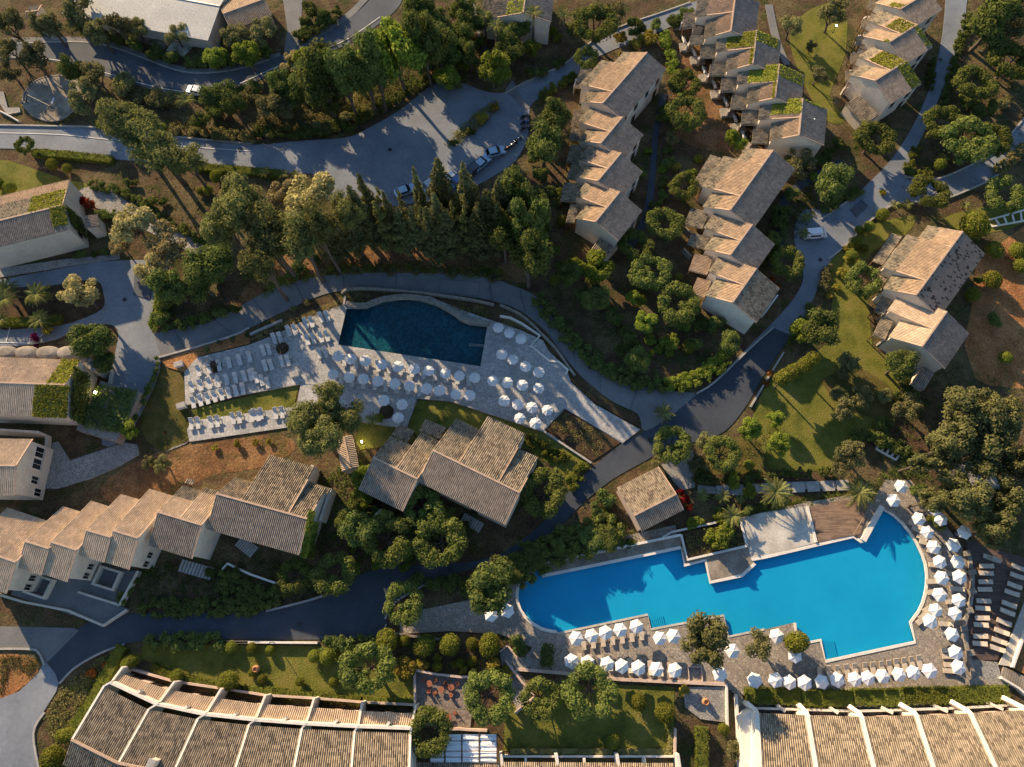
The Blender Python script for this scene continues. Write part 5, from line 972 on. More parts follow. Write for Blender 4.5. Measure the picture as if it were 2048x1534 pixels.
# hedges
def hedge(px, w, h, label, n=None, m='leaf_hedge', sm=0, z0=0.0, loose=0.0, cat='hedge'):
    if sm: px = smooth(px, sm)
    P = [G(p) + UP * z0 for p in px]; cnt[0] += 1; r = np.random.default_rng(cnt[0]); V, Fc = [], []
    o = empty('hedge', P[len(P) // 2]); tag(o, label, cat)
    if loose:
        Lt = sum((P[i + 1] - P[i]).length for i in range(len(P) - 1)); nb = int(Lt * w / .42) + 4; bl = []
        for _ in range(nb):
            s_ = r.random() * Lt
            for i in range(len(P) - 1):
                q = (P[i + 1] - P[i]).length
                if s_ <= q: break
                s_ -= q
            a_ = P[i].lerp(P[i + 1], min(1, s_ / q)) - o.location; d_ = (P[i + 1] - P[i]).normalized(); rr = (.32 + .3 * r.random()) * min(1.2, max(.7, w / 2))
            off = (r.random() - .5) * max(.2, w - rr * .8) * (1 + loose); bl.append((a_.x - d_.y * off, a_.y + d_.x * off, h * (.45 + .35 * r.random()), rr))
        link('foliage', leafmesh('foliage', bl, int(min(14000, Lt * w * 95)), .08, .19, cnt[0], m, .75, squash=1.1), o)['kind'] = 'stuff'; return o
    core, cf = [], []
    for i, p in enumerate(P):
        d = (P[min(i + 1, len(P) - 1)] - P[max(i - 1, 0)]).normalized(); s = Vector((-d.y, d.x, 0)) * w * .46; hh = h * .95
        core += [p - s, p + s, p + s * .92 + UP * hh, p - s * .92 + UP * hh]
    for i in range(len(P) - 1):
        for k in range(4): cf.append((i * 4 + k, i * 4 + (k + 1) % 4, i * 4 + 4 + (k + 1) % 4, i * 4 + 4 + k))
    cf += [(3, 2, 1, 0), tuple(4 * (len(P) - 1) + k for k in range(4))]
    Ls = [(P[i + 1] - P[i]).length for i in range(len(P) - 1)]; T = sum(Ls); n = n or int(min(5000, T * (w + 2 * h) * 26))
    ii = r.choice(len(Ls), n, p=np.array(Ls) / T)
    for i in ii:
        a = P[i].lerp(P[i + 1], r.random()); d = (P[i + 1] - P[i]).normalized(); s = Vector((-d.y, d.x, 0)); q = r.random() * (w + 2 * h)
        if q < w: c = a + s * (q - w / 2) + UP * h; nr = UP
        elif q < w + h: c = a + s * w / 2 + UP * (q - w); nr = s
        else: c = a - s * w / 2 + UP * (q - w - h); nr = -s
        c = c + Vector(r.normal(size=3)) * (.05 + loose); nr = nr + Vector(r.normal(size=3)) * .5; t = nr.cross(Vector(r.normal(size=3))).normalized(); b = nr.cross(t).normalized(); z = .07 + .1 * r.random()
        k = len(V); V += [c - t * z, c + b * z * .6, c + t * z, c - b * z * .6]; Fc.append((k, k + 1, k + 2, k + 3))
    mo('foliage', V, Fc, m, o)['kind'] = 'stuff'; mo('hedge_body', core, cf, m, o); return o
def scrub(px, n, s0, s1, seed, m='leaf_scrub', hmax=.5, clump=24, z0=0.0):
    """Ground cover nobody could count."""
    W = [G(p) for p in px]; r = np.random.default_rng(seed); xs = [p.x for p in W]; ys = [p.y for p in W]; V, Fc = [], []
    def inside(x, y):
        c = False; j = len(W) - 1
        for i in range(len(W)):
            if (W[i].y > y) != (W[j].y > y) and x < (W[j].x - W[i].x) * (y - W[i].y) / (W[j].y - W[i].y) + W[i].x: c = not c
            j = i
        return c
    tries = 0
    while len(Fc) < n and tries < n:
        tries += 1; x, y = r.uniform(min(xs), max(xs)), r.uniform(min(ys), max(ys))
        if not inside(x, y): continue
        R_ = .25 + .6 * r.random() ** 2
        for _ in range(int(clump * R_ / .5)):
            d = r.normal(size=3); d /= np.linalg.norm(d); c = np.array([x, y, .02]) + d * np.array([R_, R_, hmax * R_ * 1.2]) * (.5 + .5 * r.random()); c[2] = abs(c[2]) + .03 + z0
            t = r.normal(size=3); t /= np.linalg.norm(t); b = np.cross(t, d); s = s0 + (s1 - s0) * r.random(); k = len(V)
            V += [tuple(c - t * s), tuple(c + b * s * .5), tuple(c + t * s), tuple(c - b * s * .5)]; Fc.append((k, k + 1, k + 2, k + 3))
    o = mo('undergrowth', V, Fc, m); o['kind'] = 'stuff'; return o

many('R', 1172, 118, 27, 1368, 172, 33, 1370, 228, 36, 1367, 375, 30, 1330, 447, 36, 1272, 490, 36, 1300, 547, 38, 1357, 607, 42, 1577, 522, 34, 1747, 280, 37, 1860, 387, 38, 1345, 890, 43, 735, 1335, 52, 978, 1395, 52, 860, 1462, 44, 1180, 1380, 50, 1082, 1398, 42,
     668, 1148, 44, 590, 1150, 38, 880, 1083, 54, 772, 1078, 52, 848, 1018, 46, 1088, 985, 46, 1950, 165, 43, 2022, 122, 46, 1885, 245, 38, 1938, 282, 52, 1725, 562, 37, 50, 290, 22, 1190, 48, 42, 2008, 388, 42)
many('R', 808, 1207, 41, 1985, 280, 36, 1445, 905, 36)
many('O', 22, 52, 34, 98, 48, 36, 158, 24, 40, 195, 62, 28, 240, 55, 26, h=5.5)
many('O', 70, 120, 40, 18, 142, 26, 190, 152, 40, 165, 197, 40, 272, 58, 30, 352, 70, 28, 470, 78, 32, 522, 62, 36, 540, 200, 40, 505, 195, 26, 578, 215, 26, 1585, 50, 32, 1668, 30, 38, 1622, 95, 14, 1637, 150, 24,
     1600, 325, 34, 1702, 720, 28, 1690, 745, 20, 1680, 790, 22, 1722, 795, 28, 1692, 822, 30, 1815, 812, 34, 1702, 905, 38, 1685, 935, 30, 1418, 880, 30, 1395, 930, 24, 1320, 922, 20, 295, 925, 19, 327, 930, 22, 1515, 1287, 32, 1341, 278, 20, 1230, 25, 30, 1150, 60, 20, 1470, 680 - 5, 5, 20, 100, 30, 2030, 60, 40)
many('B', 145, 140, 28, 440, 195, 36, 470, 212, 30, 400, 238, 20, 629, 152, 56, 860, 60, 36, 880, 102, 36, 908, 80, 32, 925, 25, 28, 1025, 100, 26, 1012, 72, 26, 835, 40, 32, 1106, 232, 42, 1090, 292, 42, 1660, 372, 36, 1693, 346, 18, 1990, 40, 52, 1640, 662, 40, 1800, 730, 36,
     985, 1180, 56, 1000, 1140, 36, 720, 1058, 40, 700, 1045, 30, 345, 575, 42, 400, 562, 42, 420, 522, 50, 185, 682, 40, 205, 722, 26, 1460, 682, 28, 1190, 600, 30, 1275, 720, 26, 1265, 692, 20, 2020, 20, 36, 1045, 25, 26, 965, 45, 24)
many('D', 1410, 1287, 54, 1930, 830, 66, 1992, 832, 52, 1980, 900, 60, 1898, 892, 52, 1930, 990, 58, 2012, 1002, 48, 1985, 1062, 40, 1862, 1000, 26, 1840, 925, 24, 2040, 930, 40, h=6.5)
many('B', 840, 20, 34, 880, 55, 30, 900, 110, 32, 930, 60, 30, 850, 120, 30, 820, 75, 30, 940, 110, 28, 680, 170, 34, 560, 170, 30, 590, 190, 28, 660, 210, 24, 1040, 60, 24, 1000, 110, 22)
many('B', 1048, 470, 45, 1060, 520, 42, 1010, 470, 34, 1030, 400, 40, 1075, 430, 30, 1035, 455, 36, h=9.5)
many('G', 605, 122, 28, 717, 142, 48, 985, 140, 40, 430, 112, 26, 496, 112, 30, 1465, 277, 20, 1480, 287, 16, 1290, 642, 25, 1268, 592, 19, 1280, 600, 14, 258, 860, 20, 1607, 665, 26, 1550, 838, 18, 1558, 890, 26, 1500, 862, 26, 895, 155, 26, 1190, 535, 34, 1150, 540, 26, 590, 215, 13, 730, 950, 26, 726, 978, 28, 1065, 98, 21)
many('G', 792, 97, 62, h=11)
many('B', 640, 150, 50, 728, 140, 38, 690, 150, 40, 850, 85, 40, 750, 135, 34, h=11)
many('M', 270, 455, 42, 240, 492, 26, 335, 482, 44, 310, 540, 40, 620, 398, 54, 160, 588, 42, 565, 398, 36, 585, 122, 24)
many('P', 248, 250, 48, 320, 300, 58, 370, 318, 38, 285, 262, 50, h=9.5)
many('P', 490, 418, 62, 442, 440, 42, 540, 470, 60, 602, 480, 52, 520, 520, 40, 640, 460, 38, 690, 420, 34, h=14)
many('P', 660, 800, 36, 612, 838, 40, 688, 838, 42, 645, 880, 44, h=8.5)
for t in ((720, 350, 12), (700, 380, 11.5), (786, 372, 12), (829, 342, 12.3), (866, 318, 13), (898, 348, 12), (937, 325, 12.8), (760, 400, 11.5), (650, 410, 11), (812, 405, 11), (852, 396, 12), (884, 408, 11), (922, 398, 12), (962, 380, 11.4), (985, 350, 12), (1012, 362, 11), (1000, 408, 10.5), (745, 372, 11), (676, 402, 10), (625, 425, 10), (1030, 340, 10.5), (840, 378, 10), (905, 380, 10.8), (946, 366, 10.4), (790, 412, 10), (725, 412, 9.5), (690, 432, 9), (870, 428, 9.5), (940, 425, 9.5), (772, 392, 11), (830, 398, 11), (868, 388, 12), (905, 402, 11), (980, 395, 11), (1022, 395, 10.5), (955, 402, 11)): conifer(t[0], t[1], t[2] * 1.42)
many('S', 105, 330, 11, 135, 338, 10, 20, 375, 13, -3, 370, 13, 433, 355, 13, 470, 362, 10, 402, 382, 9, 416, 380, 11, 1765, 430, 14, 1737, 455, 12, 1718, 460, 9, 1710, 485, 12, 1728, 496, 8, 1704, 512, 12, 1950, 452, 26, 1990, 500, 17, 2033, 502, 16, 2042, 532, 15, 2010, 715, 14, 1985, 560, 17, 1912, 320, 8, 1880, 330, 12, 1945, 590, 14,
     355, 1352, 13, 463, 1294, 12, 504, 1296, 12, 456, 1362, 20, 525, 1357, 9, 600, 1363, 9, 667, 1363, 9, 655, 1312, 17, 698, 1296, 8, 630, 1312, 14, 775, 1282, 22, 810, 1282, 11, 850, 1290, 22, 945, 1287, 12, 980, 1290, 22, 875, 1333, 11, 920, 1326, 11, 945, 1322, 10, 1278, 1404, 16, 1330, 1426, 21, 1225, 1483, 14, 1447, 1458, 12, 1396, 318, 9, 1358, 560 - 8, 8, 1378, 695, 13, 1498, 930, 11, 1110, 560, 10, 1125, 440, 13, 505, 1345, 8, 540, 1300, 9)
plant('S', 262, 1322, 18, None, .7); plant('S', 900, 1290, 21, None, 1.1); plant('S', 135, 1470, 16, None, 1.4); plant('S', 108, 1515, 24); plant('S', 1590, 1283, 21, 2.6)
many('H', 230, 76, 22, 270, 92, 22, 310, 106, 22, 345, 119, 20, 612, 45, 16, 620, 20, 22, 645, 32, 20, 300, 407, 22, 326, 402, 10, 255, 364, 10, 268, 366, 10, 830, 1165, 22, 870, 1170, 24, 902, 1166, 24, 930, 1172, 22, 320, 640, 22, 335, 602, 26, 440, 626, 16, 470, 620, 14, 1205, 612, 14, 1165, 592, 20, 1430, 645, 22, 1400, 650, 22, 1385, 690, 20, 1580, 385, 20, 1095, 1310, 26, 1035, 1290, 24, 1820, 345, 14, 560, 200, 20, 940, 52, 20, 960, 88, 18, 1270, 48, 22, 1213, 996, 22, 1985, 640, 18, 1960, 560, 16, 700, 255, 16, 880, 30, 20, 1760, 880, 22, 1890, 660, 14)
many('K', 1340, 688, 22, 1365, 650, 18, 1420, 735, 18, 1398, 748, 18, 1372, 758, 16, 735, 1002, 20, 760, 835, 10, 1095, 820, 12, 1120, 385, 14, 1385, 345, 12, 1625, 352, 12, 1470, 960, 20, 1500, 985, 18, 925, 130, 18, 715, 930, 16, 1295, 430, 10, 1280, 345, 12, 1295, 300, 10, 1325, 340, 10, 1360, 40, 12, 1435, 1080, 30, 1455, 1060, 22)
many('Y', 810, 1336, 26, 845, 1330, 17, 1295, 76, 22, 1272, 86, 15, 1240, 75, 16, 985, 1338, 26, 1010, 1345, 18, 1365, 1378, 16, 430, 895, 8, 473, 890, 11, 511, 885, 9, 536, 884, 9, 95, 660, 12, 1355, 335, 12, 1765, 385, 8, 1240, 110, 10)
many('W', 310, 195, 26, 340, 198, 22, 285, 190, 20, 245, 166, 28, 415, 205, 18, 905, 160, 26, 880, 150, 20, 640, 100, 20, 1335, 685, 16, 1470, 1500, 22, 1420, 1290, 10, 1770, 790, 18, 1080, 380, 16, 1850, 640, 12)
many('F', 165, 402, 14, 180, 410, 14, 150, 392, 10, 1370, 1000, 14, 1378, 1015, 10, 1362, 985, 9); many('V', 72, 678, 13, 74, 694, 9); many('A', 1545, 560, 10, 1556, 572, 9, 1540, 745, 10, 1534, 765, 9, 185, 1345, 14, 210, 1330, 12, 330, 870 - 6, 4)
# tall clipped slab tree on the lawn
o = empty('topiary_tree', G((1600, 775))); reg(o, 'tall clipped slab-shaped tree', 'tree', 'clipped trees', (1590, 745))
a, b = G((1562, 762), 4.2), G((1620, 722), 4.2); bl = [tuple(a.lerp(b, i / 9) + Vector((random.uniform(-.2, .2), random.uniform(-.2, .2), random.uniform(-.3, .6)))) + (1.15,) for i in range(10)]
bl = [(x - o.location.x, y - o.location.y, z, r) for x, y, z, r in bl]; link('crown', leafmesh('crown', bl, 4500, .07, .15, 55, 'leaf_topiary', .9, shell=.9), o)
for e in (a.lerp(b, .1), a.lerp(b, .9)): v, f = tube_vf([(e.x, e.y, -.1), (e.x, e.y, 3.8)], [.16, .12], 8); mo('trunk', v, f, 'bark', o)
for t in ((372, 200, 24, 8), (992, 52, 20, 8), (1068, 24, 22, 8), (1083, 252, 24, 7), (1130, 30, 18, 7), (970, 30, 16, 7)): palm('T', *t, n=16)
for t in ((72, 588, 30, 3.4), (8, 598, 30, 3.4), (78, 640, 24, 2.2), (0, 640, 20, 2.0), (1552, 985, 34, 2.4), (1720, 985, 34, 2.4), (1465, 1032, 24, 2), (12, 575, 24, 3)): palm('L', *t, n=24)
for t in ((1328, 826, 22, 1.2), (1612, 436, 15, 1.8), (1608, 466, 16, 1.8), (1405, 990, 16, 1.4), (1445, 992, 18, 1.4), (1885, 318, 16, 1.2), (1790, 410, 13, 1), (1815, 408, 13, 1), (745, 840, 17, 1.6), (900, 1028, 16, 1.4), (530, 345, 14, 1.4), (568, 348, 14, 1.4), (590, 348, 12, 1.4), (1930, 410, 12, 1), (1480, 1000, 12, 1), (1918, 470, 8, 3.5)): palm('U', *t, n=16)
# bare feathery tree in terrace pit and bed
for c_, q in ((B1(1275, 692), 'bare twisted olive trunk in the left tree pit'), (B2(195, 585), 'bare twisted trunk in the second tree pit'), (B3(470, 1050), 'leafless grey shrub in the triangular bed')):
    p = G(c_); tag(mo('bare_tree', *join(*[tube_vf([(p.x, p.y, .2), (p.x + math.cos(k) * .5, p.y + math.sin(k) * .5, .9), (p.x + math.cos(k + .4) * 1.5, p.y + math.sin(k + .3) * 1.5, 1.5 + .3 * (k % 2))], [.12, .08, .03], 6) for k in (2.0, 2.6, 3.4, 1.2, .3, 4.5)]), 'bark'), q, 'tree')
# hedges
hedge([(70, 309), (150, 315), (228, 324)], 1.6, .9, 'straight clipped hedge beside road left of the big pine'); hedge([(398, 338), (480, 344), (562, 352)], 1.6, .9, 'straight clipped hedge beside road right of the big pine')
hedge([(340, 262), (420, 270), (512, 280)], 2.2, 1.0, 'loose hedge above road end by the fan palm', None, 'leaf_scrub', 3, 0, .08)
hedge([(515, 268), (600, 270), (660, 262), (720, 240), (780, 205), (830, 180), (870, 160)], 2.4, 1.2, 'long loose hedge curving above the car park', None, 'leaf_dark', 3, 0, .1)
hedge([(595, 80), (640, 58), (690, 22)], 2.6, 1.3, 'dark roadside hedge at the top road fork', None, 'leaf_dark', 2, 0, .06); hedge([(378, 128), (430, 130), (500, 122), (545, 108)], 2.4, 1.2, 'dark hedge under the orange-tiled cottage', None, 'leaf_dark', 2, 0, .06)
hedge([(1080, 200), (1110, 178), (1152, 155)], 2.0, 1.0, 'yellow-green hedge along lane above car park row', None, 'leaf_hedge', 2, 0, .06); hedge([(1326, 70), (1335, 110), (1348, 158)], 2.2, 1.2, 'pale green hedge behind the first long house', None, 'leaf_green', 2, 0, .08)
hedge([(1072, 598), (1105, 640), (1150, 692), (1205, 735), (1265, 765), (1330, 772)], 2.6, 1.1, 'long dark hedge curving above the concrete lane', None, 'leaf_dark', 3, 0, .07); hedge([(1330, 770), (1385, 765), (1430, 735), (1455, 705)], 2.6, 1.3, 'bright hedge at lane and road corner', None, 'leaf_green', 3, 0, .08)
hedge([(300, 660), (320, 640), (330, 600), (322, 570)], 2.4, 1.2, 'rounded hedge at courtyard corner', None, 'leaf_green', 2, 0, .08); hedge([(330, 664), (380, 650), (425, 632)], 2.0, 1.0, 'dark hedge beside lane below dark trees', None, 'leaf_dark', 2, 0, .07)
hedge([(-10, 648), (60, 646), (128, 642)], 1.6, 1.0, 'clipped hedge between palms and parking bays'); hedge([(182, 372), (230, 382), (275, 398), (330, 440), (420, 490)], 1.8, .9, 'hedge along the stone path by villa', None, 'leaf_dark', 3, 0, .07)
hedge([(200, 432), (235, 430), (270, 450)], 2.0, .9, 'green hedge beside the red flowering shrub', None, 'leaf_dark', 2, 0, .08); hedge([(319, 715), (312, 755), (285, 820), (275, 842)], 1.0, 1.1, 'thin ivy hedge between lane and grass slope', None, 'leaf_dark', 3, 0, .06)
hedge([(1395, 920), (1396, 966)], 1.8, 1.2, 'short hedge corner right of patchy-roofed house', None, 'leaf_dark', 0, 0, .05); hedge([(1400, 962), (1480, 960), (1535, 948), (1660, 946)], 1.6, 1.1, 'long dark hedge below the big lawn', None, 'leaf_dark', 0, 0, .05)
hedge([(1700, 868), (1760, 882), (1810, 905)], 2.2, 1.3, 'dark hedge above the white footbridge', None, 'leaf_dark', 2, 0, .07); hedge([(1828, 300), (1815, 335), (1810, 350), (1860, 350)], 1.8, 1.1, 'hedge wrapped round the road fork corner', None, 'leaf_hedge', 0, 0, .06)
hedge([(1985, 350), (2015, 325), (2060, 290)], 2.0, 1.0, 'pale hedge beside right road branch', None, 'leaf_scrub', 2, 0, .07); hedge([(1655, 530), (1645, 575), (1632, 600)], 1.8, 1.0, 'grey-green hedge between road and upper lawn', None, 'leaf_grey', 2, 0, .08); hedge([(1625, 610), (1600, 650), (1575, 700)], 1.6, .8, 'dark low hedge on road bend above lawn', None, 'leaf_dark', 2, 0, .06)
hedge([(1560, 420), (1552, 465), (1530, 520)], 3.0, 1.2, 'wide dark hedge beside the parked van', None, 'leaf_dark', 2, 0, .08); hedge([(1720, 385), (1690, 395), (1645, 425)], 2.2, .9, 'leafy bank hedge above van bay', None, 'leaf_dark', 2, 0, .08); hedge([(1865, 120), (1855, 180)], 1.6, .7, 'low dark hedge between top right road and soil', None, 'leaf_dark', 0, 0, .06)
hedge([(1885, 215), (1910, 110), (1935, 30)], 1.8, .9, 'dark hedge right of the top right road', None, 'leaf_dark', 2, 0, .06)
big = [(1235, 1085), (1205, 1065), (1175, 1082), (1140, 1085), (1105, 1098), (1068, 1115), (1035, 1140), (1018, 1165)]
hedge(big, 5.2, 2.0, 'tall shaggy hedge between road and blue pool', None, 'leaf_olive', 3, 0, .12); many('B', 1215, 1078, 28, 1180, 1078, 26, 1120, 1096, 22, 1070, 1116, 24, 1030, 1142, 26, h=1.7)
hedge([(296, 1282), (400, 1283), (455, 1284)], 2.4, 1.3, 'dark hedge on road side of garden lawn', None, 'leaf_dark', 0, 0, .06); hedge([(645, 1290), (700, 1286), (752, 1282)], 2.2, 1.3, 'dark hedge beside road left of round topiaries', None, 'leaf_dark', 0, 0, .06)
hedge([(285, 1215), (400, 1216), (520, 1214)], 2.6, .9, 'dark low hedge above road below brown houses', None, 'leaf_dark', 2, 0, .07); hedge([(440, 1160), (490, 1180), (520, 1200), (560, 1190)], 3, .9, 'dark bank hedge below wide brown house', None, 'leaf_dark', 2, 0, .07)
hs = [Y4(1060, 500), Y4(1250, 600), Y4(1400, 635), Y4(1740, 700), Y4(2045, 740), Y5(120, 735), Y5(400, 760)]
hedge(hs[:3], 1.1, .8, 'clipped hedge piece at left end of garden wall'); hedge(hs[2:4], 1.1, .8, 'clipped hedge piece second along the garden wall'); hedge(hs[4:], 1.1, .8, 'clipped hedge piece between large topiary and third wall')
hedge([Y5(415, 740), Y5(650, 785), Y5(905, 805)], 1.2, .9, 'clipped hedge piece above third roof strip'); hedge([Y5(920, 800), Y5(1130, 830), Y5(1390, 860)], 1.2, .9, 'clipped hedge piece under the ring olive'); hedge([Y5(1420, 860), Y5(1930, 865)], 1.1, .8, 'clipped hedge piece nearest the café terrace')
hedge([(250, 1292), (215, 1355), (180, 1420), (150, 1455)], 1.8, 1.0, 'clipped hedge running down beside leftmost party wall', None, 'leaf_hedge', 2)
for i, (x0, x1, y0, y1) in enumerate(((158, 520, 190, 195), (528, 865, 205, 210), (872, 1208, 200, 200), (1216, 1555, 190, 188), (1562, 1905, 185, 178))):
    hedge([Y6(x0, y0), Y6(x1, y1)], 2.3, 1.5, ('first', 'second', 'third', 'fourth', 'fifth')[i] + ' block from left of the tall clipped hedge below parasols', None, 'leaf_hedge', 0, .1)
hedge([(1400, 1452), (1400, 1545)], 1.7, 1.4, 'upright clipped hedge beside lower lawn path'); hedge([C3(60, 1438), C3(660, 1438)], .8, .7, 'low brownish hedge along bottom of lower lawn', None, 'leaf_scrub'); hedge([C3(690, 1440), C3(1000, 1440), C3(1005, 1310)], .8, .7, 'low brownish hedge at lower lawn corner', None, 'leaf_scrub')
hedge(fs(B3, 140, 1110, 230, 1165, 300, 1200, 400, 1250), 1.8, .8, 'green hedge below terrace wall beside largest house', None, 'leaf_hedge', 2, 0, .06); hedge(fs(B3, 400, 1390, 460, 1330, 515, 1280), 2.2, 1.0, 'green hedge corner at road below triangular bed', None, 'leaf_hedge', 2, 0, .08)
plant('Y', 968, 238, 17); plant('Y', 990, 215, 12); plant('H', 940, 262, 12); plant('H', 908, 285, 10)
def bank(key, px, n, r0, r1, wob=14):
    P = smooth(px, 6); g = random.Random(n * 31 + int(px[0][0]))
    for i in range(n):
        q = P[min(len(P) - 1, int((i + .5) / n * len(P)))]; plant(key, q[0] + g.uniform(-wob, wob), q[1] + g.uniform(-wob, wob), g.uniform(r0, r1))
bank('H', [(1328, 215), (1338, 290), (1326, 390), (1302, 435)], 14, 11, 17, 7); bank('H', [(410, 218), (480, 195), (560, 160), (610, 135)], 9, 14, 22); bank('H', [(1060, 330), (1108, 385), (1095, 470), (1110, 520)], 10, 12, 20, 16); bank('H', [(1180, 560), (1240, 640), (1250, 730)], 8, 12, 20, 18)
bank('H', [(1560, 320), (1620, 335), (1690, 300)], 8, 12, 18); bank('H', [(1950, 60), (1935, 190), (1965, 225)], 8, 14, 22, 18); bank('W', [(1990, 215), (2040, 180)], 4, 12, 18); bank('Y', [(1665, 590), (1690, 540), (1700, 500)], 5, 8, 13); bank('H', [(1780, 700), (1830, 770), (1760, 850)], 8, 12, 20, 16)
bank('H', [(1835, 970), (1872, 1050)], 6, 12, 18); bank('H', [(705, 1010), (800, 1050), (930, 1060)], 11, 14, 22, 18); bank('K', [(700, 1090), (820, 1130), (690, 1120)], 6, 10, 16); bank('H', [(1000, 985), (1060, 1020)], 5, 12, 18); bank('H', [(430, 1140), (560, 1185)], 5, 12, 18, 10)
bank('K', [(200, 247), (330, 255)], 7, 10, 15, 5); bank('H', [(430, 570), (560, 545), (640, 505)], 10, 12, 20); bank('Y', fs(C2, 850, 930, 1100, 900, 1340, 970), 7, 8, 13, 8); bank('H', [(1190, 1020), (1255, 1085)], 6, 12, 18, 8); bank('K', [(1380, 1045), (1465, 1035)], 4, 12, 16, 6)
bank('W', [(520, 262), (620, 262), (700, 235), (770, 195)], 9, 10, 16, 6); bank('K', [(1400, 620), (1340, 700), (1290, 690)], 6, 10, 16, 14); bank('H', [(240, 1085 + 120), (290, 1140)], 4, 10, 16, 8)
bank('W', [(640, 548), (760, 540), (900, 545), (990, 552)], 11, 9, 14, 4); bank('H', [(1385, 30), (1330, 45), (1260, 60)], 6, 12, 18, 8); bank('W', [(400, 700), (480, 672), (550, 640), (620, 600)], 9, 6, 9, 4); bank('H', [(1560, 1010), (1500, 1015), (1430, 1025)], 5, 10, 15, 6)
bank('H', [(230, 500), (190, 505), (150, 515)], 5, 9, 13, 3); bank('H', [(1130, 120), (1090, 150), (1050, 150)], 5, 12, 18, 8); bank('K', [(1000, 20), (1080, 60), (1120, 80)], 6, 12, 18, 12)
many('B', 1075, 395, 25, 1090, 440, 24, 1066, 472, 26, 1140, 548, 30, 1545, 480, 22)
# ground cover
scrub([(540, 555), (700, 530), (1000, 535), (1020, 562), (800, 545), (640, 551), (520, 598)], 9000, .06, .15, 1, 'leaf_green', .8)
scrub(fs(B2, 560, 265, 900, 265, 1400, 340, 1400, 430, 1300, 420, 1100, 315, 900, 278, 700, 322, 600, 325), 5000, .05, .12, 2, 'leaf_scrub', .7, z0=.1)
scrub(fs(B2, 0, 525, 200, 440, 540, 295, 555, 330, 300, 415, 0, 540), 4500, .05, .12, 3, 'leaf_pale', .7, z0=.09)
scrub([(90, 1430), (130, 1370), (200, 1318), (250, 1292), (170, 1440), (110, 1500)], 8000, .06, .16, 4, 'leaf_scrub', .6)
scrub([(0, 1312), (50, 1312), (80, 1330), (60, 1350), (20, 1330), (0, 1400)], 2500, .06, .14, 5, 'leaf_scrub', .6)
scrub([(1100, 400), (1200, 520), (1300, 560), (1420, 640), (1440, 720), (1300, 760), (1200, 720), (1100, 600)], 5000, .06, .14, 6, 'leaf_dark', .4)
scrub([(1800, 380), (2050, 100), (2050, 320), (1900, 330)], 4000, .06, .14, 7, 'leaf_scrub', .4)
scrub([(480, 250), (700, 180), (800, 150), (850, 175), (720, 245), (520, 275), (380, 265), (320, 230)], 12000, .08, .2, 8, 'leaf_scrub', .7)
scrub([(560, 120), (900, 10), (1000, 20), (960, 160), (800, 180), (650, 200)], 14000, .08, .22, 9, 'leaf_dark', .9)
scrub([(250, 350), (600, 360), (640, 520), (400, 560), (300, 480)], 5000, .06, .15, 10, 'leaf_scrub', .4)
scrub([(0, 100), (200, 20), (560, 40), (500, 110), (380, 125), (220, 75), (0, 75)], 10000, .07, .18, 11, 'leaf_dark', .6)
scrub([(1450, 905), (1540, 860), (1500, 935), (1400, 940)], 1500, .05, .12, 12, 'leaf_scrub', .4)
scrub([(1200, 1000), (1300, 1090), (1240, 1110), (1180, 1050)], 3000, .06, .15, 13, 'leaf_dark', .5)
scrub([(640, 950), (720, 920), (740, 1060), (640, 1110)], 5000, .07, .18, 14, 'leaf_dark', .6); scrub([(690, 1000), (960, 1010), (950, 1110), (700, 1130)], 7000, .07, .18, 15, 'leaf_dark', .5)
scrub([(430, 1110), (640, 1130), (640, 1200), (280, 1215), (300, 1130)], 7000, .06, .16, 16, 'leaf_dark', .35); scrub([(1820, 720), (2048, 760), (2048, 960), (1780, 900)], 6000, .06, .15, 17, 'leaf_dark', .4)
scrub([(780, 1285), (1030, 1285), (1010, 1340), (840, 1350)], 2500, .05, .12, 18, 'leaf_scrub', .4); scrub([(1145, 772), (1200, 808), (1276, 838), (1274, 850), (1190, 800), (1140, 760)], 1500, .05, .1, 19, 'leaf_grey', .6)
scrub([(1500, 560), (1600, 380), (1700, 330), (1640, 420), (1540, 540)], 5000, .06, .16, 20, 'leaf_dark', .5); scrub([(1420, 1040), (1530, 1000), (1700, 985), (1680, 1000), (1480, 1040)], 3500, .06, .16, 21, 'leaf_green', .5)
scrub([(1096, 856), (1130, 824), (1236, 886), (1185, 918)], 2500, .05, .13, 24, 'leaf_scrub', .4, z0=.16); scrub(fs(C3, 1085, 160, 1400, 95, 1435, 222, 1120, 290), 3500, .05, .14, 25, 'leaf_scrub', .6, z0=.27); scrub([(1002, 205), (985, 235), (950, 265), (905, 298), (888, 288), (915, 262), (950, 230), (985, 205)], 5000, .06, .16, 26, 'leaf_scrub', .7, z0=.1); scrub([(1700, 1000), (1760, 950), (1830, 900), (1860, 960), (1780, 955), (1740, 1000)], 3000, .06, .16, 22, 'leaf_dark', .6); scrub([(70, 130), (330, 190), (500, 270), (340, 262), (60, 250)], 7000, .07, .18, 23, 'leaf_scrub', .5)

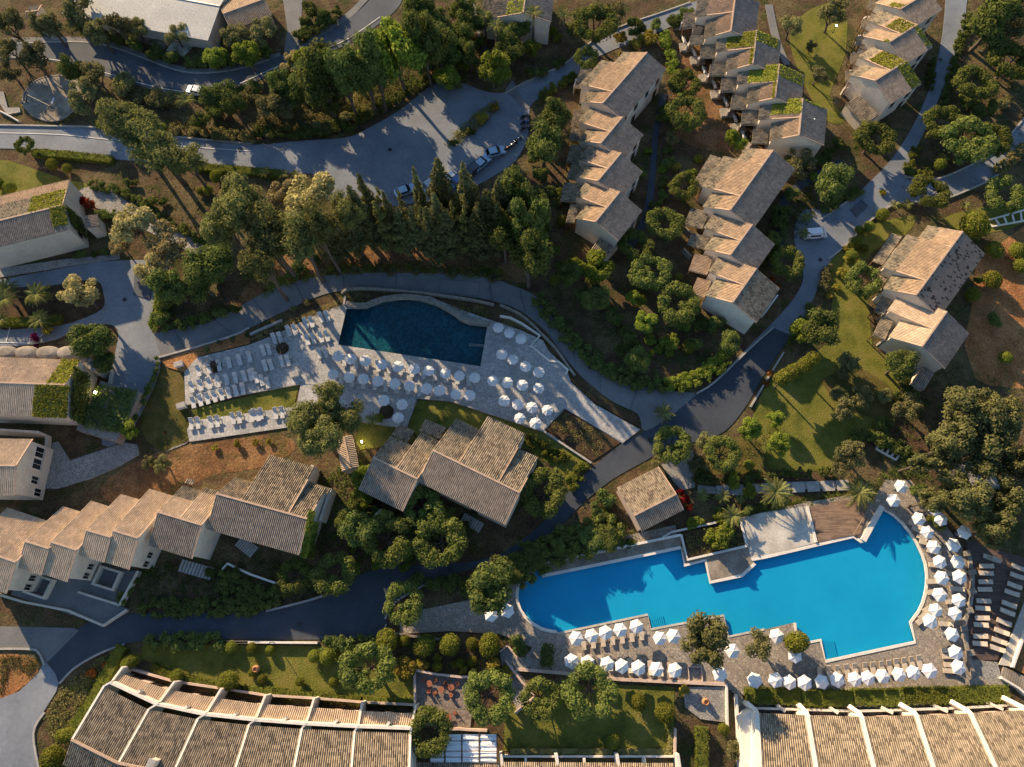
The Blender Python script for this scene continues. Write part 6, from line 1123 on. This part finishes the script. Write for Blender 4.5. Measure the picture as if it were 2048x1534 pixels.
# ---------------------------------------------------------------- terrace furniture
def copy_tree(o):
    c = o.copy(); COL.objects.link(c)
    for ch in o.children:
        d = ch.copy(); COL.objects.link(d); d.parent = c
        for g in ch.children: e = g.copy(); COL.objects.link(e); e.parent = d
    return c
def make_parasol(n, R, hgt, drop, m, sag):
    o = empty('parasol'); V = [(0, 0, hgt + drop)]; Fc = []
    k = 5
    for j in range(1, k + 1):
        t = j / k
        for i in range(2 * n):
            a = math.pi * i / n; rr = R * t * (1 if i % 2 == 0 else math.cos(math.pi / n) * (1 - .03 * t)); V.append((rr * math.cos(a), rr * math.sin(a), hgt + drop * (1 - t) - (sag * t * (1 - t) * 2 if i % 2 else 0)))
    m2 = 2 * n
    for i in range(m2): Fc.append((0, 1 + i, 1 + (i + 1) % m2))
    for j in range(k - 1):
        for i in range(m2): a, b = 1 + j * m2 + i, 1 + j * m2 + (i + 1) % m2; Fc.append((a, a + m2, b + m2, b))
    e = 1 + (k - 1) * m2; q = len(V); V += [(x, y, z - .18) for x, y, z in V[e:e + m2]]
    for i in range(m2): Fc.append((e + i, q + i, q + (i + 1) % m2, e + (i + 1) % m2))
    mo('canopy', V, Fc, m, o)
    for i in range(n): a = 2 * math.pi * i / n; bar('rib', (.03 * math.cos(a), .03 * math.sin(a), hgt + drop - .06), (R * .97 * math.cos(a), R * .97 * math.sin(a), hgt - .03), .03, .03, 'metal', o)
    v, f = tube_vf([(0, 0, 0), (0, 0, hgt + drop + .1)], [.03, .03], 8); mo('pole', v, f, 'white_paint', o); v, f = lathe_vf([(.3, 0), (.3, .08), (.08, .12), (.06, .35)], 12); mo('base', v, f, 'metal', o)
    v, f = lathe_vf([(.04, 0), (.06, .05), (.02, .14)], 8, (0, 0, hgt + drop + .02)); mo('finial', v, f, 'white_paint', o)
    return o
ORD = ['first', 'second', 'third', 'fourth', 'fifth', 'sixth', 'seventh', 'eighth', 'ninth', 'tenth', 'eleventh', 'twelfth', 'thirteenth', 'fourteenth', 'fifteenth', 'sixteenth', 'seventeenth', 'eighteenth', 'nineteenth', 'twentieth'] + [t + '-' + u for t in ('twenty', 'thirty') for u in ('first', 'second', 'third', 'fourth', 'fifth', 'sixth', 'seventh', 'eighth', 'ninth')]
oct_, hex_ = make_parasol(8, .95, 2.15, .42, 'shaded_fabric', .06), make_parasol(6, 1.06, 2.15, .55, 'fabric', .05)
used = set()
def parasols(pr, pts, label, grp, z0, hc=2.3):
    for i, p in enumerate(pts):
        o = pr if pr.name not in used else copy_tree(pr); used.add(o.name); used.add(pr.name); q = G(p, hc + z0); o.location = (q.x, q.y, z0); o.rotation_euler = (random.uniform(-.03, .03), random.uniform(-.03, .03), random.random() * 2); s = random.uniform(.97, 1.04); o.scale = (s, s, s)
        tag(o, label.format(ORD[i]), 'parasol', grp)
GU, GL = 'white parasols on the upper terrace', 'white parasols round the blue pool'
parasols(oct_, fs(B2, 520, 625, 593, 640, 680, 650, 778, 672, 872, 685, 968, 698, 1055, 712, 1150, 725, 1235, 740, 1328, 752, 1432, 768), '{} white parasol from the left in row along dark pool', GU, DZ)
parasols(oct_, fs(B2, 490, 730, 582, 747, 665, 758, 753, 772, 850, 787, 940, 800, 1043, 818, 1120, 828, 1213, 848, 1297, 857), '{} white parasol from the left in second row below dark pool', GU, DZ)
parasols(oct_, fs(B2, 790, 887, 895, 912, 875, 990), '{} white parasol clockwise around the lower round tree pit', GU, DZ)
parasols(oct_, fs(B3, -10, 456, 55, 488, 125, 522), '{} white parasol from the left of three right of dark pool', GU, DZ)
parasols(oct_, fs(B3, 10, 615, 75, 643, 150, 685, 227, 720), '{} white parasol from the left in upper right terrace row', GU, DZ)
parasols(oct_, fs(B3, 45, 782, 130, 797, 228, 812), '{} white parasol from the left in middle right terrace row', GU, DZ)
parasols(oct_, fs(B3, 25, 890, 105, 910, 188, 925, 280, 943), '{} white parasol from the left in lower right terrace row', GU, DZ)
parasols(oct_, fs(B3, 118, 990, 208, 1020), '{} white parasol from the left of lowest pair on upper terrace', GU, DZ)
parasols(hex_, fs(C3, 450, 775, 540, 760, 625, 740, 713, 725, 805, 705), '{} white parasol from the left in row below the pool steps', GL, .2)
parasols(hex_, fs(C3, 945, 775, 1022, 762), '{} white parasol from the left of pair beside dark tree', GL, .2)
parasols(hex_, fs(C3, 425, 910, 518, 920, 633, 928, 717, 938, 815, 948, 928, 957, 1035, 963), '{} white parasol from the left along the pinkish wall', GL, .2)
parasols(hex_, fs(C3, 1370, 850, 1297, 985), '{} white parasol downward just right of large dark tree', GL, .2)
parasols(hex_, [(982, 1229), (1014, 1221)], '{} white parasol from the left under tree beside pool end', GL, .2)
parasols(hex_, fs(C4, 80, 762, 185, 880), '{} white parasol downward beside the clipped ball tree', GL, .2)
parasols(hex_, [C3(1505, 1022)] + fs(C4, 68, 1023, 152, 1035, 242, 1038, 345, 1030, 435, 1020, 538, 1015, 618, 1010, 705, 1002, 800, 990, 890, 978, 982, 967), '{} white parasol from the left above the tall clipped hedge', GL, .2)
parasols(hex_, fs(C4, 918, 68, 970, 148, 1005, 232, 1043, 320, 1053, 417, 1043, 515, 1017, 607, 985, 677), '{} white parasol downward in inner arc at pool edge', GL, .2)
parasols(hex_, fs(C4, 1050, 70, 1122, 225, 1147, 325, 1158, 415, 1155, 550, 1133, 628, 1115, 752, 1137, 857, 1150, 947), '{} white parasol downward in outer arc by curved wall', GL, .2)
parasols(hex_, [(1804, 972), (1789, 1000)], '{} white parasol downward at the top tip of pool', GL, .2)
parasols(hex_, fs(C4, 1010, 8, 1190, 148), '{} white parasol downward half under the dark trees', GL, .2)

def make_lounger(m, fm, back=.5):
    o = empty('sun_lounger')
    mo('seat', *box_vf((.35, 0, .34), (1.3, .66, .1)), m, o); v, f = box_vf((0, 0, 0), (.72, .66, .1)); R = Matrix.Rotation(-back, 3, 'Y'); mo('backrest', [R @ (q - Vector((.36, 0, 0))) * 1 + Vector((-.3, 0, .36)) if False else Matrix.Rotation(back, 3, 'Y') @ (q + Vector((-.36, 0, 0))) + Vector((-.3, 0, .37)) for q in v], f, m, o)
    mo('frame', *join(bar_vf((-.9, .31, .27), (1, .31, .27), .05, .06), bar_vf((-.9, -.31, .27), (1, -.31, .27), .05, .06), bar_vf((1, -.31, .27), (1, .31, .27), .05, .06), bar_vf((-.9, -.31, .27), (-.9, .31, .27), .05, .06)), fm, o)
    for x in (-.8, .85):
        for y in (-.3, .3): box('leg', (x, y, .12), (.06, .06, .26), fm, o)
    return o
lw, lc = make_lounger('lounger_white', 'white_paint', .6), make_lounger('cream_fabric', 'pale_timber', .35)
def loungers(pr, pts, ang, label, grp, z0):
    for i, p in enumerate(pts):
        o = pr if pr.name not in used else copy_tree(pr); used.add(o.name); used.add(pr.name); q = G(p); a = ang[i] if isinstance(ang, (list, tuple)) else ang; o.location = (q.x, q.y, z0); o.rotation_euler = (0, 0, a + random.uniform(-.05, .05)); tag(o, label.format(ORD[i]), 'sun lounger', grp)
GW, GC = 'white sun loungers on the upper terrace', 'cream sun loungers on the dark deck'
a0 = math.radians
loungers(lc, fs(C4, 1298, 350, 1295, 392, 1292, 443, 1287, 487, 1280, 555, 1275, 598, 1272, 655, 1265, 695, 1262, 762, 1258, 805), 3.1, '{} cream lounger downward in the inner column on dark deck', GC, .22)
loungers(lc, fs(C4, 1487, 360, 1478, 408, 1462, 465, 1447, 508, 1430, 575, 1420, 620, 1400, 680, 1387, 735, 1372, 790, 1362, 835), 2.75, '{} cream lounger downward in the outer column on dark deck', GC, .22)
loungers(lc, fs(C4, 320, 985, 375, 978, 425, 975, 480, 968, 528, 962, 588, 958, 632, 955, 685, 950, 730, 945, 772, 935, 818, 930, 862, 922, 905, 915), -1.5, '{} lounger from the left between hedge parasols and pool', GC, .2)
loungers(lc, fs(C4, 880, 110, 900, 140, 930, 185, 945, 215, 990, 265, 1000, 345, 985, 440, 990, 500, 960, 600, 935, 640, 920, 665), [2.6, 2.6, 2.7, 2.8, 2.9, 3.0, 3.2, 3.3, 3.6, 3.7, 3.8], '{} lounger downward along the round pool edge', GC, .2)
loungers(lc, fs(C4, 1075, 395, 1125, 485, 1100, 560, 1060, 690, 1075, 845, 1090, 930, 1085, 965, 1080, 880), 3.1, '{} lounger downward between the two parasol arcs', GC, .2)
loungers(lc, fs(C4, 1320, 1290 - 990, 1340, 310), 2.8, '{} lounger in the tree shade above dark deck', GC, .22)
def row(a, b, n): return [(a[0] + (b[0] - a[0]) * i / (n - 1), a[1] + (b[1] - a[1]) * i / (n - 1)) for i in range(n)]
loungers(lw, row(B1(1150, 905), B1(1440, 825), 8), -1.25, '{} white lounger from the left in lowest row of left terrace', GW, DZ)
loungers(lw, row(B1(1140, 815), B1(1500, 740), 8), -1.25, '{} white lounger from the left in middle row of left terrace', GW, DZ)
loungers(lw, row(B1(1180, 720), B1(1480, 640), 6), -1.25, '{} white lounger from the left in top row of left terrace', GW, DZ)
loungers(lw, row(B2(10, 745), B2(110, 790), 4), -1.25, '{} white lounger from the left beside the dark lawn strip', GW, DZ)
pr = [p for c in ((1155, 1030), (1270, 1020), (1400, 998), (1510, 985)) for p in fs(B1, c[0] - 18, c[1], c[0] + 20, c[1] - 5)] + [p for c in ((50, 975), (175, 968)) for p in fs(B2, c[0] - 18, c[1], c[0] + 20, c[1] - 5)]
loungers(lw, pr, -1.35, '{} white lounger from the left on the lowest strip terrace', GW, .2)
pr = [p for c in ((350, 440), (250, 485), (440, 405), (165, 530), (360, 537), (440, 522), (100, 600), (112, 690), (210, 665), (430, 615)) for p in fs(B2, c[0] - 16, c[1], c[0] + 18, c[1] - 6)]
loungers(lw, pr, -1.2, '{} shaded white lounger counted between tree pit and dark pool', GW, DZ)
# parasol-row loungers on the upper terrace
for rw, nm in (((560, 660, 1290, 775, 12), 'first'), ((540, 770, 1000, 835, 8), 'second')): loungers(lw, row(B2(rw[0], rw[1]), B2(rw[2], rw[3]), rw[4]), -1.45, '{} white lounger from left beneath the ' + nm + ' parasol row', GW, DZ)
loungers(lc, row(C3(490, 800), C3(830, 742), 7), -1.5, '{} lounger from the left beneath the pool-step parasols', GC, .2); loungers(lc, row(C3(470, 905), C3(1000, 960), 10), 1.6, '{} lounger from the left beneath parasols along pinkish wall', GC, .2)

for i, q in enumerate(((122, 378), (212, 492), (305, 650), (395, 780), (500, 940), (580, 1080), (655, 1230))):
    p = G(Z3(*q)); o = empty('terrace_bench', p, .2); L_ = lambda nm, bx: link(nm, rawmesh(nm, *bx, 'white_paint'), o); L_('seat', box_vf((0, 0, .45), (.6, 1.6, .08))); L_('backrest', box_vf((-.28, 0, .75), (.08, 1.6, .5)))
    for sx in (-.22, .22):
        for sy in (-.7, .7): L_('leg', box_vf((sx, sy, .21), (.08, .08, .42)))
    tag(o, ORD[i] + ' white bench downward along terraces of ivy house row', 'bench', 'white benches of the ivy row')
# café tables and chairs
def dining(px, label, k):
    p = G(px); o = empty('table', p); v, f = lathe_vf([(.45, .7), (.45, .74)], 14); mo('table_top', [Vector(q) + p for q in v], f, 'orange_plastic', o); box('pedestal', (p.x, p.y, .36), (.08, .08, .7), 'dark_metal', o); box('foot', (p.x, p.y, .04), (.5, .5, .06), 'dark_metal', o); tag(o, label, 'table', 'orange café tables')
    for i in range(k):
        a = .5 + i * 6.28 / k; c = p + Vector((math.cos(a), math.sin(a), 0)) * .95; ch = empty('chair', c, a); mo_ = lambda nm, b: link(nm, rawmesh(nm, *b, 'orange_plastic'), ch)
        mo_('seat', box_vf((0, 0, .45), (.5, .5, .06))); mo_('backrest', box_vf((.24, 0, .72), (.06, .5, .45)))
        for sy in (-.23, .23):
            mo_('armrest', box_vf((0, sy, .64), (.45, .05, .04)))
            for sx in (-.2, .2): mo_('leg', box_vf((sx, sy, .22), (.05, .05, .44)))
        reg(ch, 'orange chair', 'chair', 'orange café chairs', px)
for q, l, k in ((C2(1060, 1040), 'orange round table at the upper left of café terrace', 3), (C2(1190, 1062), 'orange round table at the upper right of café terrace', 3), (C2(1130, 1075), 'orange round table in the middle of café terrace', 2), (C2(1175, 1235), 'orange round table nearest the white canopies', 3)): dining(q, l, k)

# ---------------------------------------------------------------- vehicles
def car(px, rz, m, label, van=False, name='parked_car'):
    p = G(px); o = empty(name, (p.x, p.y, .08), rz); tag(o, label, 'van' if van else 'car')
    L, W, H = (4.0, 1.7, 1.85) if van else (3.9, 1.7, 1.42); hx = L / 2
    prof = [(-hx, .35), (-hx, 1.0), (-hx + .1, H - .1), (-hx + .35, H), (.9, H), (1.55, 1.15), (hx - .1, .95), (hx, .7), (hx, .35)] if van else [(-hx, .35), (-hx, .8), (-hx + .25, .95), (-hx + .9, H - .05), (-hx + 1.3, H), (.35, H), (1.0, .95), (hx - .15, .82), (hx, .6), (hx, .35)]
    V, Fc = [], []; n = len(prof)
    for s in (-1, 1):
        for x, z in prof: V.append((x, s * (W / 2 - (.18 * max(0, (z - .9) / .6))), z))
    Fc = [tuple(range(n)), tuple(range(2 * n - 1, n - 1, -1))] + [(i, n + i, n + (i + 1) % n, (i + 1) % n) for i in range(n)]
    bm_me = rawmesh('body', V, Fc, m); b = link('body', bm_me, o); md = b.modifiers.new('bevel', 'BEVEL'); md.width = .07; md.segments = 2; md.limit_method = 'ANGLE'
    def ch(nm, c, s, mm, r=None):
        v, f = box_vf((0, 0, 0), s); R = Matrix.Rotation(r or 0, 3, 'Y'); return link(nm, rawmesh(nm, [R @ q + Vector(c) for q in v], f, mm), o)
    if van: ch('windscreen', (1.24, 0, H - .4), (.9, 1.5, .05), 'window_glass', .86); ch('rear_window', (-hx + .03, 0, 1.4), (.06, 1.3, .5), 'window_glass')
    else: ch('windscreen', (.69, 0, 1.21), (.72, 1.35, .05), 'window_glass', .66); ch('rear_window', (-hx + .58, 0, 1.2), (.62, 1.3, .05), 'window_glass', -.65)
    for s in (-1, 1):
        ch('side_window', (-.2, s * (W / 2 - .06), 1.2), (1.7, .06, .36), 'window_glass'); ch('headlight', (hx - .04, s * .6, .68), (.1, .32, .14), 'white_paint'); ch('tail_light', (-hx + .02, s * .65, .78), (.08, .26, .16), 'car_red'); ch('wing_mirror', (.85, s * (W / 2 + .07), 1.0), (.14, .16, .12), m)
        for x in (-hx + .85, hx - .85): v, f = tube_vf([(x, s * (W / 2 - .2), .32), (x, s * (W / 2 + .01), .32)], [.32, .32], 14); wl = link('wheel', rawmesh('wheel', v, f, 'rubber'), o); v, f = tube_vf([(x, s * (W / 2), .32), (x, s * (W / 2 + .025), .32)], [.19, .19], 10); link('rim', rawmesh('rim', v, f, 'metal'), wl)
car(A4(290, 1392), .1, 'car_white', 'white van parked in the roadside bay', True, 'parked_van')
car((396, 187), 2.9, 'car_white', 'white car on the upper road beside pale shrubs'); car((990, 309), .3, 'car_pale_blue', 'pale blue car nearest the motorcycles in car park'); car((963, 331), .8, 'car_pale_blue', 'pale blue car second from motorcycles in car park'); car((951, 340), .8, 'car_dark', 'dark car squeezed between pale blue cars')
car((918, 364), .8, 'car_blue', 'deep blue car under the conifers'); car((895, 366), .8, 'car_white', 'white car half hidden by conifers'); car((862, 372), .7, 'car_silver', 'silver car half hidden by conifers'); car((811, 386), .4, 'car_pale_blue', 'pale blue car at left end of parked line')
def bike(px, rz, m, label):
    p = G(px); o = empty('motorcycle', (p.x, p.y, .07), rz); tag(o, label, 'motorcycle', 'motorcycles at the car park edge')
    L = lambda nm, vf, mm, q=None: link(nm, rawmesh(nm, *vf, mm), q or o)
    for x in (-.68, .68):
        w = L('wheel', tube_vf([(x, -.07, .31), (x, .07, .31)], [.31, .31], 14), 'rubber'); L('rim', tube_vf([(x, -.08, .31), (x, .08, .31)], [.18, .18], 10), 'metal', w)
    L('frame', tube_vf([(-.68, 0, .35), (-.2, 0, .5), (.35, 0, .75), (.5, 0, .85)], [.08, .16, .12, .06], 8), 'dark_metal'); L('tank', lathe_vf([(.05, .68), (.2, .74), (.2, .88), (.06, .95)], 10, (.15, 0, 0)), m); L('seat', box_vf((-.38, 0, .8), (.7, .28, .12)), 'rubber')
    L('fork', bar_vf((.68, 0, .31), (.45, 0, .98), .1, .06), 'metal'); L('handlebar', tube_vf([(.4, -.36, 1.0), (.48, 0, .98), (.4, .36, 1.0)], [.025] * 3, 6), 'dark_metal'); L('headlight', lathe_vf([(.04, -.06), (.1, 0), (.02, .06)], 8, (.56, 0, .88)), 'white_paint'); L('exhaust', tube_vf([(.1, .16, .35), (-.75, .2, .4)], [.05, .06], 7), 'metal'); L('fender', box_vf((-.72, 0, .66), (.4, .2, .06)), m)
for i, (q, m, l) in enumerate(((A3(150, 700), 'car_dark', 'topmost dark motorcycle at car park edge'), (A3(150, 735), 'car_blue', 'blue motorcycle below the topmost one'), (A3(150, 770), 'car_dark', 'dark motorcycle below the blue one'), (A3(105, 835), 'car_silver', 'silver motorcycle at the corner near hedge'), (A3(85, 855), 'car_dark', 'dark motorcycle beside the silver one'), (A3(68, 872), 'car_silver', 'silver motorcycle next to the red one'), (A3(42, 890), 'car_red', 'red motorcycle beside pale blue car'))): bike(q, .25 + .5 * (i > 2), m, l)
# ---------------------------------------------------------------- lamps and small things
def lamp(px, h, label, lit=False, glow=.14):
    p = G(px); o = empty('garden_lamp', p); tag(o, label, 'lamp'); v, f = tube_vf([p, p + UP * h], [.06, .04], 8); mo('post', v, f, 'dark_metal', o); v, f = lathe_vf([(.05, 0), (glow, .06), (glow, .2), (.04, .3)], 10, (p.x, p.y, h)); mo('globe', v, f, 'lamp_glow' if lit else 'white_paint', o); v, f = lathe_vf([(.16, 0), (.14, .1)], 8, (p.x, p.y, 0)); mo('foot', v, f, 'dark_metal', o)
    if lit:
        l = bpy.data.lights.new('lamp_light', 'POINT'); l.energy = 8; l.color = (1, .75, .4); l.shadow_soft_size = .15; lo = bpy.data.objects.new('lamp_light', l); COL.objects.link(lo); lo.parent = o; lo.location = (0, 0, h + .6)
lamp((1596, 294), 7.5, 'tall lamp post beside lowest ivy-row house'); lamp((552, 1284), 3.0, 'lamp post on the white road wall above garden')
lamp(B2(665, 1140), .9, 'glowing bollard lamp beside the striped shed', True); lamp(A4(405, 192), 1.6, 'glowing garden lamp on the top right lawn', True); lamp(B1(612, 868), 2.4, 'glowing lamp by the ivy-covered hall end', True); lamp(A2(600, 585), 1.2, 'glowing lamp among trees above the car park', True); lamp(A1(495, 1300), 3.6, 'glowing lamp at end wall of grey-tiled villa', True)
for q, l in ((B2(270, 742), 'small white locker on terrace above lawn strip'), (B1(1065, 682), 'small white box on soil at terrace left'), (B1(1080, 925), 'pale electrical box at left end of lounger terrace')):
    p = G(q); o = empty('utility_box', p); tag(o, l, 'box'); box('cabinet', (p.x, p.y, .45), (1.3, .8, .9), 'white_paint', o, .3); box('lid', (p.x, p.y, .93), (1.4, .9, .08), 'kerbstone', o, .3); box('latch', (p.x, p.y - .43, .6), (.12, .06, .12), 'dark_metal', o, .3)
for q, l in ((C3(1205, 1147), 'large terracotta urn in the small courtyard'), (C1(1520, 955), 'terracotta pot in the garden flower bed')):
    p = G(q); v, f = lathe_vf([(.25, 0), (.5, .35), (.55, .7), (.38, 1.0), (.3, 1.1), (.36, 1.18), (.3, 1.16), (.25, .9)], 18, p); tag(mo('urn', v, f, 'terracotta', smooth=True), l, 'urn')
p = G(C3(1148, 985)); o = empty('planter_frame', p); tag(o, 'empty square pale frame on the paving beside pinkish wall', 'planter')
for dx, dy, sx, sy in ((0, .95, 2, .12), (0, -.95, 2, .12), (.95, 0, .12, 1.78), (-.95, 0, .12, 1.78)): box('frame_side', (p.x + dx, p.y + dy, .35), (sx, sy, .35), 'pink_plaster', o)

# ---------------------------------------------------------------- labels that single out each plant, pillar and chair
LM = [('the oval playground', 110, 200), ('the top left hall', 300, 40), ('the top road bend', 400, 130), ('the road left of car park', 250, 330), ('the upper car park bank', 680, 170), ('the top centre villa', 1010, 60), ('the car park hedge', 560, 240), ('the parked cars', 930, 360), ('the car park house row', 1130, 320), ('the first long house', 1290, 60),
      ('the lane of ring olives', 1350, 280), ('the middle house row', 1330, 500), ('the lane corner hedge', 1330, 700), ('the ivy house row', 1560, 300), ('the top right lawn', 1640, 80), ('the road fork', 1900, 280), ('the right road branch', 1900, 400), ('the parked van', 1590, 430), ('the spotted-roof house', 1750, 500), ('the orange soil', 1990, 560), ('the big lawn', 1640, 780),
      ('the white footbridge', 1760, 900), ('the dark deck', 1950, 950), ('the wood deck', 1500, 1000), ('the patchy-roofed house', 1340, 940), ('the tall shaggy hedge', 1080, 1110), ('the blue pool paving', 1400, 1290), ('the lower lawn', 1220, 1420), ('the café terrace', 940, 1380), ('the garden lawn', 560, 1320), ('the round topiary bed', 880, 1300), ('the bottom left road', 130, 1420),
      ('the road below brown houses', 630, 1150), ('the largest brown house', 880, 1040), ('the striped shed', 700, 930), ('the upper terrace pine', 640, 840), ('the sand-tiled houses', 400, 900), ('the courtyard', 330, 600), ('the ivy-covered hall', 180, 700), ('the parking bays', 70, 630), ('the grey-tiled villa', 160, 420), ('the central pines', 540, 440), ('the conifer slope', 760, 440), ('the top right road', 1950, 60), ('the triangular bed', 1130, 830)]
groups = {}
for o, look, p in REG:
    lm = min(LM, key=lambda q: (q[1] - p[0]) ** 2 + (q[2] - p[1]) ** 2)[0]; groups.setdefault((look, lm), []).append((p[0], p[1], o))
for (look, lm), L in groups.items():
    L.sort(key=lambda t: t[:2])
    for i, (_, _, o) in enumerate(L):
        if len(L) == 1: s = f'{look} beside {lm}'
        elif len(L) == 2: s = f'{("left", "right")[i]} one of two {look}s beside {lm}'
        elif i == 0: s = f'leftmost {look} beside {lm}'
        elif i == len(L) - 1: s = f'rightmost {look} beside {lm}'
        else: s = f'{ORD[i]} {look} from left beside {lm}'
        o['label'] = s.replace('shrubs', 'shrubs')
